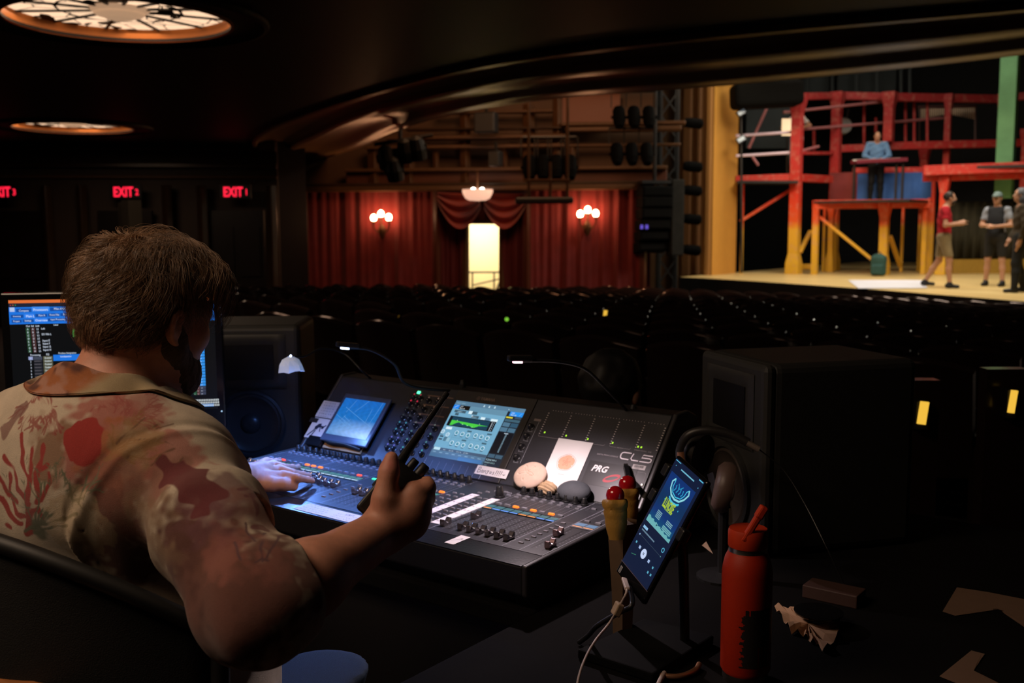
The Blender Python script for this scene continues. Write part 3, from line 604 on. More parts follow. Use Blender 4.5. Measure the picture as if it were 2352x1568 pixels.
mb=MB(frame(at(1939,288,27.3),RT,UP)); mb.lathe([(.001,.02),(.20,.02),(.22,.0),(.22,-.25)],20); mb.build('drum_shell',mat('grey_drum',(.35,.36,.36),.5),t,local=False); mb=MB(frame(at(1945,268,27.2),RT,UP)); mb.bar((0,0,0),(.05,.2,0),.05); mb.build('mallet',GREY,t,local=False)
# speaker and dark drape top left of the opening
mb=MB(frame(at(1760,218,23.6),RT+Vector((0,0,.05)),z=(0,0,1))); mb.box((0,0,0),(1.6,.8,.58)); tag(mb.build('overhead_speaker',mat('soot_black',(.002,.002,.002),.95,spec=.1),bevel=.12,seg=3),'large black overhead cabinet at the top left of the stage opening','speaker')
for x,y in ((1702,196),(1703,258),(1702,320)):
    t=thing('side_lamp',at(x,y,23.6),'small bluish side lamp on the dark boom, %s of three'%{196:'top',258:'middle',320:'lowest'}[y],'stage light','side lamps on the dark boom')
    mb=MB(frame(at(x,y,23.6),RT+UP*.6,z=-FW)); mb.box((0,0,0),(.17,.09,.05)); mb.build('lens',mat('dim_blue_lens',(.3,.35,.4),.2,emit=(.4,.55,.7),es=.12),t,local=False); mb=MB(frame(at(x,y,23.68),RT+UP*.6,z=-FW)); mb.box((0,0,0),(.22,.14,.1)); mb.build('housing',BLK,t,local=False)
mb=MB(); mb.tube([at(1703,245,23.8),at(1703,626,23.8)],.03); tag(mb.build('lighting_boom',BLK),'dark vertical boom pipe just inside the golden proscenium','pole')
for i,x in enumerate((1855,1912,1968,2015,2070,2090)):
    mb=MB(); a=at(x,140,29);b=at(x,228,29); mb.bar(a,b,.07); tag(mb.build('rear_upright',mat('blue_grey_steel',(.06,.075,.085),.5)),'thin grey upright high at the back of the stage, number %s from the left'%('one','two','three','four','five','six')[i],'pole','thin uprights behind the scaffold')
mb=MB(); 
for x0,x1 in ((1845,1905),(1925,2060)):
    a=at(x0,140,29.5);b=at(x1,140,29.5); c=at(x0,222,29.5); mb.add([a,b,Vector((b.x,b.y,c.z)),Vector((a.x,a.y,c.z))],[(3,2,1,0)])
a=at(1715,245,28);b=at(1815,245,28);c=at(1715,340,28); mb.add([a,b,Vector((b.x,b.y,c.z)),Vector((a.x,a.y,c.z))],[(3,2,1,0)])
tag(mb.build('grey_drape',mat('blue_grey_cloth',(.05,.065,.075),.85,var=.3,scale=2)),'blue grey drapes hanging behind the scaffold','drape',kind='structure')
mb=MB(); mb.add([onz(x,y,SZ+.012) for x,y in ((1972,662),(2130,661),(2120,643),(1948,643))],[(0,1,2,3)]); o=mb.build('white_floor_cloth',mat('white_cloth',(.75,.75,.85),.8)); tag(o,'pale white rectangular cloth lying on the yellow stage floor','cloth')
a=at(2185,480,24.6);b=at(2390,480,24.6); q=MB(); zt=CAM.z+(523-462)*24.6/FPX
q.add([Vector((p.x,p.y+.05*math.sin(i*2.1),z)) for z in (SZ+.35,zt) for i,p in enumerate([a+(b-a)*k/30 for k in range(31)])],[(i,i+1,i+32,i+31) for i in range(30)]); tag(q.build('net_drape',mat('olive_net_cloth',(.035,.032,.018),.9,var=.6,scale=3),smooth=True,solid=.01),'dark olive net drape hanging under the right hand scaffold','drape')
q=MB(); q.bar(Vector((a.x,a.y,SZ+.17)),Vector((b.x,b.y,SZ+.17)),.5,.34); tag(q.build('low_ledge',mat('ochre_painted_ledge',(.45,.27,.04),.6,var=.3)),'low ochre ledge on the stage floor behind the three people','ledge')
# backpack
bp=onz(2017,634,SZ)
t=thing('backpack',bp,'dark green backpack standing on the stage under the platform','backpack')
blob('bag',[bx((0,0,.24),(.34,.2,.46),rad=.07,k=.05),el((0,0,.40),(.14,.09,.12),k=.08),bx((0,-.11,.15),(.26,.08,.22),rad=.03,k=.02)],.012,mat('teal_green_nylon',(.02,.075,.07),.8,var=.4,scale=12),t,True,lo=(-.3,-.3,-.02),hi=(.3,.3,.6))
mb=MB(); mb.tube(spline([(-.06,0,.5),(0,0,.56),(.06,0,.5)]),.012); mb.build('handle',BLK,t)
# ================================================================ people (small, far away)
def v3(*a): return np.array(a,np.float32)
def human(loc,rz,label,J={},shirt='8a1020',sleeve='short',legs='shorts',legcol='6b5a48',shoe='16202c',hair='2a1a12',cap=None,lean=0,long_hair=False,vest=None,scale=1,h=.013,seated=False,beard=False,emitless=True,skin=None):
    j=dict(pel=(0,0,.96),chest=(0,.0,1.28),neck=(0,.0,1.49),head=(0,.035,1.64),shR=(.185,0,1.43),shL=(-.185,0,1.43),elR=(.25,-.02,1.14),elL=(-.25,-.02,1.14),wrR=(.25,.1,.90),wrL=(-.25,.1,.90),
        hpR=(.095,0,.93),hpL=(-.095,0,.93),knR=(.11,.03,.50),knL=(-.11,.03,.50),anR=(.12,-.01,.09),anL=(-.12,-.01,.09)); j.update(J)
    j={k:v3(*v) for k,v in j.items()}
    t=thing('person',loc,label,'person',rz=rz)
    sk=skin or SKIN
    hd=j['head']
    def limb(s,inf=0,part='all'):
        P=[]
        if part in('all','arm','uarm'): P+=[rc(j['sh'+s],j['el'+s],.052+inf,.041+inf,k=.04)]
        if part in('all','arm'): P+=[rc(j['el'+s],j['wr'+s],.040+inf,.027+inf,k=.02)]
        return P
    def leg(s,inf=0,part='all'):
        P=[rc(j['hp'+s],j['kn'+s],.088+inf,.058+inf,k=.06)]
        if part=='all': P+=[rc(j['kn'+s],j['kn'+s]*.6+j['an'+s]*.4+v3(0,-.012,0),.055+inf,.052+inf,k=.03),rc(j['kn'+s]*.6+j['an'+s]*.4+v3(0,-.012,0),j['an'+s],.052+inf,.036+inf,k=.03)]
        return P
    def torso(inf=0):
        sm=(j['shR']+j['shL'])/2
        return [el(j['chest'],(.165+inf,.108+inf,.20),k=.05),el((j['pel']+j['chest'])/2,(.15+inf,.10+inf,.2),k=.08),el(j['pel'],(.165+inf,.115+inf,.13),k=.06),rc(j['shR']-(j['shR']-sm)*.2,j['shL']-(j['shL']-sm)*.2,.055+inf,k=.06)]
    def hand(s):
        w=j['wr'+s];d=w-j['el'+s];d=d/np.linalg.norm(d); u=v3(0,0,1); sd=np.cross(d,u); sd/= np.linalg.norm(sd)+1e-6; P=[rc(w,w+d*.07,.030,.034,k=.02)]
        for i,(o,l) in enumerate(((-.028,.06),(-.009,.075),(.010,.07),(.028,.055))): P.append(rc(w+d*.075+sd*o,w+d*(.085+l)+sd*o*1.1-v3(0,0,.012),.0095,.008,k=.008))
        P.append(rc(w+d*.03+sd*.03*(1 if s=='L' else -1),w+d*.07+sd*.05*(1 if s=='L' else -1),.012,.010,k=.01)); return P
    feet=[]
    body=torso()+[rc((j['shR']+j['shL'])/2+v3(0,0,.0),hd+v3(0,-.02,-.06),.062,.055,k=.05),el(hd+v3(0,-.01,.03),(.075,.095,.09),k=.03),el(hd+v3(0,.04,-.055),(.052,.055,.055),k=.04),el(hd+v3(0,.095,-.01),(.014,.02,.022),k=.02),el(hd+v3(.076,0,0),(.012,.02,.03),k=.01),el(hd+v3(-.076,0,0),(.012,.02,.03),k=.01)]
    for s in 'RL': body+=limb(s)+hand(s)+leg(s)
    lo=np.min(list(j.values()),0)-.2; hi=np.max(list(j.values()),0)+.25
    blob('body',body,h,sk,t,True,lo=lo,hi=hi)
    # face marks
    f=MB()
    for sx in (-1,1): f.ball((hd[0]+sx*.03,hd[1]+.082,hd[2]+.012),(.012,.008,.008),8,col=(.7,.7,.7)); f.ball((hd[0]+sx*.03,hd[1]+.088,hd[2]+.012),(.005,.004,.005),6,col=(.05,.03,.02))
    f.box((hd[0],hd[1]+.092,hd[2]-.045),(.04,.012,.008),col=(.3,.08,.06)); f.build('face_features',INK,t,col=True)
    # shirt
    P=torso(.012)+limb('R',.014,'uarm')+limb('L',.014,'uarm')
    if sleeve=='long': P+=limb('R',.012,'arm')+limb('L',.012,'arm')
    pel=j['pel'][2]; nk=j['neck'][2]; fs=union(P)
    def cs(p): return np.maximum(np.maximum(p[:,2]-(nk+.005), (pel-.06)-p[:,2]),-1)
    fr=lambda p: fs(p)+.004*np.sin(p[:,2]*45+p[:,0]*20)
    if sleeve=='short':
        cl=lambda p: np.maximum(cs(p),np.max([np.minimum((p-(j['sh'+s]*.35+j['el'+s]*.65))@((j['el'+s]-j['sh'+s])/np.linalg.norm(j['el'+s]-j['sh'+s])), .07-np.linalg.norm(p-j['el'+s],axis=1)+.05) for s in 'RL'],0))
    else: cl=cs
    blob('shirt',P,h,mat('cloth_'+shirt,shirt,.85,var=.25,scale=14),t,True,f=fr,clip=cl,lo=lo,hi=hi)
    if vest: blob('vest',None,h,mat('cloth_'+vest,vest,.8,var=.2),t,True,f=lambda p:fs(p)-.012,clip=lambda p:np.maximum(cs(p),np.abs(p[:,0])-.15),lo=lo,hi=hi)
    P=[el(j['pel']+v3(0,0,-.02),(.175,.128,.13),k=.06)]+leg('R',.018,legs if legs=='shorts' else 'all')+leg('L',.018,legs if legs=='shorts' else 'all')
    if legs=='shorts': cl=lambda p: np.maximum(p[:,2]-(pel+.06),(j['knR'][2]+.05)-p[:,2])
    else: cl=lambda p: np.maximum(p[:,2]-(pel+.06),.045-p[:,2])
    if seated: cl=lambda p:p[:,2]-(pel+.08)
    blob('trousers' if legs!='shorts' else 'shorts',P,h,mat('cloth_'+legcol,legcol,.85,var=.25,scale=12),t,True,clip=cl,lo=lo,hi=hi)
    for s in 'RL':
        a=j['an'+s]; blob('shoe',[rc(a+v3(0,-.04,-.04),a+v3(0,.14,-.055),.042,.033,k=.02),rc(a+v3(0,-.01,-.05),a+v3(0,0,.0),.045,.045,k=.03)],h*.8,mat('shoe_'+shoe,shoe,.6),t,True,clip=lambda p:(a[2]-.09)-p[:,2],lo=a-.15-v3(0,.05,0),hi=a+.25)
    if cap: 
        blob('cap',[el(hd+v3(0,-.01,.045),(.085,.105,.09)),el(hd+v3(0,.11,.045),(.06,.06,.012),k=.02)],h*.7,mat('cloth_'+cap,cap,.8),t,True,clip=lambda p:(hd[2]+.03)-p[:,2],lo=hd-.2,hi=hd+.25)
    P=[el(hd+v3(0,-.022,.038),(.085,.098,.095))]
    if long_hair: P+=[el(hd+v3(0,-.05,-.05),(.10,.08,.16),k=.04),rc(hd+v3(0,-.07,-.08),hd+v3(0,-.09,-.22),.085,.06,k=.05)]
    fh=union(P)
    blob('hair',None,h*.7,mat('hair_'+hair,hair,.6,var=.5,scale=30),t,True,f=lambda p:fh(p)-.006*vnoise(p,.03),clip=lambda p:np.minimum(np.maximum((p[:,1]-hd[1])*1.0-.045, -(p[:,2]-hd[2])-(.07 if not long_hair else 1)),1) if not cap else np.maximum(p[:,2]-hd[2]-.035,(p[:,1]-hd[1])-.05),lo=hd-.35,hi=hd+.25)
    if beard: blob('beard',[el(hd+v3(0,.045,-.065),(.058,.06,.055))],h*.6,mat('hair_'+hair),t,True,clip=lambda p:-(p[:,2]-hd[2]+.03)*-1,lo=hd-.2,hi=hd+.2)
    return t
rs=-PI/2-.0
human(onz(2163,661,SZ),-1.05-.2,'man in a red t-shirt and tan shorts with raised hands, left of the three',
  dict(head=(0,.08,1.63),neck=(0,.04,1.49),elR=(.26,.0,1.15),wrR=(.16,.24,1.17),elL=(-.25,.02,1.14),wrL=(-.12,.27,1.20),knR=(.11,.10,.52),anR=(.13,.12,.09),knL=(-.11,-.06,.50),anL=(-.12,-.28,.12)),shirt='b00a22',legcol='8a7a5c',hair='20140c',beard=True,shoe='141820')
human(onz(2283,657,SZ),PI*.95,'man in a grey cap, dark vest and dark shorts, hands folded, between the others',
  dict(elR=(.27,.02,1.15),wrR=(.06,.22,1.14),elL=(-.27,.02,1.15),wrL=(-.04,.24,1.12),knR=(.13,.02,.5),anR=(.16,.0,.09),knL=(-.13,.02,.5),anL=(-.16,.04,.09)),shirt='8a8e9a',vest='0c0e16',legcol='16130f',cap='6a7c7c',hair='3a2a20',shoe='10141c')
human(onz(2337,671,SZ),PI*.62,'woman with long grey hair, brown jacket and black trousers, rightmost on stage',
  dict(elR=(.27,.0,1.13),wrR=(.2,.12,.92),elL=(-.27,-.02,1.13),wrL=(-.22,.05,.88),knL=(-.14,.08,.50),anL=(-.22,.10,.09),knR=(.12,.0,.5),anR=(.20,-.12,.09)),shirt='3a2f20',sleeve='long',legs='long',legcol='08090a',long_hair=True,hair='55565e',shoe='08090a')
kpp=at(2012,400,25.05); kpp.z=PLZ
kbh=(CAM.z+(524-372)*24.6/FPX)-PLZ
human(kpp,PI*1.12,'keyboard player in a blue shirt and black trousers standing on the platform',
  dict(head=(0,.09,1.60),neck=(0,.05,1.47),elR=(.29,.05,1.14),wrR=(.10,.26,1.04),elL=(-.29,.05,1.14),wrL=(-.10,.26,1.04)),shirt='5f86b4',sleeve='long',legs='long',legcol='07080b',hair='120b08',shoe='08090a')
q=MB()
for i,(x,y) in enumerate(((2010,400),(2012,412),(2009,424),(2008,440))): q.ball(at(x,y,24.75),.045,8)
mp=at(1829,330,26.0)
human(Vector((mp.x,mp.y,CAM.z+(526-402)*25.9/FPX)),PI*.9,'musician in a white shirt partly hidden behind the upper left scaffold post',
  dict(elR=(.46,.05,1.22),wrR=(.22,.24,1.20),elL=(-.46,.05,1.22),wrL=(-.22,.24,1.15)),shirt='f0ecee',sleeve='short',legs='long',legcol='93a4b4',hair='1a120c')
# seated listener just beyond the console, and one further left
lsn=at(1395,905,2.95)
human(Vector((lsn.x,lsn.y,lsn.z-1.30)),-.15,'dark haired person seated just beyond the console, mostly in shadow',
  dict(pel=(0,-.05,.62),chest=(0,-.03,.94),neck=(0,0,1.15),head=(0,.035,1.30),shR=(.185,0,1.09),shL=(-.185,0,1.09),elR=(.24,.05,.82),elL=(-.24,.05,.82),wrR=(.15,.28,.78),wrL=(-.15,.28,.78),hpR=(.095,0,.56),hpL=(-.095,0,.56),knR=(.13,.42,.56),knL=(-.13,.42,.56),anR=(.13,.44,.10),anL=(-.13,.44,.10)),shirt='0a0a0c',legs='long',legcol='08080a',hair='080605',h=.009,seated=True)
# ================================================================ theatre seats
seatm=mat('dark_red_seat_velvet',(.035,.006,.006),.85,var=.3,scale=6,sheen=.2); seatw=mat('dark_seat_back_shell',(.018,.009,.007),.22,var=.2,coat=.5); seatr=mat('seat_top_rim',(.06,.035,.03),.16,.5)
def seat_parts():
    bk=MB(frame((0,0,0),(1,0,0),z=(0,-.17,1)))
    n=8; V=[]
    for i in range(n+1):
        u=i/n*2-1; x=u*.245; zt=.90+.05*math.cos(u*PI/2); yb=.05*math.cos(u*PI/2)-.03
        V+=[(x,-.01-yb,.42),(x,-.01-yb,zt),(x,.05-yb,zt),(x,.06-yb,.42)]
    for i in range(n):
        for k in range(4): bk.f.append([i*4+k,(i+1)*4+k,(i+1)*4+(k+1)%4,i*4+(k+1)%4]); bk.c.append((1,1,1)); bk.mi.append(0)
    bk.f+= [[0,1,2,3],[n*4+3,n*4+2,n*4+1,n*4]]; bk.c+=[(1,1,1)]*2; bk.mi+=[0,0]; bk.v=[bk.M@Vector(v) for v in V]
    rim=MB(bk.M); rim.tube([(i/8*2*.245-.245,.02-(.05*math.cos((i/8*2-1)*PI/2)-.03),.905+.05*math.cos((i/8*2-1)*PI/2)) for i in range(9)],.014,6)
    st=MB(frame((0,0,0),(1,0,0),z=(0,.2,1))); st.box((0,.14,.52),(.44,.12,.40)); ar=MB()
    ar.b2((.235,-.06,0),(.275,.22,.56)); ar.b2((.225,-.02,.56),(.285,.30,.60)); return bk,rim,st,ar
bk,rim,st,ar=seat_parts()
proto=thing('theatre_seat',(0,0,0),'x','seat')
bk.build('backrest',seatw,proto,smooth=True); rim.build('backrest_rim',seatr,proto,smooth=True); st.build('seat_cushion',seatm,proto,bevel=.02); ar.build('armrest',seatw,proto)
allm=MB()
far_b,far_r,far_s,far_a=seat_parts()
fm=MB(); 
for i,p in enumerate((far_b,far_r,far_s,far_a)): 
    fm.m=(0,1,2,0)[i]; n0=len(fm.v); fm.v+=p.v; fm.f+=[[k+n0 for k in f] for f in p.f]; fm.c+=p.c; fm.mi+=[fm.m]*len(p.f)
farp=fm.build('theatre_seat',[seatw,seatr,seatm],smooth=True); farme=farp.data
rowname=['nearest the desk','second from the desk','third from the desk','fourth from the desk','fifth from the desk','sixth from the desk','seventh from the desk','eighth from the desk','ninth from the desk','tenth from the desk','eleventh from the desk','twelfth from the desk','last before the stage']
places=[]
for k in range(13):
    yb=3.3+.98*k-.98*0; xc=-1.2
    for i_,x in enumerate([ -10.0+.54*i for i in range(27)]):
        if -4.6<x<-3.6: continue
        y=yb+.011*(x-xc)**2
        if x<-8.9 and y>12.7: continue
        ey=np.interp(x,[e.x for e in edge],[e.y for e in edge])
        if y>ey-.9: continue
        p=Vector((x,y,fc(y)))
        q=p+Vector((0,0,.9))-CAM; dz=q.dot(FW); px=1176+FPX*q.dot(RT)/dz; py=784-FPX*q.dot(UP)/dz
        if px<480 or px>2420: continue
        if 1740<px<2030 and py>850: continue
        places.append((dz,k,x,p,i_))
places.sort(key=lambda a:a[0]); used=False; usedf=False
ORD='first second third fourth fifth sixth seventh eighth ninth tenth eleventh twelfth thirteenth fourteenth fifteenth'.split()
for i,(dz,k,x,p,i_) in enumerate(places[:300]):
    side='left of the aisle' if x<-4 else 'right of the aisle'
    rk=min(k,12); lb='dark theatre seat in the row %s, %s seat %s'%(rowname[rk],ORD[9-i_ if x<-4 else i_-12],side); gp='theatre seats of the row %s'%rowname[rk]
    rz=-.022*(x+1.2)
    rz=math.atan(.022*(x+1.2))
    if dz<7.5:
        if not used: r=proto; used=True; r.location=p; r.rotation_euler=(0,0,rz); r['label']=lb; r['group']=gp
        else: dup(proto,p,rz,lb,gp)
    else:
        if not usedf: r=farp; usedf=True
        else: r=farp.copy(); COL.objects.link(r)
        r.location=p; r.rotation_euler=(0,0,rz); tag(r,lb,'seat',gp)
print('seats',len(places))
# small aisle lamps on the seat ends
alm=mat('aisle_lamp_glow',(1,.8,.2),.5,emit=(1,.58,.06),es=.85,sample='NONE',var=0)
for x,y,d,wd,hh,lb in ((2120,948,3.35,.027,.076,'tall yellow aisle lamp on a near seat end, lower right'),(2326,922,3.35,.020,.076,'narrow yellow aisle lamp at the far right of view'),(970,740,7.9,.085,.04,'wide yellow aisle lamp far left among the seats'),(1390,722,8.4,.03,.07,'thin yellow aisle lamp in the distant seats, right of the doorway'),(1313,738,8.1,.02,.05,'dim yellow aisle lamp beside the distant middle rows')):
    t=thing('aisle_lamp',at(x,y,d),lb,'lamp','yellow aisle lamps'); t.rotation_euler=(0,0,YAW)
    q=MB(); q.box((0,0,0),(wd,.01,hh),M=Matrix.Rotation(.12,4,'Y')); q.build('lens',alm,t); q=MB(); q.box((0,.03,-.01),(wd*1.5,.05,hh*1.25)); q.build('housing',BLK,t)
    if d<5:
        q=MB(); zf=-at(x,y,d).z; q.b2((-.06,.06,zf+.002),(.08,.12,.10)); q.build('seat_end_panel',seatw,t)
q=MB(); q.disc((0,0),.016,14); o=q.build('green_indicator',mat('green_led',(0,.3,0),.4,emit=(.25,.7,.05),es=.8,sample='NONE')); o.location=at(1164,733,8.0); o.rotation_euler=(PI/2,0,YAW); tag(o,'tiny green indicator light among the distant seats','light')
# ================================================================ the desk
TZ=.75
deskm=mat('black_desk_cloth',(.006,.0055,.0055),.95,var=.3,scale=8,bump=.3,bscale=30,spec=.08)
t=thing('mixing_desk_table',(.5,.3,0),'long black topped table carrying the console and speakers','table')
q=MB(); q.b2((-.85,.0,TZ-.035),(1.06,.86,TZ)); q.b2((1.06,-.62,TZ-.035),(2.5,1.05,TZ)); q.build('tabletop',deskm,t,local=False,bevel=.004)
q=MB(); q.b2((-.8,.04,0.01),(1.05,.06,TZ-.035)); q.build('front_panel',BLK,t,local=False)
for x,y in ((-.8,.80),(1.0,.80),(2.4,1.0),(2.4,-.55),(1.12,-.55)):
    q=MB(); q.b2((x-.025,y-.025,0),(x+.025,y+.025,TZ-.035)); q.build('leg',BLK,t,local=False)
# ---- computer monitor
A=at(19,691,2.556);B=at(491,683,2.655); mx=(B-A); mx.z=0; MW=mx.length; mz=A.z*.5+B.z*.5; MH=.297
t=thing('computer_monitor',Vector(((A.x+B.x)/2,(A.y+B.y)/2,TZ)),'large flat computer monitor with blue control tabs, half behind the man','monitor')
FM=frame((A.x,A.y,mz-MH),mx,z=Vector((-mx.y,mx.x,0)) if Vector((-mx.y,mx.x,0)).dot(FW)<0 else Vector((mx.y,-mx.x,0)))
FM=frame((A.x,A.y,mz-MH),mx,y=(0,0,1))
q=MB(FM); q.b2((-.02,-.055,-.04),(MW+.02,MH+.02,-.001)); q.build('casing',BLKG,t,local=False,bevel=.004)
q=MB(FM); q.b2((MW/2-.04,-.055-(mz-MH-.055-TZ),-.06),(MW/2+.04,-.02,-.04)); q.b2((MW/2-.12,-(mz-MH-TZ),-.15),(MW/2+.12,-(mz-MH-TZ)+.012,.05)); q.build('stand',BLK,t,local=False)
s=MB(FM); u=lambda x:(x-95)/1218*(.166/.478)*MW*1.0; 
# u,v from the close view of the screen (1315 px = 260 picture px)
U_=lambda x:(x-95)/5.058*MW/472.; V_=lambda y:MH-(y-222)/5.058*MH/261.
def R(x0,y0,x1,y1,c,z=.0003): s.quad(U_(x0),V_(y1),U_(x1),V_(y0),z,c)
s.quad(0,0,MW,MH,0,(.002,.003,.004)); FX=95+472*5.058
bl=(.012,.17,.72); bd=(.006,.07,.34)
R(95,215,FX,250,(.75,.16,.035)); R(95,252,FX,292,(.012,.016,.035))
for i,c in enumerate(((.8,.05,.03),(.7,.25,.03),(.03,.5,.1))): s.disc((U_(118+27*i),V_(271)),.0011,10,.0006,c)
R(95,295,FX,488,bl)
for x0,x1,y0,y1 in ((175,350,312,350),(560,850,305,345),(115,255,380,416),(390,525,375,410),(535,665,372,408),(675,805,370,405),(120,232,437,470),(245,368,434,467),(530,765,428,462),(860,1200,300,345),(860,1500,380,410)): R(x0,y0,x1,y1,bd,.0004)
R(105,297,160,345,(.45,.55,.8),.0004); R(355,292,550,345,(.05,.25,.85),.0005); R(265,372,372,416,(.04,.23,.85),.0005); R(375,425,520,465,(.04,.23,.85),.0005)
def T(txt,x,y,h,c=(.75,.85,1),sx=.85): s.text(txt,U_(x),V_(y),h*MH/261/5.058*1.25,.0008,c,sx=sx)
for a in (('Compass',208,345,26),('Processors',370,340,33),('Milan AVB Controller',604,330,26),('Inventory',138,405,20),('Main L',284,412,32),('Main R',425,402,24),('Front Fills',552,398,24),('Box Fills',706,394,24),('Project',138,462,22),('Settings',265,458,22),('Overview',387,460,31),('Input Processing',560,450,22),('Out',278,520,24),('Sel',336,520,24),('Link',385,520,24),('Label',590,512,22),('Left',448,553,24),('DS Fills L',450,618,26),('Input E',455,690,26),('Input F',457,725,26),('Input G',457,760,26),('Input H',458,797,26),('Processing',308,852,24),('EQ',488,847,24),('Product Integration',628,838,23)): T(*a)
for i in range(8):
    y=530+i*36; R(272+i*2,y,318+i*1.5,y+32,(.02,.07,.03)); R(330+i*2,y,378+i,y+32,(.07,.03,.03)); T('ABCDEFGH'[i],286+i*1.5,y+27,24); T('ABCDEFGH'[i],344+i*1.5,y+27,24); T('LS',394+i*2,y+27,24)
R(568,845,900,916,bl,.0004); T('Loudspeaker',648,876,22); R(285,860,335,898,(.3,.35,.6),.0004); R(342,860,440,898,(.05,.06,.09),.0004)
for i in range(34):
    y=860+i*36.3
    R(452,y,560,y+32,(.11,.11,.07)); T('Enabled',470,y+28,24,(.7,.8,.85),.75); T('%d'%(i+1),303,y+30,24)
    if i>0: R(345,y,440,y+30,(.02,.022,.03)); T('xxxxxxxx',350,y+22,16,(.18,.16,.18))
R(806,555,850,645,(.06,.45,.08),.0004)
# right hand part: in the wider view (3.267 px per picture px)
W_=lambda x:(x/3.267-19)*MW/472.; Y_=lambda y:MH-((y/3.267+480)-690+4.6*((x_:=0) or 0))*MH/261.
def R2(x0,y0,x1,y1,c,z=.0005): s.quad(W_(x0),Y_(y1),W_(x1),Y_(y0),z,c)
for i in range(17):
    y=1045+i*22.5; R2(1470,y,1516,y+19,(.03,.28,.8) if i<14 else (.04,.05,.09)); R2(1420,y,1445,y+19,(.02,.09,.04)); R2(1448,y,1468,y+19,(.12,.05,.05)); s.text('100',W_(1478),Y_(y+16),.0032,.0009,(.8,.9,1),sx=.9); s.text('A',W_(1426),Y_(y+16),.0032,.0009,(.8,.9,1)); s.text('A',W_(1452),Y_(y+16),.0032,.0009,(.8,.9,1))
for k in range(3):
    for i in range(28): 
        x=1240+i*13.5; R2(x+k*2,1460+k*20,x+9+k*2,1474+k*20,(.55,.6,.62) if (k<2 or i>15) else (.03,.28,.8))
R2(1355,1497,1575,1517,(.02,.25,.75),.0004)
s.build('screen',LED,t,local=False,col=True)
q=MB(FM); q.disc((MW+.010,-.006),.0022,10,.003,(.45,.7,1)); q.build('power_light',LEDN,t,local=False,col=True)
# ---- studio loudspeakers
def studio(loc,rz,label,horn='round',group='black studio speakers on the desk'):
    t=thing('studio_speaker',loc,label,'speaker',group,rz)   # front faces local -y
    cab=mat('black_speaker_cabinet',(.022,.022,.021),.6,var=.2,scale=6); baf=mat('grey_black_baffle',(.032,.032,.031),.55,var=.15,scale=5)
    wd,hh,dp=.29,.40,.36
    q=MB(); q.b2((-wd/2,-dp/2+.02,.0),(wd/2,dp/2,hh)); q.build('cabinet',cab,t,bevel=.018,seg=3)
    q=MB(); n=14
    # curved baffle with a waveguide pit
    q.b2((-wd/2,-dp/2,.0),(wd/2,-dp/2+.03,hh)); q.build('baffle',baf,t,bevel=.02,seg=3)
    q=MB(); NX,NZ=18,12
    x0,x1,z0,z1=-.105,.105,.215,.375
    for j in range(NZ+1):
        for i in range(NX+1):
            x=x0+(x1-x0)*i/NX; z=z0+(z1-z0)*j/NZ; e=max(abs((x)/.105),abs((z-.295)/.08)); d=.0015+(-.001 if e>.98 else (.045*(1-(max(0,e-.2)/.8)**1.6)))
            q.v.append(Vector((x,-dp/2-.0015+d*.0-.0005,z)) if e>.98 else Vector((x,-dp/2-.002-.006*math.sin(PI*min(1,(1-e)*3.2)),z)))
    for j in range(NZ):
        for i in range(NX): q.f.append([j*(NX+1)+i,j*(NX+1)+i+1,(j+1)*(NX+1)+i+1,(j+1)*(NX+1)+i]); q.c.append((1,1,1)); q.mi.append(0)
    q.build('horn_lip',baf,t,smooth=True)
    q=MB(); q.b2((-.07,-dp/2-.0045,.245),(.07,-dp/2-.003,.345)); q.build('horn_throat',mat('deep_black',(.003,.003,.003),.5),t)
    q=MB(Matrix.Translation((0,-dp/2-.001,.115))@Matrix.Rotation(PI/2,4,'X')); q.lathe([(.098,0),(.098,.007),(.090,.009),(.086,.004)],40,cap=False); q.build('woofer_ring',mat('rubber_ring',(.03,.03,.03),.4),t,smooth=True)
    q=MB(q.M); q.lathe([(.086,.003),(.080,.007),(.074,.003),(.06,.001),(.028,-.0005)],40,cap=False); q.lathe([(.03,.0005),(.026,.007),(.012,.011),(.001,.012)],30,cap=False); q.build('woofer_cone',mat('dark_paper_cone',(.05,.04,.035),.35,var=.2),t,smooth=True)
    q=MB(); q.b2((-.13,-dp/2-.002,.018),(-.085,-dp/2,.030)); q.build('badge',mat('dim_badge',(.2,.2,.2),.4,.6),t)
    return t
p=onz(604,1031,TZ); studio(p,math.atan2(-(.62-p.y)*0+.0,1)+.72,'black studio speaker behind the console on the left, round woofer showing')
c=Vector((1.262,.52,0)); f1=Vector((-.233,.177,0)).normalized(); sd=Vector((.6,.79,0)).normalized()
cen=c+f1*.145+sd*.18; rz=math.atan2(-f1.y,-f1.x)
studio(Vector((cen.x,cen.y,TZ)),rz,'large black studio speaker seen side on, standing right of the console')
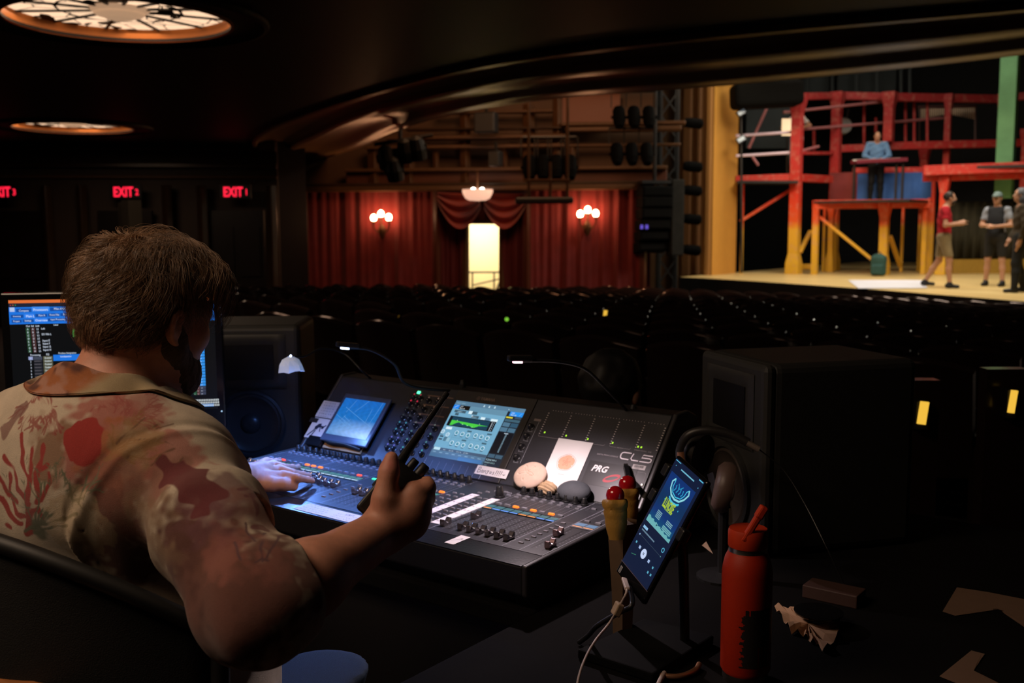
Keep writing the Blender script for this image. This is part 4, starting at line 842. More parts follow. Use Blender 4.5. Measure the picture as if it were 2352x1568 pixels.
# ---- gooseneck lamps
def goose(px,col,energy,label,head,root,neck,spot,tgt,headmat):
    t=thing('gooseneck_lamp',root,label,'lamp')
    q=MB(); q.tube(spline([root]+neck+[head],8),.0035,8); q.build('neck',BLK,t,local=False,smooth=True)
    d=(Vector(tgt)-head).normalized(); q=MB(frame(head,(neck[-1]-head),z=(0,0,1))); q.b2((-.025,-.008,.0),(.03,.008,.012)); q.build('lamp_head',BLK,t,local=False,bevel=.003)
    q=MB(frame(head,(neck[-1]-head),z=(0,0,1))); q.b2((-.012,-.005,-.004),(.006,.005,-.0002)); q.build('led',headmat,t,local=False)
    lamp('gooseneck_light','SPOT',head-Vector((0,0,.012)),energy,col,.006,tgt,spot,.6)
    q=MB(frame(root,(1,0,0),z=(0,0,1))); q.lathe([(.008,-.02),(.008,.02),(.005,.03)],10); q.build('socket',BLK,t,local=False); return t
CO=Vector((0,0,TZ))
g1=goose(0,(1,.80,.84),6.8,'gooseneck console lamp with a red and white light above the middle of the console',at(1192,829,2.05),Vector((.93,.57,TZ+.25)),[at(1390,890,2.2),at(1340,845,2.12),at(1270,829,2.08)],145,Vector((.86,.18,TZ+.08)),mat('pink_led',(1,.5,.6),.4,emit=(1,.35,.5),es=9,sample='NONE'))
q=MB(); q.ball(at(1178,826,2.05),.0035,8); q.ball(at(1181,829,2.05),.003,8); q.build('red_tip',mat('red_tip',(.6,0,0),.4,emit=(1,.02,.08),es=3,sample='NONE'),g1,local=False)
g2=goose(0,(.12,.30,1),9.5,'gooseneck console lamp with a small blue white light over the left side of the console',at(795,798,2.35),Vector((.42,.58,TZ+.26)),[at(940,885,2.5),at(905,835,2.42),at(850,803,2.38)],150,Vector((.28,.15,TZ+.08)),mat('blue_white_led',(.7,.8,1),.4,emit=(.45,.6,1),es=14,sample='NONE'))
hd=at(668,826,2.6)
t=thing('shaded_desk_lamp',hd,'small lamp with a crumpled white paper shade in front of the left speaker','lamp')
q=MB(frame(hd,RT,z=(0,0,1))); rnd=random.Random(3)
P=[];n=12
for k,(r,z) in enumerate(((.008,.008),(.020,0),(.028,-.014),(.033,-.030))):
    for i in range(n):
        a=2*PI*i/n; rr=r*(1+rnd.uniform(-.18,.18)*(k>0)); P.append((rr*math.cos(a),rr*math.sin(a)*.8,z+rnd.uniform(-.003,.003)*(k==3)))
q.add(P,[(k*n+i,k*n+(i+1)%n,(k+1)*n+(i+1)%n,(k+1)*n+i) for k in range(3) for i in range(n)]); q.build('paper_shade',mat('glowing_paper',(.8,.83,.9),.7,emit=(.42,.55,.85),es=.28),t,local=False)
q=MB(); q.ball(hd+Vector((0,0,.010)),.003,8); q.build('led',mat('blue_white_led'),t,local=False)
q=MB(); q.tube(spline([hd+Vector((0,0,.008)),at(700,818,2.65),at(740,800,2.7),at(790,812,2.75),at(830,850,2.72),Vector((.10,.58,TZ+.26))],8),.003,8); q.build('neck',BLK,t,local=False,smooth=True)
lamp('shade_light','SPOT',hd-Vector((0,0,.02)),9,(.14,.32,1),.012,Vector((.12,.12,TZ+.08)),140,.7)
# ================================================================ the mixing console
CA=math.radians(1.693); CB=math.radians(48.4287); CW=1.053; CS=.3935; CT=.2365
DM=frame((0,0,.0821),(1,0,0),y=(0,math.cos(CA),math.sin(CA)))
J=DM@Vector((0,CS,0)); BM=frame(J,(1,0,0),y=(0,math.cos(CB),math.sin(CB)))
con=thing('mixing_console',(0,0,TZ),'wide black digital mixing console with faders, knobs and a lit centre screen','mixing console')
body=mat('console_black',(.009,.009,.010),.5,var=.1,scale=20); panel=mat('console_grey_panel',(.027,.027,.033),.42,var=.1,scale=40); side=mat('console_side',(.03,.028,.03),.38)
prof=[(.0,.012),(.012,.0),(.64,.0),(.655,.02),(.655,.262),(.640,.272)]
q=MB(); pr=[(0,.03),(0,.0821),]+[(J.y,J.z)]+[((BM@Vector((0,CT,0))).y,(BM@Vector((0,CT,0))).z)]+[(.60,.272),(.64,.255),(.655,.22),(.655,.02),(.64,.0),(.03,.0)]
def extr(q,pr,x0,x1):
    n=len(pr); q.add([(x0,y,z) for y,z in pr]+[(x1,y,z) for y,z in pr],[tuple(range(n)),tuple(range(n,2*n))[::-1]]+[(i,i+n,(i+1)%n+n,(i+1)%n) for i in range(n)])
extr(q,pr,.012,CW-.012); q.build('body',body,con,bevel=.003)
for x0,x1 in ((0,.012),(CW-.012,CW)):
    q=MB(); p2=[(y+(-.003 if y<.3 else .0),z+(.0035 if z>.05 else 0)) for y,z in pr]; extr(q,p2,x0,x1); q.build('side_panel',side,con,bevel=.004,seg=3)
q=MB(DM); q.b2((.014,.0,.0),(CW-.014,.062,.0012)); q.build('palm_rest',mat('palm_rest_black',(.010,.010,.011),.3,bump=.2,scale=60),con)
q=MB(DM); q.b2((.014,.0645,.0),(CW-.014,CS-.002,.0012)); q.build('deck_panel',panel,con)
for x0,x1 in ((.014,.4365),(.683,CW-.014)):
    q=MB(BM); q.b2((x0,.004,.0),(x1,CT-.004,.0012)); q.build('bridge_panel',panel,con)
# printed lines on deck and bridge
q=MB(DM); W=(.42,.44,.50); w2=(.22,.22,.25)
banks=[(.0205,.0228),(.2055,.0226),(.445,.02237),(.7624,.02276)]
for x in (.0165,.203,.2055,.387,.445,.624,.7624,.9445,.9857,1.0388): q.quad(x-.0005,.066,x+.0005,CS-.005,.0016,W)
for b,pt in banks:
    for i in range(1,8): q.quad(b+pt*i-.0003,.075,b+pt*i+.0003,.345,.0015,w2)
    for i in range(8):
        x=b+pt*(i+.5)
        for k in range(9): q.quad(x-.003,.283+k*.0055,x-.0005,.2845+k*.0055,.0016,(.4,.4,.44)); 
        for k in range(12): q.quad(x+.004,.095+k*.010,x+.0075,.0958+k*.010,.0016,(.42,.42,.46)); q.quad(x-.0075,.095+k*.010,x-.004,.0958+k*.010,.0016,(.42,.42,.46))
        q.quad(x-.0012,.085,x+.0012,.222,.0016,(.002,.002,.002))
for x in (.9975,1.0235):
    q.quad(x-.0012,.085,x+.0012,.222,.0016,(.002,.002,.002))
    for k in range(12): q.quad(x+.004,.095+k*.010,x+.0075,.0958+k*.010,.0016,(.42,.42,.46))
    for k in range(9): q.quad(x-.003,.283+k*.0055,x-.0005,.2845+k*.0055,.0016,(.4,.4,.44))
for x0,y0,x1,y1 in ((.9475,.075,.982,.25),(.955,.335,.982,.37),(.80-.075,.305,.765-.005,.325)):
    for a in ((x0,y0,x1,y0+.0005),(x0,y1,x1,y1+.0005),(x0,y0,x0+.0005,y1),(x1,y0,x1+.0005,y1)): q.quad(*a,.0016,w2)
q.build('deck_printing',INK,con,col=True)
# keys
keym=mat('grey_key',(.22,.22,.25),.45); capk=[0]; rest=MB()
def key(x,s,w=.012,h=.0048,m=None,name='key',z=.0025):
    if m is None and capk[0]>=98: rest.M=DM; rest.box((x,s,.0012+z/2),(w,h,z),taper=.85); return
    q=MB(DM); q.box((x,s,.0012+z/2),(w,h,z),taper=.85); q.build(name,m or keym,con)
    if m is None: capk[0]+=1
ORG=mat('orange_lit_key',(.6,.15,.02),.4,emit=(1,.20,.02),es=1.3,sample='NONE',var=.3); REDK=mat('red_lit_key',(.6,.05,.03),.4,emit=(1,.10,.06),es=1.1,sample='NONE'); GRN=mat('green_lit_key',(.1,.6,.3),.4,emit=(.05,.95,.35),es=1.2,sample='NONE')
lit={(3,2):ORG,(3,4):ORG,(3,6):ORG,(0,2):REDK,(0,6):ORG,(0,7):ORG,(1,0):ORG,(1,6):REDK,(2,7):ORG}
for bi in (3,2,1,0):
    b,pt=banks[bi]
    for i in range(8):
        x=b+pt*(i+.5); m=lit.get((bi,i))
        if bi==2 and i<7 and False: continue
        key(x+.002,.274,.014,.0062,m,'lit_key' if m else 'key',.0032); key(x,.348); key(x+.003,.334,.011)
for x in (.9975,1.0235): key(x+.002,.274,.014,.006); key(x,.348); key(x+.003,.334,.011)
for i in range(8): key(.966,.098+i*.020,.011,.0045)
key(.966,.352,.012,.0045)
for i in range(6): key(.416,.105+i*.022,.011,.0045)
key(.409,.270,.014,.006,GRN,'lit_key')
for c,x in enumerate((.643,.664,.714,.731)):
    for i in range(9): key(x,.105+i*.0225,.011,.0048)
for x,s in ((.70,.33),(.715,.343),(.735,.352),(.69,.315),(.768-.02,.348),(.755,.335)): key(x,s,.011,.0045)
q=rest.build('key',keym,con); q['kind']='stuff'
q=MB(DM)
# name displays: teal field over a coloured bar
def names(bi,cols,teal,on=1):
    b,pt=banks[bi]; q=MB(DM); q.b2((b+.001,.231,.0012),(b+pt*8-.001,.262,.0022)); q.build('display_housing',BLKG,con)
    q=MB(DM)
    for i in range(8):
        x=b+pt*i; q.quad(x+.0015,.2425,x+pt-.0015,.258,.0024,teal); q.quad(x+.0015,.2355,x+pt-.0015,.2405,.0024,cols[i])
        for k in range(3): q.quad(x+.004+k*.005,.247,x+.0075+k*.005,.249,.0026,tuple(c*.45 for c in teal))
    q.build('channel_name_display',LEDN,con,col=True)
O_=(1,.33,.08); B_=(.15,.35,1); Wt=(.55,.75,1.0); Rd=(1,.04,.05)
names(3,[O_,B_,B_,B_,O_,O_,B_,B_],(.055,.17,.20)); names(0,[Wt]*8,(.06,.20,.17)); names(1,[Wt]*8,(.07,.22,.22)); names(2,[Wt,Wt,Wt,Wt,Wt,Wt,Rd,Rd],(.07,.24,.24))
q=MB(DM); q.b2((.987,.229,.0012),(1.038,.262,.0022)); q.build('display_housing',mat('pale_display_frame',(.10,.10,.12),.3),con); q=MB(DM)
for x in (.9895,1.0145): q.quad(x,.243,x+.022,.258,.0024,(.14,.25,.42)); q.quad(x,.2345,x+.022,.2385,.0024,(1,.42,.2))
q.build('channel_name_display',LEDN,con,col=True)
# faders
capm=mat('fader_cap_gloss',(.45,.42,.44),.2,.9); capm2=mat('fader_cap_dark_gloss',(.24,.21,.22),.18,.85); mastm=mat('master_cap_pink_gloss',(.42,.28,.30),.2,.8)
def fader(x,s,m):
    q=MB(DM); zz=.0015; W=.0115; L=.024
    pts=[(-L/2,0),(-L/2,.0125),(-L*.40,.0135),(-L*.30,.0115),(-L*.12,.0065),(0,.0055),(L*.12,.0065),(L*.30,.0115),(L*.40,.0135),(L/2,.0125),(L/2,0)]
    n=len(pts); q.add([(x-W/2,s+y,zz+z) for y,z in pts]+[(x+W/2,s+y,zz+z) for y,z in pts],[tuple(range(n)),tuple(range(n,2*n))[::-1]]+[(i,i+n,(i+1)%n+n,(i+1)%n) for i in range(n)])
    o=q.build('fader_cap',m,con,bevel=.0012,seg=2)
    q=MB(DM); q.b2((x-W*.52,s-.0006,zz+.0052),(x+W*.52,s+.0006,zz+.0062)); q.build('cap_line',WHT,o)
for bi,ss in ((0,[.20,.195,.185,.19,.175,.17,.17,.17]),(1,[.165,.17,.195,.20,.185,.178,.178,.178]),(2,[.167]*8),(3,[.104,.172]+[.104]*6)):
    b,pt=banks[bi]
    for i in range(8): fader(b+pt*(i+.5),ss[i],capm2 if bi==3 else capm)
fader(.9975,.176,mastm); fader(1.0235,.112,mastm)
# encoders
knm=mat('encoder_black',(.014,.014,.015),.32)
def knob(M,x,s,r=.0062,h=.017,name='encoder',m=None,par=None):
    q=MB(M); q.lathe([(r*1.45,.001),(r*1.45,.0035),(r*1.12,.0045),(r*1.05,h*.55),(r*.86,h*.62),(r*.80,h*.95),(r*.66,h)],16,Matrix.Translation((x,s,0))); return q.build(name,m or knm,par or con,smooth=True)
for b,pt in banks:
    for i in range(8): knob(DM,b+pt*(i+.5),.366 if b!=.445 else .372)
knob(DM,.744,.317,.0085,.026,'touch_and_turn_knob')
# ---- bridge: selected channel knobs
q=MB(BM); 
for s in (.200,.172,.144,.118): q.quad(.345,s+.006,.432,s+.0095,.0016,(.16,.10,.08))
for x in (.337,.375,.415,.4375): q.quad(x-.0003,.02,x+.0003,.19,.0016,w2)
for i in range(9): q.quad(.445+i*.02237-.0003,.003,.445+i*.02237+.0003,.030,.0044,(.28,.30,.36))
q.quad(.4448,.003,.4456,.034,.0045,W); q.quad(.6235,.003,.6243,.034,.0045,W)
# user knob brackets
for s in (.158,.132,.103,.074): q.quad(.6935,s-.012,.7075,s-.0114,.0016,W); q.quad(.6935,s-.012,.6941,s-.006,.0016,W); q.text('ABCD'[int((.158-s)/.027+.3)],.703,s-.0095,.0035,.0016,W)
q.quad(.713,.062,.7137,.175,.0016,W); q.quad(.697,.176,.7165,.182,.0016,(.22,.18,.18))
# meter bridge dots and scales
for c in range(38):
    x=.737+c*.00745+(c//8)*.004
    if x>1.03: break
    for k in range(15):
        q.quad(x,.150+k*.0038,x+.0022,.1518+k*.0038,.0016,(.035,.035,.04))
    q.quad(x,.2085,x+.0012,.2105,.0016,(.6,.56,.56))
for x in (.729,.792,.856,.921,.985,1.036):
    for k in range(10): q.quad(x-.0022,.1445+k*.0062,x+.0012,.1462+k*.0062,.0016,(.75,.70,.70))
def path(pts,w=.0005,c=(.35,.33,.34)): q.stroke(pts,w,.0016,c)
path([(.727,.142),(.729,.138),(.805,.138)]); path([(.815,.138),(.905,.138),(.908,.141)]); path([(.920,.142),(.922,.138),(.938,.138)]); path([(.955,.138),(.972,.138),(.974,.141)])
q.text('IN',.807,.137,.0035,.0016,(.35,.33,.34)); q.text('MATRIX',.940,.1365,.0042,.0016,(.35,.33,.34)); q.text('STEREO MONO  CUE',.983,.137,.0045,.0016,(.35,.33,.34))
q.build('meter_scale',INK,con,col=True); q=MB(BM)
q.text('DIGITAL MIXING CONSOLE',.8985,.1140,.0050,.0017,(.40,.37,.40),sx=.86)
G=(.75,.70,.76); w_=.0030
q.stroke([(.981,.1290),(.963,.1290),(.9585,.1272),(.957,.1235),(.957,.1185),(.9585,.1150),(.963,.1130),(.979,.1130)],w_,.0017,G)
q.stroke([(.9865,.1292),(.9845,.1210),(.984,.1165),(.987,.1132),(1.003,.1130)],w_,.0017,G)
q.stroke([(1.033,.1290),(1.0105,.1290),(1.0085,.1222),(1.028,.1222),(1.0325,.1205),(1.0325,.1150),(1.028,.1128),(1.006,.1128)],w_,.0017,G)
q.build('model_lettering',INK,con,col=True); q=MB(BM)
q.text('YAMAHA',.5185,.2115,.0125,.0045,(.20,.14,.11),sx=.86,bold=.015); q.ring((.5105,.2155),.0045,.0012,24,.0045,col=(.16,.11,.09)); 
for a in (90,210,330): q.stroke([(.5105,.2155),(.5105+.004*math.cos(math.radians(a)),.2155+.004*math.sin(math.radians(a)))],.001,.0046,(.16,.11,.09))
q.build('maker_lettering',INK,con,col=True)
q=MB(BM)
for x,k in ((.741,0),(.801,1),(.860,2),(.925,3),(.9895,4),(.9975,5)): q.b2((x-.0016,.1475-.0005*k,.0013),(x+.0016,.1515-.0005*k,.0020),col=(.55,1.1,.05))
q.build('level_meter_light',LEDN,con,col=True)
rows=[(.200,(.35,.03,.05)),(.180,(.6,.02,.06)),(.158,(.015,.02,.025)),(.136,(.03,.04,.045)),(.114,(.05,.25,.38)),(.093,(.05,.27,.40)),(.069,(.13,.13,.55)),(.047,(.13,.13,.6))]
ind=MB(BM)
for r_,(s,c) in enumerate(rows):
    for j,x in enumerate((.306,.328)):
        knob(BM,x+.002,s-.006,.0055,.014); MB(BM).disc((x-.006,s+.006),.0026,10,.0020,c).build('ring_indicator',LEDN,con,col=True)
for r_,(s,c) in enumerate(((.196,(.12,.07,.05)),(.170,(.10,.05,.03)),(.144,(.12,.08,.06)),(.120,(.12,.14,.13)),(.094,(.08,.2,.22)),(.070,(.08,.25,.27)),(.046,(.06,.35,.40)))):
    for j,x in enumerate((.360,.392,.424)):
        if r_ in(0,1,2) and j==2: continue
        knob(BM,x,s-.006,.0055,.014); MB(BM).disc((x-.007,s+.006),.0026,10,.0020,c).build('ring_indicator',LEDN,con,col=True)
for s in (.158,.132,.103,.074): knob(BM,.699,s,.0060,.014); 
q=MB(BM)
for s in (.158,.132,.103,.074): q.disc((.6905,s+.009),.0028,12,.0022,(.10,.09,.10))
q.build('user_knob_marker',INK,con,col=True)
q=MB(BM); q.b2((.307,.208,.001),(.317,.216,.004)); q.build('power_key',mat('green_power_key',(.1,.6,.3),.4,emit=(.10,1,.45),es=2.0,sample='NONE'),con,bevel=.001)
# ---- centre screen
q=MB(BM); q.b2((.4375,.002,.0),(.682,CT-.002,.0040)); q.build('screen_bezel',mat('bezel_dark',(.022,.019,.018),.5,var=.1),con,bevel=.002)
SM=BM@Matrix.Translation((.4478,.0404,.0043)); SWd,SHt=.2157,.1618
q=MB(SM)
# content laid out in the zoomed screen view, 4 corners known
import numpy as _n
def homog(src,dst):
    A=[];
    for (x,y),(u,v) in zip(src,dst): A.append([x,y,1,0,0,0,-u*x,-u*y,-u]); A.append([0,0,0,x,y,1,-v*x,-v*y,-v])
    return _n.linalg.svd(_n.array(A,float))[2][-1].reshape(3,3)
Hs=homog([(640,295),(1775,430),(1345,1392),(200,1200)],[(0,SHt),(SWd,SHt),(SWd,0),(0,0)])
def S(x,y): p=Hs@_n.array([x,y,1.]); return (p[0]/p[2],p[1]/p[2])
def sq(x0,y0,x1,y1,c,z=.0001):
    """rectangle on the screen between two opposite corners seen in the zoomed view (top left, bottom right)"""
    a=S(x0,y0);b=S(x1,y1); q.quad(a[0],b[1],b[0],a[1],z,c)
CY=(.17,.40,.58); dk=(.012,.03,.05)
q.quad(0,0,SWd,SHt,0,(.05,.12,.19)); q.quad(0,.012,.168,.150,.00005,CY); q.quad(.045,.135,.168,.150,.0001,(.13,.28,.40)); q.quad(.168,0,SWd,.150,.00008,(.012,.018,.03)); q.quad(0,.150,SWd,SHt,.0001,(.10,.21,.32))
q.quad(0,.138,.0185,.1495,.0002,(.02,.25,.85)); q.quad(.0185,.1375,.052,.1498,.0002,(.006,.004,.003)); q.quad(.176,.138,SWd,.1505,.0002,(.02,.28,.85))
q.stroke([(.004,.141),(.009,.145),(.014,.147)],.001,.0003,(.7,.85,1))
q.text('CH9',.0205,.1450,.0048,.0003,(.8,.9,1)); q.text('PRO LR',.0205,.1392,.0052,.0003,(.8,.9,1)); q.text('CH9',.180,.1450,.0048,.0003,(.8,.9,1)); q.text('PRO LR',.180,.1392,.0052,.0003,(.8,.9,1)); q.stroke([(.205,.141),(.211,.148)],.0008,.0003,(.3,.6,1))
for a in ((.010,.128,.046,.1352),(.016,.120,.0275,.1265),(.070,.118,.092,.1255),(.057,.128,.070,.1365),(.070,.128,.082,.1365)): q.quad(*a,.00025,(.05,.10,.14))
q.text('INSERT',.020,.1295,.0045,.0003,(.5,.7,.8)); q.text('DLY1',.0735,.1195,.005,.0003,(.5,.7,.8))
for a in ((.055,.1285,.066,.137),(.099,.1175,.112,.1245),(.131,.1155,.151,.1235),(.010,.0785,.0285,.0855)): q.quad(*a,.0003,(.72,.88,.95))
q.quad(.113,.117,.127,.124,.0003,(.10,.22,.34)); q.text('q',.068,.122,.009,.0003,(.8,.9,1))
gx0,gx1,gy0,gy1=.006,.150,.0845+.0055,.1150
q.quad(gx0,gy0-.0015,gx1,gy1+.002,.0003,(.004,.006,.01)); q.quad(gx0+.009,gy0+.0005,gx1-.018,gy1,.00035,(.010,.05,.09))
X=[.016,.040,.052,.066,.078,.100,.132]; base=[.1040]*7
top=[(.016,.1055),(.130,.1015)]; low=[(.016,.0905),(.024,.092),(.033,.0985),(.041,.1015),(.048,.0985),(.054,.0965),(.062,.0980),(.070,.0945),(.077,.0958),(.086,.0920),(.093,.0925),(.104,.0985),(.118,.1003),(.130,.1012)]
vs=[];n=len(low)
for x,y in low: vs+=[(x,y,.0004),(x,.1055-(x-.016)*.035,.0004)]
q.add(vs,[(2*i,2*i+2,2*i+3,2*i+1) for i in range(n-1)],(.07,.62,.06))
for x,y in ((.033,.1062),(.054,.0975),(.070,.0962),(.086,.0935),(.104,.1042)): q.disc((x,y),.0011,8,.0005,(.6,.95,.6))
for i in range(9): q.quad(.138+.0,.0905+i*.0027,.1405,.0918+i*.0027,.0005,(.7,.8,.9)); q.quad(.1435,.0905+i*.0027,.146,.0918+i*.0027,.0005,(.02,.03,.05) if i%2 else (.5,.6,.7))
kn=[(.006,.0705,0),(.025,.0640,0)]+[(.0495+.0185*i-(.0 if i<3 else -.004),.0725-(i%3)*.0012,1) for i in range(6)]+[(.0495+.0185*i-(.0 if i<3 else -.004),.0440-(i%3)*.0010,1) for i in range(6)]
for x,y,c in kn: q.ring((x,y),.0052,.0013,18,.0004,col=(.75,.9,1)); q.disc((x,y),.0042,14,.0003,(.04,.25,.36) if c else (.3,.5,.65)); q.stroke([(x,y),(x+.003,y+.003)],.0007,.00045,(.8,.9,1)); q.quad(x-.004,y-.009,x+.004,y-.0072,.0003,(.03,.08,.12))
for a in ((.041,.058,.150,.0585),(.0405,.030,.041,.082),(.100,.030,.1005,.082)): q.quad(*a,.0003,(.10,.25,.38))
for x,y in ((.078,.079),(.140,.079),(.075,.0525),(.137,.0525)): q.quad(x,y,x+.014,y+.0042,.0003,(.05,.12,.17))
for x,y in ((.004,.055),(.004,.047)): q.quad(x,y,x+.011,y+.004,.0003,(.03,.05,.08))
for x,y,c in ((.019,.045,(.08,.18,.26)),(.029,.045,(.28,.5,.62))): q.quad(x,y,x+.009,y+.011,.0003,c)
q.quad(0,.018,.168,.0265,.0002,(.06,.10,.16)); q.quad(.004,.019,.024,.0262,.0003,(.5,.75,.85))
for x,t_ in ((.034,'MIX'),(.052,'SEL CH'),(.075,'CH 9-16'),(.098,'ATTEN')): q.text(t_,x,.0205,.0045,.0004,(.55,.7,.8))
q.quad(0,.009,.168,.0175,.0002,(.08,.16,.26)); q.quad(.090,.0,.163,.010,.0003,(.05,.16,.36)); q.quad(0,0,.09,.009,.0002,(.06,.14,.24))
for i in range(8): q.quad(.006+i*.020,.012,.016+i*.020,.0145,.0004,(.2,.35,.5))
for a in ((.1705,.122,.2145,.129,(.05,.12,.17)),(.1705,.108,.191,.1195,(.08,.18,.27)),(.1935,.108,.2145,.1195,(.03,.09,.15)),(.1695,.094,.190,.1055,(.08,.18,.27)),(.1925,.094,.2135,.1055,(.07,.16,.24)),(.1705,.1315,.190,.1355,(.75,.65,.05)),(.196,.1315,.2145,.137,(.04,.08,.13)),(.171,.022,.190,.0315,(.05,.11,.17)),(.1925,.022,.2125,.0315,(.05,.11,.17))): q.quad(*a[:4],.0003,a[4])
q.quad(.1705,.034,.2145,.0915,.0002,(.004,.005,.009))
for i in range(15): q.quad(.192,.038+i*.0034,.1965,.0395+i*.0034,.0004,(.25,.40,.5))
q.quad(.187,.0885,.199,.0905,.0004,(.5,.6,.7)); q.text('SCENE 049 A',.170,.0135,.0062,.0004,(.5,.7,.75),sx=.9); q.text('BANJO SOLO',.170,.0065,.0050,.0004,(.4,.6,.6)); q.text('12:40',.172,.0,.0035,.0004,(.3,.5,.5))
for x in (.092,.108,.125): q.disc((x,.1565),.0018,12,.0004,(.55,.75,.85)); q.quad(x-.0025,.1525,x+.0025,.1545,.0004,(.55,.75,.85))
q.text('AUG 1 20:04',.005,.1535,.0050,.0004,(.3,.5,.6)); q.disc((.168,.155),.0012,8,.0004,(.6,.8,.9))
q.build('touch_screen',LED,con,col=True)
# rental sticker with mark
q=MB(BM); q.b2((.888,.040,.0012),(1.010,.0975,.0016)); q.build('sticker',mat('dark_sticker',(.024,.023,.026),.35),con)
q=MB(BM); q.text('PRG',.9000,.0735,.0215,.0019,(.80,.77,.79),sx=.98,shear=.28,bold=.03)
rd=(.42,.02,.04)
for s_ in (1,-1):
    P=[]
    for k in range(22):
        a=math.radians(-25+k*9.2); wv=.0105*math.sin(PI*min(1,(k+1)/22))**.7+.0010
        x=.021*math.cos(a);y=.0085*math.sin(a); c_,s2=math.cos(.42),math.sin(.42); P.append((s_*(x*c_-y*s2),s_*(x*s2+y*c_),wv))
    vs=[]
    for x,y,wv in P: vs+=[(.9575+x,.0625+y,.0018),(.9575+x*(1-wv/.021),.0625+y*(1-wv/.021),.0018)]
    q.add(vs,[(2*i,2*i+2,2*i+3,2*i+1) for i in range(len(P)-1)],rd)
q.text('www.prg.com',.962,.0435,.0042,.0018,(.55,.5,.5))
q.build('sticker_printing',INK,con,col=True)
q=MB(BM); q.b2((.995,.0935,.0012),(1.0265,.1045,.0018)); q.build('barcode_label',mat('pale_label',(.5,.47,.48),.5),con)
q=MB(BM); rnd=random.Random(9); x=.999
while x<1.0215: w3=rnd.choice((.0003,.0006,.0009)); q.quad(x,.0975,x+w3,.1030,.0020,(.06,.06,.06)); x+=w3+rnd.choice((.0005,.0008))
q.text('01003264',1.001,.0945,.0028,.0020,(.1,.1,.1)); q.build('barcode',INK,con,col=True)
q=MB(BM); 
for a in (((.985,.088),(1.030,.088)),((1.030,.088),(1.033,.085)),((1.033,.085),(1.033,.055))): q.stroke(a,.0005,.0016,(.3,.28,.3))
q.text('USB 2A',.993,.081,.004,.0016,(.35,.33,.35)); q.build('bridge_marks',INK,con,col=True)
q=MB(BM); q.lathe([(.0035,.001),(.0035,.0025),(.002,.003)],12,Matrix.Translation((1.033,.060,0))); q.build('screw',STEEL,con)
# ---- things resting on the console
def onb(x,t,h=0): return con.location+BM@Vector((x,t,h))
def ond(x,s,h=0): return con.location+DM@Vector((x,s,h))
WBM=Matrix.Translation(con.location)@BM; WDM=Matrix.Translation(con.location)@DM
def scribble(q,x0,x1,y,h,z,seed,col=(.04,.04,.06),w=.0005,dens=1.0):
    rnd=random.Random(seed); x=x0
    while x<x1:
        L=rnd.uniform(.006,.014)*dens; P=[]; n=int(8)
        for k in range(n): P.append((x+L*k/n,y+h*(.5*math.sin(k*1.9+rnd.uniform(0,2))+rnd.uniform(-.1,.1))))
        q.stroke(P,w,z,col); x+=L+rnd.uniform(.002,.004)
def paper(name,M,x0,y0,x1,y1,label,cat,z=.0018,m=None,draw=None,rot=0,group=None,th=.0003):
    c=M@Vector(((x0+x1)/2,(y0+y1)/2,z)); t=thing(name,c,label,cat,group)
    R_=M.to_3x3().to_4x4()@Matrix.Rotation(rot,4,'Z'); q=MB(R_); hx,hy=(x1-x0)/2,(y1-y0)/2
    q.box((0,0,th/2),(2*hx,2*hy,th)); q.build('sheet',m or WHT,t)
    if draw: q=MB(R_); draw(q,hx,hy,th+.0003); q.build('writing',INK,t,col=True)
    return t
TAPE=mat('white_tape',(.80,.76,.78),.6,var=.03)
def d1(q,hx,hy,z):
    for k in range(7): q.M=q.M; scribble(q,-hx*.7,hx*.8,-hy+hy*2*(k+.5)/7,.006,z,k,w=.0009,dens=.8)
paper('labelled_tape_strip',WDM,.679,.108,.701,.302,'white tape strip with scribbled names, left of two running up the key field','tape',m=TAPE,draw=d1,group='white tape strips on the console keys')
paper('labelled_tape_strip',WDM,.738,.098,.760,.298,'white tape strip with scribbled names, right of two, beside the lit name displays','tape',m=TAPE,draw=d1,group='white tape strips on the console keys')
def d2(q,hx,hy,z): q.stroke([(-.008,-.010),(.0,.0),(.006,.010)],.0008,z,(.05,.05,.06)); q.stroke([(.000,.0095),(.006,.010),(.006,.004)],.0008,z,(.05,.05,.06))
paper('arrow_tape',WDM,.843,.020,.866,.070,'short white tape with a drawn arrow on the front edge of the console','tape',m=TAPE,draw=d2)
def banj(q,hx,hy,z):
    s=1; k=(.01,.01,.03); w=.0014
    def st(P): q.stroke([(x*.001-.043,y*.001-.0085) for x,y in P],w,z,k)
    st([(3,1),(4,15)]); st([(4,15),(9,15.5),(10,12),(5,9),(11,7.5),(11,3),(3,1)])
    st([(19,8),(15,9),(13.5,5),(15,2.5),(18.5,4),(19,8),(19.5,2.5)]); st([(22,8.5),(22.5,2.5)]); st([(22.3,6.5),(25,9),(27,7.5),(27.5,3)])
    st([(30,9),(36,9)]); st([(33,9),(33,2),(30,0.5),(29,3)]); st([(41,8.5),(38.5,6),(40,3),(43,4),(43,7.5),(41,8.5)]); st([(51,9),(47.5,8),(48.5,6),(51,5),(50,2),(46.5,3)])
    for x in (56,61,66,71): st([(x+1,14),(x,4.5)]); q.disc((x*.001-.0432,.0018-.0085),.0009,8,z,k)
    for x in (77,81): q.disc((x*.001-.043,.0115-.0085),.0006,8,z,k)
    st([(76,7),(78,5),(81,5),(83,7.5)])
paper('handwritten_tape',WBM,.604,.0155,.697,.0385,'white tape with Banjos and four exclamation marks written by hand under the screen','tape',z=.0045,m=TAPE,draw=banj)
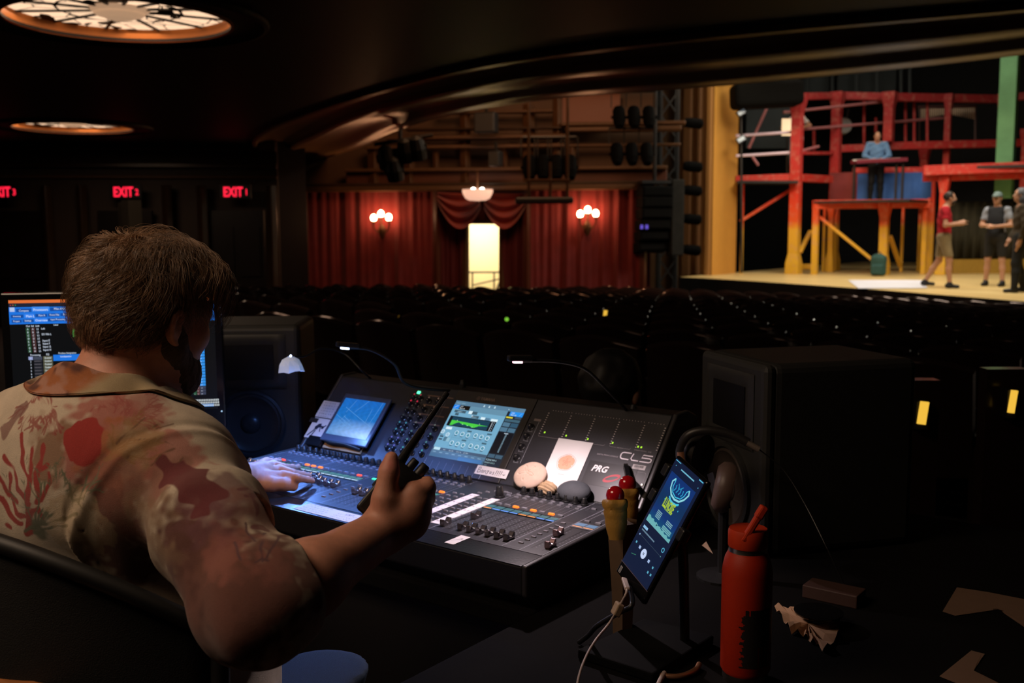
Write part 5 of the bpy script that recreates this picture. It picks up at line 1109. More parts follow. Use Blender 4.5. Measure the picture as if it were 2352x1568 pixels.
def sh(q,hx,hy,z):
    for k in range(4): scribble(q,-hx*.9,-hx*.1,-hy*.6+k*.010,.004,z,20+k,w=.0005,dens=.7)
    q.text('CAST',-hx+.125,hy-.015,.010,z,(.06,.06,.08))
    for k in range(3): scribble(q,hx*.2,hx*.85,-hy*.7+k*.011,.006,z,40+k,w=.0005,dens=1.6)
paper('handwritten_note',WDM,.43,.006,.606,.052,'long white note with handwriting lying on the front edge of the console','paper',m=WHT,draw=sh,rot=-.01)
# papers and tablet against the bridge, left
def pa(q,hx,hy,z):
    for k in range(6): scribble(q,-hx*.8,hx*.1,hy*.75-k*.0085,.004,z,60+k,(.05,.05,.07),.0005,.6); q.text('+5' if k%2 else '-7',hx*.25,hy*.72-k*.0085,.006,z,(.08,.08,.1))
paper('handwritten_list',WBM,-.001,.097,.095,.149,'white sheet with a handwritten list leaning behind the tablet','paper',z=.004,draw=pa)
def pb(q,hx,hy,z):
    b=(.012,.02,.05); M0=q.M; q.M=q.M@Matrix.Translation((-.020,0,0))
    q.quad(-hx+.006,hy-.016,-hx+.038,hy-.002,z,(.015,.015,.02)); 
    q.stroke([(-.020,-hy+.006),(-.014,-hy+.014),(-.006,-hy+.024),(-.004,-hy+.034)],.004,z,b); q.stroke([(-.006,-hy+.004),(-.003,-hy+.014),(.000,-hy+.026)],.004,z,b); q.stroke([(-.004,-hy+.030),(.004,-hy+.040),(.012,-hy+.041)],.013,z,b); q.stroke([(.012,-hy+.040),(.022,-hy+.036),(.030,-hy+.044)],.004,z,b); q.stroke([(.012,-hy+.038),(.015,-hy+.028),(.018,-hy+.022)],.003,z,b); q.disc((.021,-hy+.036),.005,10,z,b)
paper('picture_card',WBM,.002,.031,.098,.094,'white card with a dark bent over dancing figure beside the tablet','card',z=.004,draw=pb)
TM=WBM@Matrix.Translation((.094,.044,.022)); t=thing('tablet',TM.to_translation(),'small tablet showing a blue aerial picture, leaning on the left of the console','tablet')
q=MB(TM); q.b2((-.012,-.020,-.008),(.160,.128,-.0005)); q.build('case',mat('tablet_case',(.06,.07,.10),.25),t,local=False,bevel=.003)
q=MB(TM); q.quad(0,0,.149,.113,.0001,(.018,.16,.46)); NX=44
rnd=random.Random(12)
for j in range(NX):
    for i in range(NX):
        x=.149*i/NX;y=.113*j/NX; v=j/NX; g=max(0,1-abs(v-.08)*2.6)*(.3+.7*i/NX); n_=1+.10*math.sin(i*.9+3*math.sin(j*.31))*math.sin(j*.7+i*.23)
        c=[a+(b-a)*min(1,g) for a,b in zip((.008,.13+.05*(1-v),.52),(.40,.58,.92))]; q.quad(x,y,x+.149/NX,y+.113/NX,.0002,tuple(k*n_ for k in c))
wl=(.15,.38,.75)
for P in (((.02,.085),(.149,.035)),((.0,.06),(.12,.015)),((.03,.07),(.045,.11)),((.06,.075),(.09,.113)),((.13,.04),(.140,.113)),((.115,.05),(.115,.09)),((.035,.062),(.02,.03)),((.06,.052),(.045,.02)),((.085,.042),(.072,.012)),((.02,.045),(.10,.012)),((.03,.058),(.06,.045)),((.0,.013),(.149,.03))): q.stroke(P,.0008,.0003,wl)
for x,y in ((.045,.040),(.068,.034),(.09,.028),(.03,.03)): q.stroke([(x,y),(x+.012,y-.004),(x+.010,y-.013),(x-.002,y-.009),(x,y)],.0008,.0003,wl)
q.build('screen',LED,t,local=False,col=True)
q=MB(WBM); q.b2((.035,.006,.004),(.088,.034,.018)); tag(q.build('black_tray',BLKG,bevel=.002),'small black tray under the picture card on the console','tray')
q=MB(WBM); q.b2((.092,.010,.003),(.232,.030,.007)); tag(q.build('cardboard_strip',mat('brown_cardboard',(.36,.20,.09),.8)),'brown cardboard strip standing under the tablet','cardboard')
q=MB(WBM); q.tube([(.10,.026,.016),(.13,.022,.018),(.17,.025,.016),(.205,.022,.014),(.23,.02,.01)],.005,8); tag(q.build('black_cable',BLK,smooth=True),'short black cable lying in front of the cardboard strip','cable')
# sand dollar card, stones, shell
def card(q,hx,hy,z):
    c=(.78,.42,.28); P=[(.0,.010)]
    rnd=random.Random(5); pts=[]
    for k in range(30):
        a=2*PI*k/30; r=.0205*(1+.05*math.sin(2*a+1)+.03*math.sin(5*a)); pts.append((r*math.cos(a)*.98,.006+r*math.sin(a)*.95))
    q.poly(pts,z,0,(.74,.38,.25)); pl=[(x*1.12,.006+(y-.006)*1.12) for x,y in pts]; q.stroke(pl+[pl[0]],.0006,z+.0001,(.5,.28,.22))
    for k in range(5):
        a=PI/2+2*PI*k/5; P=[]
        for m_ in range(13):
            u=m_/12*2*PI; P.append(((.006+.0045*math.cos(u)),.0018*math.sin(u)))
        q.stroke([(x*math.cos(a)-y*math.sin(a),.006+x*math.sin(a)+y*math.cos(a)) for x,y in P],.0005,z+.0002,(.45,.18,.12))
        q.stroke([(.0165*math.cos(a+.6),.006+.0165*math.sin(a+.6)),(.020*math.cos(a+.6),.006+.020*math.sin(a+.6))],.0014,z+.0002,(.85,.7,.65))
    q.text('Sand Dollar',-.008,-.0255,.0036,z,(.5,.4,.4))
paper('sand_dollar_card',WBM,.7855,.012,.8785,.140,'white postcard with a drawn orange sand dollar leaning on the console','card',z=.0022,draw=card,th=.0006)
def wf(M): 
    R3=np.array(M.to_3x3(),np.float32); return R3
# flat round sand dollar stone leaning back on the bridge
c=np.array(onb(.765,.030,.016),np.float32); Rb=wf(WBM@Matrix.Rotation(.0,4,'Z')@Matrix.Rotation(-.12,4,'X'))
def sdol(p):
    q_=(p-c)@Rb; x,y,z=q_[:,0],q_[:,1],q_[:,2]; k0=np.sqrt((x/.040)**2+(y/.035)**2+(z/.0105)**2); k1=np.sqrt((x/.0016)**2+(y/.001225)**2+(z/.00011)**2)+1e-9
    d=el(c,(.041,.036,.0115),Rb)[0](p); 
    u=x+.006; v=y-.002
    r=np.hypot(u,v); th=np.arctan2(v,u); pet=np.zeros(len(p))
    for k in range(5):
        a=-.3+2*PI*k/5; px_=u*math.cos(a)+v*math.sin(a); py_=-u*math.sin(a)+v*math.cos(a); e=((px_-.012)/.0095)**2+(py_/.0035)**2; pet+=np.exp(-((e-1)/.35)**2)
    return d+.0022*np.where(z>0,pet,0)+.0006*vnoise(p,.012)
t_=blob('sand_dollar_stone',None,.0011,mat('pale_sandstone',(.62,.46,.36),.9,var=.10,scale=120,bump=.4,bscale=900),f=sdol,lo=c-.06,hi=c+.06,relax=1); tag(t_,'round pale sand dollar stone with a petal mark, leaning on the console','stone')
c2=np.array(onb(.818,.010,.010),np.float32)
t_=blob('ribbed_shell',None,.0012,mat('tan_shell',(.50,.34,.20),.8,var=.3,scale=90,bump=.4,bscale=600),f=lambda p:el(c2,(.024,.017,.012),Rb)[0](p)+.0012*np.sin(((p-c2)@Rb)[:,1]*900+((p-c2)@Rb)[:,0]*200)+.001*vnoise(p,.01),lo=c2-.04,hi=c2+.04); tag(t_,'small tan ribbed shell between the pale stone and the dark stone','shell')
c3=np.array(ond(.893,.386,.020),np.float32); R3=wf(WDM@Matrix.Rotation(.05,4,'Z')@Matrix.Rotation(.62,4,'X'))
t_=blob('dark_stone',None,.0016,mat('slate_stone',(.055,.060,.070),.7,var=.15,scale=90,bump=.3,bscale=700),f=lambda p:el(c3,(.040,.027,.0165),R3)[0](p)+.0005*vnoise(p,.02),lo=c3-.06,hi=c3+.06); tag(t_,'smooth dark grey oval stone lying at the foot of the bridge','stone')
# usb stick lamp plug on the bridge
t=thing('usb_adapter',onb(.985,.075,.004),'black usb adapter with metal plug, open like a penknife, above the red balls','adapter')
A=onb(.985,.0925,.010);B=onb(1.003,.066,.014);C_=onb(1.040,.040,.020)
q=MB(); q.bar(A,B,.012,.009); q.build('plug_body',BLKG,t,local=False,bevel=.002); q=MB(); q.bar(A+(A-B)*.18,A,.009,.0045); q.build('metal_plug',STEEL,t,local=False)
q=MB(); q.bar(B,C_,.012,.008); q.build('folding_arm',BLK,t,local=False,bevel=.002); q=MB(); q.ball(B,.005,8); q.build('hinge',STEEL,t,local=False)
# ---- ice cream horns
yel=mat('yellow_rubber_cone',(.50,.27,.05),.6,var=.2,scale=60,bump=.3,bscale=300); redb=mat('glossy_red_ball',(.62,.008,.018),.12,coat=.6)
cup=mat('tan_paper_cup',(.14,.085,.05),.8,var=.3,scale=30)
def cone(px,py,d,r,lean,label):
    B_=at(px,py,d); ax=Vector(lean).normalized(); m=frame(B_,ax.orthogonal(),z=ax); t=thing('toy_ice_cream_cone',B_,label,'toy','toy cones with red balls')
    n=40; q=MB(m)
    pr=[(r*.9,-.006,0),(r*1.25,-.008,1),(r*1.38,-.012,1.2),(r*1.36,-.018,1),(r*1.22,-.022,0),(r*1.28,-.027,.6),(r*1.22,-.034,0),(r*1.16,-.039,0),(r*1.20,-.043,0),(r*1.05,-.055,0),(r*.86,-.066,0),(r*.8,-.07,0)]
    for rr,z,wv in pr:
        for i in range(n):
            a=2*PI*i/n; w_=wv*.0012*math.sin(a*5); q.v.append(m@Vector(((rr+w_)*math.cos(a),(rr+w_)*math.sin(a),z+w_*1.2)))
    for k in range(len(pr)-1):
        for i in range(n): q.f.append([k*n+i,(k+1)*n+i,(k+1)*n+(i+1)%n,k*n+(i+1)%n][::-1]); q.c.append((1,1,1)); q.mi.append(0)
    q.build('cone',yel,t,local=False,smooth=True); q=MB(m); q.ball((0,0,0),r,28); q.build('ball',redb,t,local=False,smooth=True)
    return t
cone(1413,1137,1.62,.0150,(-.12,.12,1),'nearer toy ice cream cone with a glossy red ball, left and lower of the two')
cone(1441,1112,1.70,.0150,(-.10,.12,1),'farther toy ice cream cone with a glossy red ball, right and higher of the two')
p0=at(1432,1190,1.66); p1=at(1452,1275,1.66); t=thing('cone_holder',Vector((p0.x,p0.y,TZ)),'tan paper holder carrying the two toy cones at the console side','holder')
q=MB(); zt=p0.z; q.lathe([(.018,0.0),(.021,zt-TZ-.12),(.028,zt-TZ-.03),(.025,zt-TZ-.005)],6,Matrix.Translation((p0.x,p0.y,TZ)));  q.build('cup',cup,t,local=False,smooth=True)
q=MB(frame(at(1424,1208,1.615),RT,UP)); q.box((0,0,0),(.012,.008,.001)); q.build('label',mat('pale_label'),t,local=False)
# ---- phone
TL=Vector((1.3989,-.1092,1.0963));TR_=Vector((1.4670,-.1568,1.0800));BL=Vector((1.3340,-.1492,.9425))
TL,TR_,BL=[CAM+(v-CAM)*1.09 for v in (TL,TR_,BL)]
xv=(TR_-TL); yv=(TL-BL); 
BR_=TL+xv-yv
print('phone w,h',xv.length,yv.length,'dot',xv.normalized().dot(yv.normalized()))
c0=BL; PM=frame(c0,xv-yv*(xv.dot(yv)/yv.dot(yv))*1.0,y=yv); PWd=xv.length*math.sin(xv.angle(yv)); PHt=yv.length
t=thing('tablet_phone',PM.to_translation(),'tall touch screen in a clip mount showing blue album art and playback buttons','phone')
q=MB(PM); q.b2((-.004,-.021,-.010),(PWd+.004,PHt+.004,-.0008)); q.build('casing',BLKG,t,local=False,bevel=.003)
q=MB(PM); q.quad(-.003,-.0005,PWd+.003,.0006,.0002,(.18,.14,.18)); q.quad(.004,-.017,.011,-.006,.0003,(.4,.4,.42)); 
for k in range(4): q.quad(.005,-.016+k*.0022,.010,-.015+k*.0022,.0004,(.08,.08,.1))
q.build('lower_bezel_marks',INK,t,local=False,col=True)
Hp=homog([(745,85),(1050,265),(450,1410),(225,1040)],[(0,PHt),(PWd,PHt),(PWd,0),(0,0)])
def Sp(x,y): p=Hp@_n.array([x,y,1.]); return (p[0]/p[2],p[1]/p[2])
# album art drawn in the screen's own units (fractions)
q=MB(PM); wf_=lambda u,v:(u*PWd,v*PHt)
def pq(u0,v0,u1,v1,c,z=.0002): q.quad(u0*PWd,v0*PHt,u1*PWd,v1*PHt,z,c)
pq(0,0,1,1,(.004,.010,.035),0)
n=30
for k in range(n):
    v=.42+.47*k/n; f=(k/n); c=(.004,.03+.06*max(0,.25-f)*4,.13+.03*math.sin(f*9)+.1*max(0,.25-f)) ; pq(.06,v,.92,v+.47/n,c,.0001)
for k in range(24):
    u=.06+.86*k/24; h=.025+.03*(1-k/24)+.006*math.sin(k*1.7); pq(u,.42,u+.86/24,.42+h,(.14,.42,.44),.0002)
q.disc((.40*PWd,.452*PHt),.0016,10,.0003,(.01,.05,.08))
cyn=(.05,.50,.72); cy2=(.25,.65,.72)
def ps(P,w,c,z=.0004): q.stroke([wf_(*p) for p in P],w,z,c)
ps([(.28,.865),(.22,.83),(.26,.775),(.36,.735),(.50,.722),(.64,.735),(.74,.775),(.80,.83),(.76,.865)],.0032,cy2)
ps([(.28,.865),(.30,.84),(.30,.80),(.36,.76),(.50,.742),(.64,.76),(.70,.80),(.71,.84),(.76,.865)],.0018,cyn)
for u in (.38,.46,.54,.62): ps([(u,.83),(u+.02,.80),(u-.01,.775)],.0022,(.02,.28,.50))
ps([(.34,.715),(.42,.695),(.50,.69),(.60,.697),(.68,.715)],.0030,cyn); ps([(.36,.703),(.50,.676),(.66,.703)],.0018,cyn); ps([(.42,.85),(.50,.815),(.58,.85)],.0018,(.02,.25,.45))
for u in (.26,.50,.74): ps([(u,.664),(u+.001,.676)],.0016,cyn)
q.text('ILLINOISE',.27*PWd,.612*PHt,.0215,.0005,(.42,.60,.03),sx=.36,bold=.03)
ps([(.38,.605),(.62,.605)],.0010,(.3,.5,.1))
for k in range(5): pq(.24,.555-.014*k,.40,.563-.014*k,(.20,.40,.45),.0004); 
for k in range(3): pq(.60,.545-.014*k,.80,.553-.014*k,(.20,.40,.45),.0004)
for k in range(3): pq(.56,.490-.014*k,.86,.500-.014*k,(.16,.42,.45),.0004)
pq(.02,.985,.20,.992,(.1,.45,.65)); pq(.84,.985,.98,.994,(.1,.5,.7)); pq(.28,.945,.74,.956,(.15,.45,.6)); q.disc(wf_(.10,.95),.0010,8,.0004,(.1,.4,.6)); q.disc(wf_(.92,.93),.0010,8,.0004,(.1,.4,.6))
pq(.08,.355,.24,.378,(.25,.5,.75)); pq(.08,.330,.56,.342,(.12,.20,.28)); pq(.08,.290,.92,.2925,(.05,.08,.11)); q.disc(wf_(.10,.291),.0014,8,.0005,(.35,.6,.9)); q.disc(wf_(.90,.291),.0010,8,.0005,(.1,.3,.3))
q.disc(wf_(.46,.195),.0078,24,.0005,(.55,.65,.90)); q.quad(.44*PWd,.185*PHt,.455*PWd,.205*PHt,.0007,(.05,.06,.1)); q.quad(.465*PWd,.185*PHt,.48*PWd,.205*PHt,.0007,(.05,.06,.1))
for u,v in ((.28,.21),(.68,.185)): q.quad(u*PWd-.0028,v*PHt-.0024,u*PWd+.0028,v*PHt+.0024,.0005,(.35,.48,.75))
for u,v in ((.12,.22),(.86,.175),(.80,.115),(.90,.118)): q.quad(u*PWd-.0018,v*PHt-.0018,u*PWd+.0018,v*PHt+.0018,.0005,(.10,.40,.55))
q.ring(wf_(.88,.345),.0032,.0014,14,.0005,col=(.10,.45,.65)); ps([(.14,.115),(.28,.135)],.0010,(.04,.20,.12))
q.build('screen',LEDN,t,local=False,col=True)
for u,v in ((.0,.86),(.0,.62),(1.0,.55)):
    q=MB(PM); s_=-1 if u==0 else 1; q.box((u*PWd+s_*.009,v*PHt,-.004),(.016,.020,.016)); q.build('clamp_finger',BLK,t,local=False,bevel=.003)
q=MB(PM); q.b2((PWd*.2,PHt*.35,-.030),(PWd*.8,PHt*.65,-.011)); q.build('mount_plate',BLK,t,local=False,bevel=.004)
pc=PM@Vector((PWd*.5,PHt*.5,-.03)); q=MB(); q.tube(spline([pc,pc+Vector((-.005,.03,-.05)),Vector((pc.x-.01,pc.y+.05,TZ+.003))],8),.008,10);  q.build('mount_arm',BLK,t,local=False,smooth=True)
# cable with tag
t=thing('charging_cable',at(1420,1400,1.5),'white charging cable with a tan paper tag plugged into the phone','cable')
pp=PM@Vector((PWd*.22,-.020,-.005)); q=MB(); cp=[pp,at(1440,1355,1.485),at(1425,1388,1.49),at(1400,1430,1.53),at(1368,1470,1.48),at(1345,1510,1.44),at(1328,1560,1.40),at(1322,1620,1.36)]
q.tube(spline(cp,6),.0019,8); q.build('wire',mat('white_cable',(.55,.45,.42),.5),t,local=False,smooth=True)
q=MB(); q.bar(pp,at(1441,1352,1.488),.0085,.006); q.build('plug',mat('white_cable'),t,local=False,bevel=.002)
q=MB(); q.bar(at(1425,1385,1.49),at(1412,1412,1.49),.0165,.011); q.build('tag',mat('tan_tag',(.42,.30,.20),.7),t,local=False,bevel=.002)
q=MB(); q.tube(spline([PM@Vector((PWd*.45,-.02,-.005)),at(1452,1388,1.50),at(1425,1405,1.52),at(1390,1425,1.55),at(1368,1440,1.57),at(1350,1460,1.62),onz(1330,1475,TZ+.004)],6),.004,8); tag(q.build('black_cable',BLK,smooth=True),'thick black cable curling under the phone','cable')
# ---- bottle
bb=onz(1711,1555,TZ); t=thing('water_bottle',Vector((bb.x,bb.y,TZ)),'tall orange red metal water bottle with a straw lid and black sticker','bottle')
orr=mat('orange_powder_coat',(.50,.028,.006),.45,var=.06,scale=200,bump=.2,bscale=1500); R_=.0372
q=MB(); q.lathe([(.001,.0),(.033,.0),(.034,.003),(.034,.012)],40,cap=False); q.build('steel_base',STEEL,t,smooth=True)
q=MB(); q.lathe([(.034,.012),(R_,.018),(R_,.165),(R_-.0015,.175),(.033,.187),(.0295,.194),(.0285,.197)],48,cap=False); q.build('flask',orr,t,smooth=True)
q=MB(); q.lathe([(.0285,.197),(.0278,.200),(.0278,.205),(.001,.205)],40,cap=False); q.build('steel_neck',STEEL,t,smooth=True)
q=MB(); q.lathe([(.0285,.204),(.0290,.205),(.0292,.226),(.0275,.231),(.001,.232)],40,cap=False); q.build('lid',mat('orange_plastic',(.62,.045,.01),.5),t,smooth=True)
dr=(RT*.5+Vector((0,0,.86))).normalized(); q=MB(); s0=Vector((-RT.x*.012,-RT.y*.012,.218))-Vector((FW.x,FW.y,0))*.022; q.bar(s0,s0+dr*.055,.012,.010); q.bar(s0+dr*.040,s0+dr*.060,.015,.012); q.build('straw_spout',mat('orange_plastic'),t,bevel=.003)
q=MB(frame((-.004,0,.215),RT,z=-FW)); q.lathe([(.004,.024),(.004,.0305),(.001,.031)],12); q.build('hinge_pin',BLK,t)
q=MB(); rnd=random.Random(7); n=60; V=[]; a0=math.atan2(-FW.y,-FW.x)
for j in range(43):
    for i in range(n+1):
        a=a0-.62+1.5*i/n-.02; z=.030+.088*j/42; V.append(((R_+.0004)*math.cos(a),(R_+.0004)*math.sin(a),z))
F=[]
for j in range(42):
    for i in range(n):
        u=i/n; v=j/42
        if u<.10+.10*abs(math.sin(v*23))+.04*math.sin(v*71) or (v<.12 and 0) or (v>.9 and u<.3+.15*math.sin(u*40)) or (v<.35 and u>.55 and math.sin(u*55)>.55): continue
        F.append((j*(n+1)+i,j*(n+1)+i+1,(j+1)*(n+1)+i+1,(j+1)*(n+1)+i))
q.add(V,F); q.build('sticker',mat('worn_black_sticker',(.015,.010,.010),.6),t)
# ---- headphones behind the phone
t=thing('headphones',at(1640,1080,1.95),'large over ear headphones hanging behind the phone','headphones')
hm=mat('headphone_black',(.02,.019,.019),.4); hl=mat('headphone_cushion',(.13,.085,.075),.45,bump=.2)
def cup3(c,n_,r,m_out,nm):
    m=frame(c,Vector(n_).orthogonal(),z=n_); q=MB(m); q.lathe([(.001,.018),(r*.75,.017),(r*.95,.008),(r,-.006),(r*.9,-.016),(r*.6,-.014),(.001,-.010)],32,cap=False); return q.build(nm,m_out,t,local=False,smooth=True)
cup3(at(1662,1118,1.93),(-.75,-.35,.15),.050,hl,'ear_cup'); cup3(at(1600,1040,2.02),(-.9,.1,.1),.046,hm,'ear_cup')
q=MB(); q.tube(spline([at(1563,1062,1.98),at(1562,1030,1.98),at(1582,998,1.97),at(1625,988,1.96),at(1680,998,1.95),at(1720,1017,1.94)],8),.0055,8,flat=1.6); q.build('headband',hm,t,local=False,smooth=True)
q=MB(); q.tube(spline([at(1563,1038,1.975),at(1566,1058,1.975),at(1580,1085,1.975),at(1600,1100,1.97)],6),.004,8,flat=2); q.build('copper_slider',mat('copper_slider',(.45,.22,.12),.35,.6),t,local=False,smooth=True)
q=MB(); q.tube([at(1716,1017,1.94),at(1744,1032,1.935)],.0062,10); q.build('steel_end',mat('ridged_steel',(.5,.42,.36),.35,.7),t,local=False,smooth=True)
q=MB(); q.tube(spline([at(1744,1032,1.935),at(1800,1080,1.93),at(1850,1160,1.9),at(1900,1260,1.85),onz(1950,1365,TZ+.004)],8),.0012,6); q.build('cord',BLK,t,local=False)
q=MB(); bt=at(1662,1170,1.94); q.tube([Vector((bt.x,bt.y,TZ)),bt],.010,10); q.lathe([(.05,0),(.05,.005),(.012,.012)],20,Matrix.Translation((bt.x,bt.y,TZ))); q.bar(bt,at(1640,1085,1.96),.02,.02); tag(q.build('headphone_stand',BLK),'black stand holding up the headphones','stand')
# ---- desk clutter on the right
def sheet(name,px,label,cat,m,h=.0015,wav=.006,seed=1,n=10):
    P=[onz(x,y,TZ+h) for x,y in px]; c=sum(P,Vector())/len(P); q=MB(); rnd=random.Random(seed); ring=[]
    out=[]
    for i in range(len(P)):
        a=P[i];b=P[(i+1)%len(P)]
        for k in range(4): out.append(a+(b-a)*k/4)
    N=len(out); V=[]
    for rr in (1,.66,.33):
        for i,p in enumerate(out): V.append(c+(p-c)*rr+Vector((0,0,wav*(.5+.5*math.sin(i*1.7+seed+rr*4)) if wav else 0)))
    V.append(c+Vector((0,0,wav)))
    F=[(k*N+i,k*N+(i+1)%N,(k+1)*N+(i+1)%N,(k+1)*N+i) for k in range(2) for i in range(N)]+[(2*N+i,2*N+(i+1)%N,3*N) for i in range(N)]
    q.add(V,F); return tag(q.build(name,m,solid=.0006),label,cat)
nap=mat('tan_paper_napkin',(.50,.30,.17),.85,var=.15,scale=20); dimp=mat('pinkish_paper',(.42,.28,.19),.8,var=.1)
sheet('paper_napkin',((1779,1397),(1815,1402),(1850,1425),(1890,1445),(1930,1432),(1922,1470),(1892,1500),(1880,1482),(1862,1478),(1845,1463),(1818,1457),(1800,1430)),'crumpled tan paper napkin right of the bottle','napkin',nap,wav=.012,seed=2)
q=MB(); lc=onz(1880,1412,TZ+.018); q.lathe([(.001,.0),(.034,.0),(.040,.004),(.041,.007),(.038,.008),(.001,.006)],32,Matrix.Translation(lc)); tag(q.build('black_dish',BLKG,smooth=True),'dark round dish lying on the crumpled napkin','dish')
q=MB(); bc=onz(1915,1376,TZ); q.box((bc.x,bc.y,TZ+.012),(.10,.05,.024),M=None); tag(q.build('small_carton',mat('dim_brown_carton',(.07,.035,.028),.6),bevel=.002),'small dark brown carton behind the napkin','box')
sheet('paper_sheet',((2198,1349),(2270,1360),(2352,1376),(2420,1390),(2420,1450),(2352,1440),(2330,1412),(2290,1397),(2240,1398),(2195,1414),(2165,1404)),'brownish sheet of paper on the desk at the right edge','paper',mat('brownish_paper',(.20,.12,.08),.85),wav=0,seed=4)
sheet('paper_sheet',((2231,1494),(2262,1502),(2226,1517),(2200,1535),(2235,1552),(2330,1585),(2250,1590),(2158,1553)),'curved paper scrap near the lower right corner','paper',mat('brownish_paper'),wav=0,seed=5)
for (P_,m_,lb) in (([(1795,1548),(1485,1532),(1510,1550),(1560,1552),(1600,1530)],'tan_loop','x'),): pass
q=MB(); q.tube(spline([onz(x,y,TZ+.006) for x,y in ((1486,1525),(1490,1540),(1515,1550),(1560,1553),(1595,1540),(1606,1525))],6),.0045,8); tag(q.build('copper_cable_loop',mat('copper_slider'),smooth=True),'copper coloured cable loop at the bottom edge of the desk','cable')
q=MB(); q.tube(spline([onz(x,y,TZ+.008) for x,y in ((1505,1590),(1515,1565),(1526,1545))],6),.004,8); tag(q.build('pale_cable_end',mat('white_cable'),smooth=True),'pale cable end under the copper loop','cable')
q=MB(); lp=[onz(x,y,TZ) for x,y in ((1326,1513),(1500,1570),(1640,1480),(1480,1440))]; 
q.add([p+Vector((0,0,z)) for z in (.0,.016) for p in lp],[(3,2,1,0),(4,5,6,7),(0,1,5,4),(1,2,6,5),(2,3,7,6),(3,0,4,7)]); tag(q.build('closed_laptop',mat('dark_grey_laptop',(.006,.006,.0065),.85,spec=.08),bevel=.003),'closed dark laptop lying below the phone','laptop')
q=MB(); q.add([onz(x,y,TZ+.04) for x,y in ((1612,1252),(1622,1243),(1638,1272))],[(0,1,2)]); tag(q.build('paper_corner',mat('pinkish_paper')),'folded paper corner sticking out left of the bottle','paper')
# ================================================================ the sound operator
F_=Vector((-.05,1,0)).normalized(); R_o=Vector((1,.05,0)).normalized(); Z=Vector((0,0,1))
NB=at(238,885,1.43); HC=at(338,724,1.47)
SR=NB+R_o*.166-Z*.105+F_*.0; SL=NB-R_o*.19-Z*.10
ER=at(592,1402,1.16); WR=at(884,1218,1.36)
A_=lambda v:np.array(v,np.float32)
person=thing('person',Vector((NB.x,NB.y-.12,0)),'man seen from behind in a coral print shirt, holding a radio at the console','person')
# head axes: looks forward, slightly down and to his right
hf=(F_*.97+R_o*.0-Z*.22).normalized(); hr=hf.cross(Z).normalized(); hu=hr.cross(hf)
HR=np.array([hr,hf,hu],np.float32).T          # columns
HS=.845
def H(x,y,z): return HC+(hr*x+hf*y+hu*(z if z>-.05 else z*1.22+.011))*HS
hs=.93
# ---- left hand flat on the console
def ondeck(px,py,h): 
    P=WDM@Vector((0,0,h)); n=WDM.to_3x3()@Vector((0,0,1)); return onplane(px,py,P,n)
WL=ondeck(556,1092,.050); EL=WL+(SL-WL)*.46+Vector((-.12,-.02,-.16))
EL=Vector((WL.x-.02+.02,WL.y-.245,WL.z-.0))+ (SL-WL)*.02; EL.z=WL.z+.02
body=[]
P=body
mid=(SR+SL)/2; pel=NB+F_*.06-Z*.56; chest=NB+F_*.045-Z*.22; belly=NB+F_*.055-Z*.42
RB=np.array([R_o,F_,Z],np.float32).T
def torso(i=0): return [el(A_(chest),(.185+i,.125+i,.21),RB,k=.06),el(A_(belly),(.19+i,.155+i,.20),RB,k=.10),el(A_(pel),(.19+i,.15+i,.13),RB,k=.08),rc(A_(SR-R_o*.03),A_(SL+R_o*.03),.062+i,k=.07),rc(A_(mid+R_o*.10+Z*.03-F_*.01),A_(NB-Z*.045+F_*.02),.045+i,.045+i,k=.05),rc(A_(mid-R_o*.10+Z*.03-F_*.01),A_(NB-Z*.045+F_*.02),.045+i,.045+i,k=.05),el(A_(NB-F_*.055-Z*.12),(.16+i,.07+i,.12),RB,k=.08)]
P+=torso()
P+=[rc(A_(NB-Z*.03+F_*.015),A_(H(0,-.030,-.050)),.058,.056,k=.04)]
# skull, face
P+=[el(A_(H(0,-.012,.030)),(.076*hs,.095*hs,.088*hs),HR,k=.03),el(A_(H(0,.040,-.020)),(.060*hs,.056*hs,.075*hs),HR,k=.03),el(A_(H(0,.052,-.078)),(.044*hs,.042*hs,.040*hs),HR,k=.035),rc(A_(H(.052,.0,-.060)),A_(H(.018,.068,-.092)),.022,.018,k=.03),rc(A_(H(-.052,.0,-.060)),A_(H(-.018,.068,-.092)),.022,.018,k=.03),
    rc(A_(H(-.035,.088,.020)),A_(H(.035,.088,.020)),.012,k=.02),el(A_(H(.046,.066,-.025)),(.022,.022,.020),HR,k=.02),el(A_(H(-.046,.066,-.025)),(.022,.022,.020),HR,k=.02),rc(A_(H(0,.096,.012)),A_(H(0,.118,-.030)),.008,.0125,k=.012),el(A_(H(.012,.108,-.033)),(.008,.009,.007),HR,k=.008),el(A_(H(-.012,.108,-.033)),(.008,.009,.007),HR,k=.008),rc(A_(H(-.020,.096,-.058)),A_(H(.020,.096,-.058)),.0065,k=.01),rc(A_(H(-.016,.094,-.068)),A_(H(.016,.094,-.068)),.0065,k=.008)]
ears=[]
for s in (1,-1):
    # ear: rim, bowl, lobe
    e0=H(.083*s,-.004,-.012); ax=[]
    rim=[(.084,.010,.020),(.0925,.004,.034),(.097,-.010,.036),(.099,-.021,.024),(.098,-.024,.006),(.094,-.019,-.014),(.090,-.008,-.028),(.086,.004,-.036),(.083,.009,-.028)]
    rim=[H(x*s,y*.85,z*.78-.020) for x,y,z in rim]
    for a,b in zip(rim,rim[1:]): P.append(rc(A_(a),A_(b),.0040,.0040,k=.003))
    P.append(el(A_(H(.086*s,-.008,-.020)),(.005,.014,.020),HR,k=.005)); P.append(rc(A_(H(.091*s,-.013,-.008)),A_(H(.089*s,-.010,-.034)),.0034,k=.004))
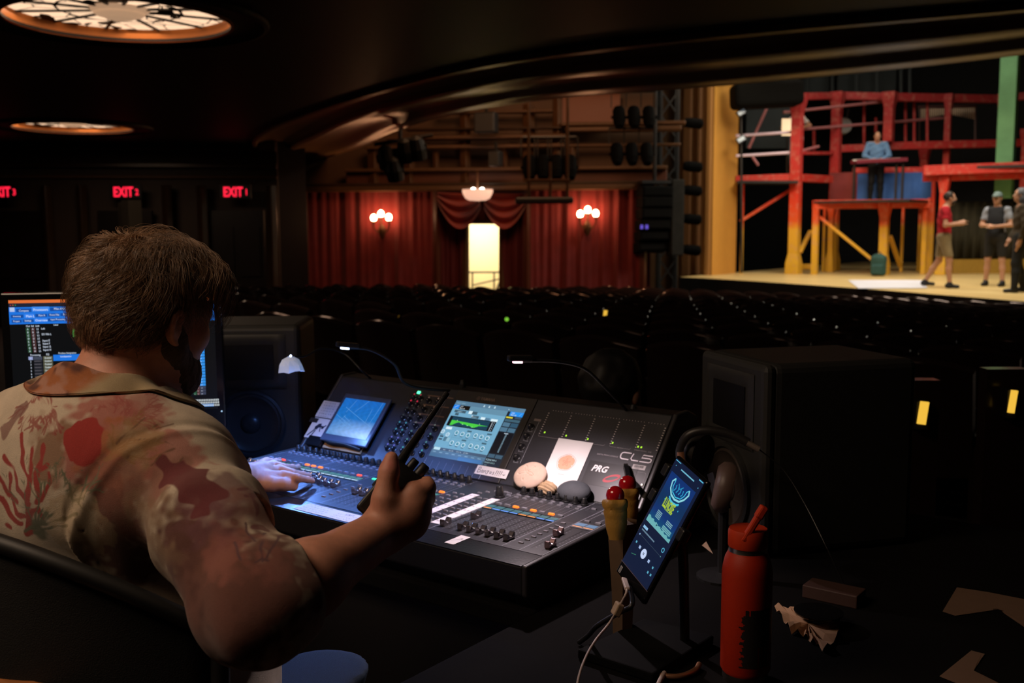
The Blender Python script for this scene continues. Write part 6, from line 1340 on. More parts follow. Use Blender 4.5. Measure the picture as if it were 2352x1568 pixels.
# arms
P+=[rc(A_(SR),A_(ER),.056,.042,k=.05),rc(A_(ER),A_(ER+(WR-ER)*.35),.042,.043,k=.03),rc(A_(ER+(WR-ER)*.35),A_(WR),.043,.030,k=.03)]
P+=[rc(A_(SL),A_(EL),.056,.045,k=.05),rc(A_(EL),A_(WL),.044,.028,k=.03)]
# right hand round the radio (knuckles, curled fingers, raised thumb)
def W_p(px,py,d): return A_(at(px,py,d))
HD=[]
HD+=[rc(A_(WR),W_p(910,1184,1.36),.027,.028,k=.02),rc(W_p(890,1180,1.352),W_p(940,1172,1.36),.021,.022,k=.025),rc(W_p(900,1205,1.358),W_p(938,1200,1.365),.022,.021,k=.025)]
kn_=[(W_p(950,1134,1.352),.0140),(W_p(961,1152,1.354),.0155),(W_p(959,1178,1.358),.0150),(W_p(949,1205,1.364),.0135)]
for (kp,r_),w0 in zip(kn_,((905,1165),(908,1178),(905,1190),(900,1200))): HD.append(rc(W_p(w0[0],w0[1],1.356),kp,.018,r_,k=.014))
fing=[[(950,1130,1.352),(979,1120,1.362),(979,1112,1.392),(950,1112,1.412)],[(961,1152,1.354),(977,1143,1.372),(968,1132,1.398),(940,1124,1.408)],[(959,1178,1.358),(970,1168,1.376),(960,1156,1.400),(934,1148,1.408)],[(949,1205,1.364),(960,1194,1.380),(950,1182,1.400),(926,1174,1.406)]]
rr=[(.0150,.0125,.0105,.0095),(.0150,.0125,.0105,.0095),(.0142,.0118,.0100,.009),(.0128,.0105,.009,.0085)]
for fg,rs_ in zip(fing,rr):
    for i in range(3): HD.append(rc(W_p(*fg[i]),W_p(*fg[i+1]),rs_[i],rs_[i+1],k=.006))
th=[(886,1188,1.345,.019),(884,1143,1.340,.0150),(889,1108,1.342,.0108),(894,1082,1.345,.0116),(899,1052,1.350,.0092)]
for a,b in zip(th,th[1:]): HD.append(rc(W_p(*a[:3]),W_p(*b[:3]),a[3],b[3],k=.012))
# left hand: back of hand, four spread fingers and thumb
def D(px,py,h): return A_(ondeck(px,py,h))
HL=[rc(A_(WL),D(600,1084,.042),.026,.026,k=.02)]
kk=[(D(652,1092,.036),(636,1088)),(D(643,1078,.038),(620,1082)),(D(628,1067,.036),(606,1078)),(D(612,1060,.033),(596,1078))]
for (kp,w0),b0 in zip(kk,((596,1096),(592,1088),(588,1082),(584,1078))): HL.append(rc(D(b0[0],b0[1],.040),kp,.017,.0115,k=.012))
lf=[[(652,1092,.036),(684,1097,.036),(706,1101,.024),(717,1104,.016)],[(643,1078,.038),(672,1086,.038),(696,1090,.026),(710,1093,.017)],[(628,1067,.036),(652,1073,.036),(672,1073,.026),(686,1073,.015)],[(612,1060,.033),(624,1060,.030),(634,1059,.022),(643,1058,.014)]]
lr=[(.0115,.0092,.0078,.0068),(.0115,.0092,.0078,.0068),(.011,.0088,.0076,.0066),(.010,.0080,.0068,.006)]
for fg,rs_ in zip(lf,lr):
    for i in range(3): HL.append(rc(D(*fg[i]),D(*fg[i+1]),rs_[i],rs_[i+1],k=.004))
tt=[(590,1110,.028,.019),(624,1112,.026,.0145),(652,1112,.024,.0125),(674,1117,.016,.0105)]
for a,b in zip(tt,tt[1:]): HL.append(rc(D(*a[:3]),D(*b[:3]),a[3],b[3],k=.012))
fb=union(P); fhR=union(HD); fhL=union(HL)
cR=W_p(925,1150,1.37); cL=D(640,1090,.03)
def fbody(p):
    d=fb(p)
    m=np.linalg.norm(p-cR,axis=1)<.22
    if m.any(): d[m]=smin(d[m],fhR(p[m]),.012)
    m=np.linalg.norm(p-cL,axis=1)<.22
    if m.any(): d[m]=smin(d[m],fhL(p[m]),.012)
    return d
allp=np.array([A_(x) for x in (NB,HC,SR,SL,ER,WR,WL,EL,pel)]); lo=allp.min(0)-.24; hi=allp.max(0)+.24
t0=__import__('time').time()
V,F=isosurf(fbody,lo,hi,.0026,B=12)
# skin colour by place: nail beds paler and pinker, beard shadow is hair (a child), thumb tip flushed
col=np.tile(np.array([.66,.31,.215]),(len(V),1)); Vf=V.astype(np.float32)
nz=vnoise(Vf,.03)*.06+vnoise(Vf,.008,3)*.05; col*=1+nz[:,None]
for c,r_,cc in [(W_p(897,1066,1.337),.012,(.62,.22,.17))]:
    w_=np.exp(-(np.linalg.norm(Vf-c,axis=1)/r_)**2)[:,None]; col=col*(1-w_)+np.array(cc)*w_
for fg in lf:
    w_=np.exp(-(np.linalg.norm(Vf-D(fg[3][0]-4,fg[3][1]-1,fg[3][2]+.009),axis=1)/.006)**2)[:,None]; col=col*(1-w_)+np.array((.70,.45,.38))*w_
skin2=mat('man_skin',(1,1,1),.48,attr=True,sss=.12,var=.12,scale=110,bump=.22,bscale=1100)
ob=meshobj('body',V,F,skin2,person,col=col,relax=1); print('body verts',len(V),__import__('time').time()-t0)
# nails of the left hand, thumb nail
nail=mat('fingernail',(.68,.44,.38),.3)
for fg in lf:
    a=D(*fg[2]);b=D(*fg[3]); d_=(b-a)/np.linalg.norm(b-a); m=frame(Vector(b)-Vector(d_)*.001+Vector((0,0,.0072)),Vector(d_),z=(0,0,1)); q=MB(m); q.ball((0,0,0),(.0055,.0042,.0016),10); q.build('fingernail',nail,ob,local=True,smooth=True).matrix_parent_inverse=Matrix.Identity(4)
for o in [x for x in ob.children]:
    o.data.transform(Matrix.Translation(-person.location))
# glasses? none. beard on jaw
fj=union([el(A_(H(0,.050,-.078)),(.050*hs,.047*hs,.046*hs),HR,k=.03),rc(A_(H(.055,.004,-.050)),A_(H(.020,.070,-.092)),.024,.022,k=.03),rc(A_(H(-.055,.004,-.050)),A_(H(-.020,.070,-.092)),.024,.022,k=.03),rc(A_(H(.066,.012,-.018)),A_(H(.058,.010,-.052)),.012,.02,k=.02)])
beardm=mat('greying_brown_beard',(.13,.085,.06),.75,var=.4,scale=120,bump=.8,bscale=900)
blob('beard',None,.0026,beardm,person,f=lambda p:fj(p)+.0016*vnoise(p,.005)-.0028,lo=A_(HC)-.2,hi=A_(HC)+.2,clip=lambda p:(lambda q:q[:,2]+.038-np.where(np.abs(q[:,0])>.052,np.clip((.035-q[:,1])*1.2,0,.035),0))((p-A_(HC))@HR),relax=0)
# ---- hair: a cap with locks and thousands of fine wavy strands
hairm=mat('brown_grey_hair',(.12,.07,.04),.8,var=.35,scale=50)
cap_=union([el(A_(H(0,-.012,.030)),(.081*hs,.097*hs,.097*hs),HR,k=.03),el(A_(H(0,-.048,-.012)),(.066*hs,.056*hs,.066*hs),HR,k=.04),el(A_(H(.01,.050,.076)),(.062,.050,.042),HR,k=.04)])
def hairline(q):   # q in head axes: positive where no hair
    x,y,z=q[:,0],q[:,1],q[:,2]
    x=x/HS;y=y/HS;z=z/HS;low=-.074+.0*y; nape=np.where(y<-.0,low+.04*np.clip((y+.06)/.06,0,1)**2,0)
    side=np.where(y>=-.03,-.052+1.35*(y+.03),-.078+.026*np.clip((y+.09)/.06,0,1)); side=np.where(y>.03,.03+.55*(y-.03),side)
    return side-z
def fhair(p):
    q=(p-A_(HC))@HR; return cap_(p)-.0045*vnoise(p,.022,1)-.003*vnoise(p*np.array([1,1,.5],np.float32),.010,2)
blob('hair_cap',None,.0035,hairm,person,f=fhair,clip=lambda p:hairline((p-A_(HC))@HR),lo=A_(HC)-.2,hi=A_(HC)+.2,relax=0)
rs_=np.random.RandomState(3); N0=9500; K=10
d0=rs_.randn(N0*2,3); d0/=np.linalg.norm(d0,axis=1)[:,None]
q0=d0*np.array([.081*hs,.097*hs,.094*hs])+np.array([0,-.011,.027]); keep=(-hairline(q0)>-.004)&(q0[:,2]>-.070); q0=q0[keep][:N0]; d0=d0[keep][:N0]; n=len(q0)
for _ in range(6): q0=q0-d0*cap_((q0@HR.astype(float).T+np.array(HC)).astype(np.float32))[:,None]*.9
crown=np.array([.0,-.055,.125]); dirv=q0-crown; dirv-=d0*(dirv*d0).sum(1)[:,None]; dirv/= (np.linalg.norm(dirv,axis=1)[:,None]+1e-6)
dirv+=np.array([0,0,-.25]); swirl=np.cross(d0,dirv); nzs=vnoise((q0*1).astype(np.float32),.030,5); nz2=vnoise(q0.astype(np.float32),.014,6)
dirv=dirv+swirl*(.9*nzs+.5*nz2)[:,None]; dirv/=np.linalg.norm(dirv,axis=1)[:,None]
Ls=(.027+.024*np.clip(q0[:,2]/.1+.6,0,1.4))*rs_.uniform(.7,1.3,n); Ls*=np.where(q0[:,2]<-.02,.75,1)
lift=.18+.30*np.clip(q0[:,2]/.1,0,1)+.22*nz2
pts=np.zeros((n,K,3)); pts[:,0]=q0; nz3=vnoise(q0.astype(np.float32),.018,11); ph=rs_.uniform(0,1.6,n)+9*nz3; curl=np.cross(d0,dirv)
for k in range(1,K):
    u=k/(K-1); st=(dirv*(1-.2*u)+d0*(lift*(1-1.7*u))[:,None]+curl*(.95*np.cos(ph+u*5.5))[:,None]+d0*(.55*np.sin(ph+u*5.5))[:,None]); pts[:,k]=pts[:,k-1]+st*(Ls/(K-1))[:,None]
r0=.00034*(1-np.arange(K)/(K-1)*.75); Rm=HR.astype(float); W_=pts@Rm.T+np.array(HC)
tan=np.gradient(W_,axis=1); tan/=np.linalg.norm(tan,axis=2)[...,None]+1e-9; a=np.cross(tan,np.array([.3,.5,.8])); a/=np.linalg.norm(a,axis=2)[...,None]+1e-9; b=np.cross(tan,a)
ring=np.stack([W_+(a*math.cos(2*PI*j/3)+b*math.sin(2*PI*j/3))*r0[None,:,None] for j in range(3)],2)
V=ring.reshape(-1,3); idx=np.arange(n*K*3).reshape(n,K,3)
F=np.stack([np.stack([idx[:,:-1,j],idx[:,:-1,(j+1)%3],idx[:,1:,(j+1)%3],idx[:,1:,j]],-1) for j in range(3)],2).reshape(-1,4)
hc=np.clip(.5+.9*vnoise(q0.astype(np.float32),.012,21)+rs_.uniform(-.3,.3,n),0,1)[:,None]; hc=np.array([.10,.058,.032])*(1-hc)+np.array([.48,.29,.17])*hc
meshobj('hair_strands',V,F,mat('hair_strand',(1,1,1),.36,attr=True,var=.2,scale=30),person,col=np.repeat(hc,K*3,axis=0))
# ---- shirt
cuff=SR*.08+ER*.92; ua=(ER-SR).normalized(); hemR=A_(SR+(ER-SR)*1.10); uaN=A_(ua)
cuL=A_(SL+(EL-SL)*.55); ulN=A_((EL-SL).normalized())
SH=torso(.013)+[rc(A_(SR-R_o*.01),A_(SR+(ER-SR)*.45),.072,.070,k=.05),rc(A_(SR+(ER-SR)*.45),A_(ER),.070,.064,k=.03),rc(A_(ER),A_(ER+(WR-ER)*.3),.062,.062,k=.03),rc(A_(SL),A_(EL),.074,.070,k=.05)]
fs_=union(SH); nbA=A_(NB); upn=A_((Z*.9-F_*.0).normalized())
Fv=A_(F_);Rv=A_(R_o)
def fshirt(p):
    q=p-nbA; x=q@Rv;y=q@Fv;z=q[:,2]
    s=(p-A_(SR))@uaN                        # along the sleeve
    fold=.0035*np.sin(x*38+z*22+3*vnoise(p,.12))*np.clip(-z/.2,0,1)+.005*vnoise(p,.055,1)+.0035*np.sin(s*55+x*30)*np.exp(-((s-.10)/.09)**2)*(x>.12)
    seam=.004*np.exp(-((s-.015+.0*z)/.006)**2)*(x>.10)-.003*np.exp(-((s+.003)/.006)**2)*(x>.10)
    return fs_(p)-fold-seam
def clipS(p):
    q=p-nbA; x=q@Rv;y=q@Fv;z=q[:,2]
    neck=.08-np.sqrt(x**2+(y-.025)**2+(np.maximum(0,-z-.02))**2)
    neck=np.minimum(neck,z+.03+.5*np.maximum(y,0))*1.0
    dcut=np.minimum(.078-np.sqrt(x*x+(y-.025)**2),1)
    c1=np.where(z>-.085,np.maximum(dcut,z-.002),-1)
    fa_=A_((WR-ER).normalized()); sl=np.where(np.linalg.norm(p-A_(ER),axis=1)<.15,(p-A_(ER))@fa_-.052-.25*((p-A_(ER))@uaN)*-1,-1)
    far=np.where(np.linalg.norm(p-A_(WR),axis=1)<.22,1,-1)
    slL=np.where(x<-.12,(p-cuL)@ulN,-1)
    slL=np.where(np.linalg.norm(p-A_(SL),axis=1)<.10,-1,slL)
    bot=-(z+.60)
    return np.maximum.reduce([c1,sl,slL,bot])
fsh=lambda p: np.maximum(np.maximum(fshirt(p),-(fshirt(p)+.0078)),clipS(p))
lo=allp.min(0)-.2; hi=allp.max(0)+.2
V,F=isosurf(fsh,lo,hi,.0031,B=10,slack=1.3)
for _ in range(2):
    acc=np.zeros_like(V); cnt=np.zeros(len(V))
    for a_,b_ in ((0,1),(1,2),(2,3),(3,0)):
        for s_,t_2 in ((a_,b_),(b_,a_)): np.add.at(acc,F[:,s_],V[F[:,t_2]]); np.add.at(cnt,F[:,s_],1)
    V=V*.4+acc/np.maximum(cnt,1)[:,None]*.6
def subdiv(V,F,m):
    G=F[m]; E=np.concatenate([np.stack([G[:,i],G[:,(i+1)%4]],1) for i in range(4)]); E.sort(1); U_,inv=np.unique(E,axis=0,return_inverse=True); inv=inv.ravel(); n=len(G); e=[inv[i*n:(i+1)*n]+len(V) for i in range(4)]
    V2=np.concatenate([V,V[U_].mean(1),V[G].mean(1)]); c=np.arange(n)+len(V)+len(U_)
    Q=[np.stack([G[:,i],e[i],c,e[(i-1)%4]],1) for i in range(4)]; return V2,np.concatenate([F[~m]]+Q)
def facing(V,F):
    nrm=np.cross(V[F[:,2]]-V[F[:,0]],V[F[:,3]]-V[F[:,1]]); c=V[F].mean(1); out=fshirt(c.astype(np.float32))>-.004
    return ((nrm*(np.array(CAM)-c)).sum(1)>0)&out
V,F=subdiv(V,F,facing(V,F)); print('shirt verts',len(V))
# keep only outward facing pattern: colour by 3D distance to motifs projected on the cloth
bv=bvhtree.BVHTree.FromPolygons([tuple(v) for v in V],[tuple(f) for f in F])
def hit(px,py):
    r=ray(px,py).normalized(); h=bv.ray_cast(CAM,r,6); return A_(h[0]) if h[0] is not None else None
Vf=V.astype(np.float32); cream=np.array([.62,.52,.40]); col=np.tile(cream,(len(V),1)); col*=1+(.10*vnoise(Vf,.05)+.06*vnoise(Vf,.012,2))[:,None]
def paint(w,c,op=1.0):
    global col
    w=(np.clip(w,0,1)*op)[:,None]; col=col*(1-w)+np.array(c)*w
def seglines(lines,width,c,op=1,jit=.004,soft=.0015):
    w=np.zeros(len(Vf)); jn=Vf+np.stack([vnoise(Vf,.02,7),vnoise(Vf,.02,8),vnoise(Vf,.02,9)],1).astype(np.float32)*jit
    for L in lines:
        pts=[hit(x,y) for x,y in L[0]]; wd=L[1] if len(L)>1 else width
        for i,(a,b) in enumerate(zip(pts,pts[1:])):
            if a is None or b is None or np.linalg.norm(a-b)>.2: continue
            c_=(a+b)/2; R=np.linalg.norm(a-b)/2+.03; m=np.where(np.linalg.norm(Vf-c_,axis=1)<R)[0]
            if len(m)==0: continue
            ba=b-a; p=jn[m]; t=np.clip(((p-a)@ba)/(ba@ba+1e-9),0,1); d=np.linalg.norm(p-a-t[:,None]*ba,axis=1); w[m]=np.maximum(w[m],np.clip((wd-d)/soft,0,1))
    paint(w,c,op)
def blot(px,py,r,c,op=1,seed=0,ns=.02,amp=.35,sx=1):
    h=hit(px,py)
    if h is None: return
    d=np.linalg.norm(Vf-h,axis=1)/r+amp*vnoise(Vf,ns,seed)+.2*vnoise(Vf,ns/3,seed+1); paint((1-d)/.12,c,op)
def softb(px,py,r,c,op,seed=0):
    op=min(1,op*1.15)
    h=hit(px,py)
    if h is None: return
    d=np.linalg.norm(Vf-h,axis=1)/(r*.8)+.5*vnoise(Vf,.03,seed)+.4*vnoise(Vf,.010,seed+4); paint((1-d)*2.2,c,op)
def branch(x,y,ang,L,w,dep,rnd,out,spread=.5):
    n=4; P=[(x,y)]; a=ang
    for k in range(n): a+=rnd.uniform(-.18,.18); x+=math.cos(a)*L/n; y-=math.sin(a)*L/n; P.append((x,y))
    out.append((P,w))
    if dep>0:
        for s in (-1,1): branch(x,y,a+s*spread*rnd.uniform(.6,1.2),L*rnd.uniform(.6,.85),w*.80,dep-1,rnd,out,spread)
        if rnd.random()<.6: branch(P[2][0],P[2][1],a+rnd.choice((-1,1))*.8,L*.55,w*.7,dep-1,rnd,out,spread)
RED=(.36,.035,.03); DRED=(.26,.03,.035); GRN_=(.13,.15,.085); BRN=(.22,.09,.035); PINK=(.42,.14,.11); ORN=(.42,.13,.025); PUR=(.17,.06,.075)
# fine fern / root washes, and shade painted dark on the lower sleeve
softb(255,935,.075,PINK,.8,1); softb(330,940,.05,PINK,.6,2); softb(120,1030,.06,BRN,.7,3); softb(210,1045,.06,PINK,.8,4); softb(265,1060,.07,ORN,.55,5)
softb(275,1110,.06,(.28,.10,.06),.9,6); softb(265,1200,.07,(.20,.07,.045),.9,7); softb(290,1270,.07,(.20,.09,.06),.9,8); softb(330,1010,.05,(.34,.22,.10),.6,9)
softb(400,1060,.06,PINK,.7,10); softb(345,1120,.06,(.28,.13,.09),.7,11); softb(430,1330,.14,(.17,.07,.05),.85,12); softb(560,1400,.06,(.13,.04,.03),.9,51); softb(480,1400,.08,(.12,.04,.03),1,52); softb(430,1300,.09,(.11,.035,.025),1,54); softb(480,1360,.09,(.10,.03,.022),1,57); softb(520,1430,.09,(.10,.03,.022),1,58); softb(590,1410,.05,(.11,.035,.025),1,59); softb(500,1300,.05,(.16,.06,.04),.8,55); softb(560,1340,.035,(.16,.06,.04),.8,56); softb(520,1390,.14,(.16,.06,.045),.85,13); softb(340,1250,.08,(.26,.16,.09),.6,14)  # dark blots on the lower sleeve paint in the elbow's shade
softb(480,1180,.06,PUR,.5,15); softb(510,1130,.05,PUR,.6,16); softb(600,1170,.05,(.24,.10,.08),.7,17); softb(530,1260,.05,PINK,.35,18); softb(620,1290,.04,PINK,.3,19)
rnd=random.Random(21); L=[]
for k in range(9): branch(100+rnd.uniform(-14,14),898,-PI/2+rnd.uniform(-.7,.5),44,.0011,2,rnd,L,.35)
seglines([(a_[0],.0022) for a_ in L],.001,(.30,.05,.04),.85,.004,.0012)
L=[]; 
for k in range(9): branch(285,945+k*3,rnd.uniform(-.6,.9)+PI*.0,40,.0009,2,rnd,L,.4)
for k in range(8): branch(210+k*16,940+k*3,PI*.5+rnd.uniform(-.7,.7),26,.0010,2,rnd,L,.5)
seglines([(a_[0],.0018) for a_ in L],.001,(.34,.07,.06),.75,.004,.0012)
L=[]
for k in range(8): branch(240+rnd.uniform(-15,15),1050,rnd.uniform(.1,1.2),55,.0012,2,rnd,L,.3)
seglines([(a_[0],.0020) for a_ in L],.001,(.30,.15,.05),.7,.005,.0012)
# red coral
L=[([(70,1225),(68,1180),(62,1140),(66,1100)],.0085),([(66,1150),(40,1120),(28,1080),(10,1050)],.0055),([(66,1100),(50,1060),(48,1020),(52,1000)],.0055),([(62,1180),(90,1140),(86,1100),(96,1060),(102,1030)],.0060),([(66,1110),(78,1070),(74,1030),(84,1012)],.0048),([(40,1150),(20,1140),(5,1110),(-10,1090)],.005),([(92,1150),(112,1110),(110,1085)],.004),([(86,1085),(100,1070),(112,1060)],.005),([(50,1200),(24,1180),(6,1150),(-10,1140)],.005),([(30,1210),(8,1200),(-10,1180)],.004),([(100,1190),(86,1170),(74,1190)],.005),([(60,1190),(40,1175),(24,1130),(20,1085)],.0042)]
seglines(L,.005,RED,1,.006,.0012)
# green coral
L=[]; rnd=random.Random(5)
for k in range(6): branch(80+k*5,1212-k*2.5,1.75-k*.2,58,.0026,3,rnd,L,.34)
for k in range(3): branch(160+k*16,1160-k*6,1.6-k*.25,45,.0026,2,rnd,L,.4)
L+=[([(62,1222),(100,1205),(140,1196),(175,1175)],.0035),([(80,1228),(120,1214),(160,1208)],.003)]
seglines(L,.002,GRN_,.95,.005,.0012)
softb(90,1215,.016,GRN_,.8,32)
# red sponge
seglines([([(180,975),(176,990),(164,1012),(160,1028)],.016),([(202,970),(206,990),(198,1020),(190,1032)],.018),([(168,1000),(185,1010),(205,1010)],.016)],.016,(.38,.028,.022),1,.012,.0015)
seglines([([(15,990),(35,965),(55,940)],.012),([(24,975),(40,955)],.014)],.012,(.22,.09,.08),.8,.012,.002)
seglines([([(392,1085),(430,1110),(470,1130),(486,1140)],.022),([(405,1100),(440,1130),(470,1155)],.022),([(400,1080),(420,1095)],.016)],.02,(.15,.022,.028),.95,.02,.003)
seglines([([(585,1080),(592,1130),(590,1180),(588,1215)],.010),([(575,1070),(600,1130)],.008),([(560,1120),(585,1190)],.006)],.01,(.16,.035,.04),.85,.02,.003)
L=[([(610,1225),(600,1260),(604,1290)],.0010),([(640,1230),(622,1262),(612,1288)],.0010),([(585,1290),(600,1283),(620,1290)],.002),([(560,1200),(590,1240)],.0012),([(540,1240),(560,1290)],.0012)]
seglines([(a_[0],.0022) for a_ in L],.001,(.12,.05,.06),.9,.004,.001)
L=[([(400,1030),(372,1045),(350,1070)],.001),([(420,1010),(398,1022),(380,1018)],.0013),([(400,970),(360,985),(330,1010)],.001),([(430,1040),(400,1070)],.001),([(340,960),(300,990),(270,1020)],.001),([(360,975),(320,1010),(290,1050)],.001)]
seglines([(a_[0],.0020) for a_ in L],.001,(.17,.08,.04),.8,.004,.001)
blot(180,1215,.05,(.50,.36,.20),.5,41)
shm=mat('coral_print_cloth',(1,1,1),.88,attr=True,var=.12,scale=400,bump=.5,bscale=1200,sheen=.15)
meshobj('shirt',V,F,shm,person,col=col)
# seam lines of yoke
# collar: folded band round the neck
def collar():
    n=44; prof=[(.064,-.010),(.066,.024),(.069,.036),(.075,.034),(.088,.018),(.100,.002),(.112,-.014),(.110,-.018)]; V=[];C=[]
    for j,(r,z) in enumerate(prof):
        for i in range(n+1):
            a=-PI/2+ (i/n*2-1)*PI*.88; fr=(abs(i/n*2-1))
            c=NB+F_*(.014)+R_o*(r*1.06*math.cos(a))+F_*(r*1.0*math.sin(a)); zz=z*(1-.25*fr)+.002-.055*fr**2+(.0 if j<3 else -.010*fr)+.004*math.sin(a*5+j); out=(.012*fr if j>3 else 0)
            c=c+Vector((0,0,zz))+(R_o*math.cos(a)+F_*math.sin(a))*out; V.append(c)
    F=[(j*(n+1)+i,j*(n+1)+i+1,(j+1)*(n+1)+i+1,(j+1)*(n+1)+i) for j in range(len(prof)-1) for i in range(n)]
    q=MB(); q.add(V,F); return q,len(prof),n
q,_,_=collar()
for i_,v_ in enumerate(q.v):
    if i_//45>=4:
        h_=bv.ray_cast(v_+Vector((0,0,.08)),Vector((0,0,-1)),.2)
        if h_[0] is not None and h_[0].z>v_.z-.004: v_.z=h_[0].z+.005
o=q.build('collar',shm,person,local=False,smooth=True)
m_=o.modifiers.new('u','SUBSURF'); m_.levels=2; m_.render_levels=2
dg=bpy.context.evaluated_depsgraph_get(); me=bpy.data.meshes.new_from_object(o.evaluated_get(dg)); o.modifiers.clear(); me.name='collar'; o.data=me
co=np.zeros(len(me.vertices)*3,np.float32); me.vertices.foreach_get('co',co); co=co.reshape(-1,3)
n1=vnoise(co,.022,3);n2=vnoise(co,.012,4); cc=np.tile(np.array([.40,.13,.04]),(len(co),1)); k=np.clip((n1-.05)*5,0,1)[:,None]; cc=cc*(1-k)+np.array([.12,.04,.025])*k; k=np.clip((n2-.1)*4,0,1)[:,None]; cc=cc*(1-k)+np.array([.45,.22,.15])*k
xr=(co-A_(NB-person.location))@Rv; k=np.clip((xr-.050)/.02,0,1)[:,None]; cc=cc*(1-k)+np.array([.42,.32,.18])*k; k=np.clip((-xr-.085)/.01,0,1)[:,None]; cc=cc*(1-k)+np.array([.50,.38,.26])*k
while me.color_attributes: me.color_attributes.remove(me.color_attributes[0])
ca=me.color_attributes.new('Col','FLOAT_COLOR','POINT'); ca.data.foreach_set('color',np.concatenate([cc,np.ones((len(cc),1))],1).ravel().astype(np.float32))
q_=o.modifiers.new('s','SOLIDIFY'); q_.thickness=.002
# ---- jeans and shoes
jean=mat('blue_denim',(.012,.032,.062),.85,var=.25,scale=300,bump=.4,bscale=900)
hpR=pel+R_o*.10+F_*.02-Z*.03; hpL=pel-R_o*.10+F_*.02-Z*.03; knR=at(735,1440,1.66)-Vector((0,0,.05)); knL=Vector((knR.x-.30,knR.y,knR.z-.02)); knR.z=min(knR.z,.76); 
anR=Vector((knR.x-.02,knR.y-.10,.12)); anL=Vector((knL.x+.02,knL.y-.12,.12))
TR=[el(A_(pel),(.205,.165,.14),RB,k=.08)]
for hp,k_,an in ((hpR,knR,anR),(hpL,knL,anL)): TR+=[rc(A_(hp),A_(k_),.098,.076,k=.06),rc(A_(k_),A_(an),.072,.058,k=.03)]
blob('jeans',TR,.008,jean,person,lo=np.minimum(A_(knL),A_(anL))-.3,hi=A_(pel)+.5,clip=lambda p:np.maximum(p[:,2]-(pel.z+.06),.09-p[:,2]))
for an in (anR,anL): 
    a=A_(an)*np.array([1,1,0],np.float32); blob('shoe',[rc(a+v3(0,-.05,.05),a+v3(0,.15,.045),.045,.040,k=.02),rc(a+v3(0,-.03,.06),a+v3(0,-.02,.11),.045,.045,k=.03)],.006,mat('dark_sneaker',(.03,.03,.035),.6),person,lo=a-.2,hi=a+.3,clip=lambda p:.005-p[:,2])
# ---- two way radio in the right hand
a=at(848,1192,1.372);b=at(944,1078,1.392); ax=(b-a).normalized(); RM=frame((a+b)/2,(ax.cross(FW)).normalized(),z=ax); Lr=(b-a).length
t=thing('two_way_radio',RM.to_translation(),'black two way radio with a long antenna held in the man\'s right hand','radio')
q=MB(RM); q.box((0,0,0),(.050,.030,Lr)); q.build('radio_body',mat('radio_black',(.016,.016,.017),.35),t,local=False,bevel=.005,seg=3)
top=Lr/2
q=MB(RM); q.lathe([(.0065,top-.002),(.0075,top+.002),(.0072,top+.016),(.006,top+.018)],14,Matrix.Translation((.012*-1,0,0))); q.build('volume_knob',BLK,t,local=False,smooth=True)
q=MB(RM); q.lathe([(.0055,top-.002),(.0062,top+.002),(.006,top+.013),(.005,top+.015)],14,Matrix.Translation((.003,.0,0))); q.build('channel_knob',BLK,t,local=False,smooth=True)
A0=RM@Vector((.018,0,top-.002)); A1=at(1027,903,1.46)
q=MB(); q.tube([A0,A0+(A1-A0)*.10,A0+(A1-A0)*.45,A0+(A1-A0)*.47,A0+(A1-A0)*.93,A0+(A1-A0)*.935,A1],[.0075,.0065,.0055,.0042,.0036,.0044,.0042],12); q.build('antenna',mat('antenna_rubber',(.012,.012,.013),.3),t,local=False,smooth=True)
q=MB(RM); q.box((.025,-.012,top-.028),(.006,.016,.045)); q.box((.010,-.017,top-.03),(.030,.006,.03)); q.build('belt_clip',mat('radio_clip_gloss',(.03,.03,.032),.2),t,local=False,bevel=.002)
# bracelet on the left wrist
t_=MB(); Rw=(WL-EL).normalized(); m=frame(EL+(WL-EL)*.93,Rw.orthogonal(),z=Rw); rnd=random.Random(8)
for k in range(26):
    a_=2*PI*k/26; t_.M=m; t_.ball((.031*math.cos(a_),.031*math.sin(a_),0),.0036,8,col=(.35,.22,.12) if k%3 else (.05,.04,.04))
t_.build('bead_bracelet',INK,person,local=False,col=True,smooth=True)
# ---- office chair
chm=mat('chair_mesh_black',(.006,.006,.006),.75,var=.2,bump=.5,bscale=600); chp=mat('chair_plastic',(.010,.010,.010),.55)
cz=pel.z-.115
t=thing('office_chair',Vector((pel.x,pel.y,0)),'black office chair with a tall curved mesh backrest under the man','chair')
seat=MB(); cpt=Vector((pel.x,pel.y,cz)); 
seat.M=frame(cpt,R_o,y=F_); seat.b2((-.25,-.22,-.06),(.25,.30,-.005)); seat.build('seat',chm,t,local=False,bevel=.03,seg=3)
q=MB(); nx,nz=20,16; M_=frame(cpt,R_o,y=F_)
for j in range(nz+1):
    v=j/nz; z=-.05+.56*v
    for i in range(nx+1):
        u=i/nx*2-1; hw=.13+.14*min(1,v*1.5); x=u*hw; y=-.215-.02*math.sin(v*PI)+.17*u*u-.045*v; zz=z-.13*v*abs(u)**2.2
        q.v.append(M_@Vector((x,y,zz)))
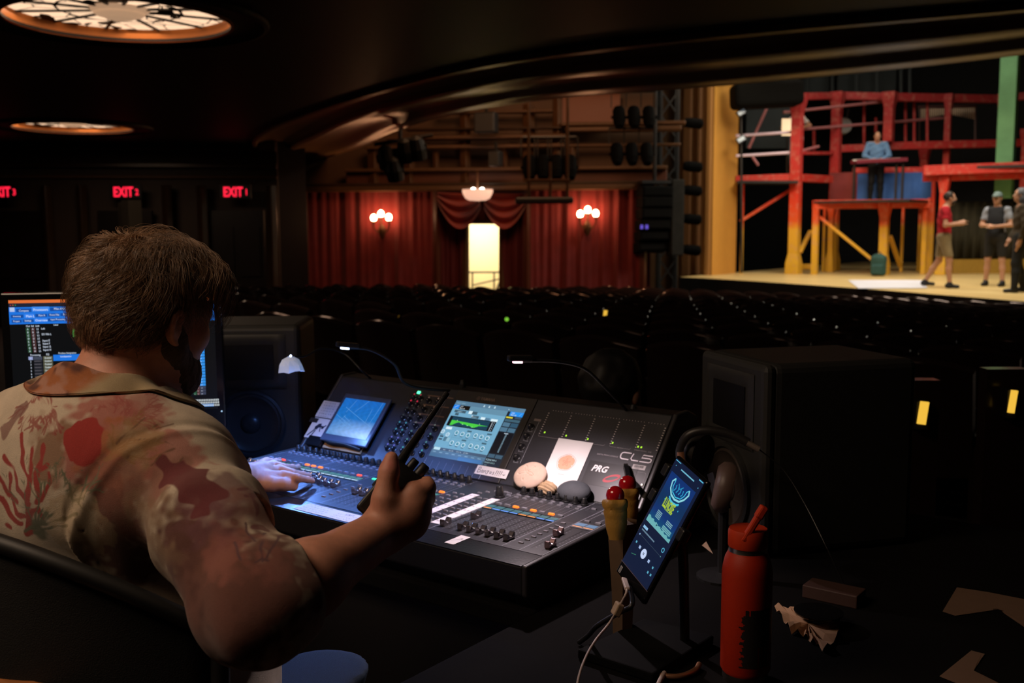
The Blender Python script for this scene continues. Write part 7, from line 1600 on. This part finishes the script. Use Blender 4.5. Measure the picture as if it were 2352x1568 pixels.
q.f=[[j*(nx+1)+i,j*(nx+1)+i+1,(j+1)*(nx+1)+i+1,(j+1)*(nx+1)+i] for j in range(nz) for i in range(nx)]; q.c=[(1,1,1)]*len(q.f); q.mi=[0]*len(q.f)
ed=[q.v[i] for i in range(0,(nz+1)*(nx+1),nx+1)]+q.v[nz*(nx+1):(nz+1)*(nx+1)]+[q.v[j*(nx+1)+nx] for j in range(nz,-1,-1)]
q.build('backrest',chm,t,local=False,smooth=True,solid=.014); q2=MB(); q2.tube(ed,.012,8); q2.build('backrest_frame',chp,t,local=False,smooth=True)
q=MB(M_); q.tube([(0,-.27,.10),(0,-.30,-.02),(0,-.20,-.10),(0,0,-.10)],.02,8); q.build('back_support',chp,t,local=False,smooth=True)
q=MB(M_); q.lathe([(.03,-cz+.12),(.03,-.08)],14); q.build('gas_column',STEEL,t,local=False)
for k in range(5):
    a_=2*PI*k/5+.4; q=MB(M_); e=(.30*math.cos(a_),.30*math.sin(a_),-cz+.085); q.tube([(0,0,-cz+.13),e],[.025,.016],8); q.build('base_arm',chp,t,local=False); q=MB(M_); q.ball((e[0],e[1],-cz+.031),.030,12); q.build('caster',chp,t,local=False,smooth=True)
for s in (-1,):
    q=MB(M_); q.tube(spline([(s*.22,.0,-.05),(s*.31,.0,-.02),(s*.32,.02,.14)],5),.015,8); q.b2((s*.36,-.10,.14),(s*.28,.16,.165)); q.build('armrest',chp,t,local=False,bevel=.004)
# things at the very bottom left: wooden rail
q=MB(); a=at(-60,1515,1.35);b=at(70,1575,1.25); q.bar(a-Vector((0,0,.02)),b+ (b-a)*.6-Vector((0,0,.02)),.04,.04); tag(q.build('wooden_rail',mat('orange_varnished_wood',(.30,.11,.03),.4,var=.2),bevel=.01),'varnished wooden rail at the bottom left corner','rail')
p=at(291,500,9.0); q=MB(); q.b2((p.x-.05,p.y-.05,-.4),(p.x+.05,p.y+.05,zpx(462,9))); q.b2((p.x+.05,p.y-.08,-.4),(p.x+.16,p.y+.05,zpx(458,9))); tag(q.build('dark_post',mat('dark_post_paint',(.05,.04,.03),.5)),'dark upright post behind the man\'s head','post')
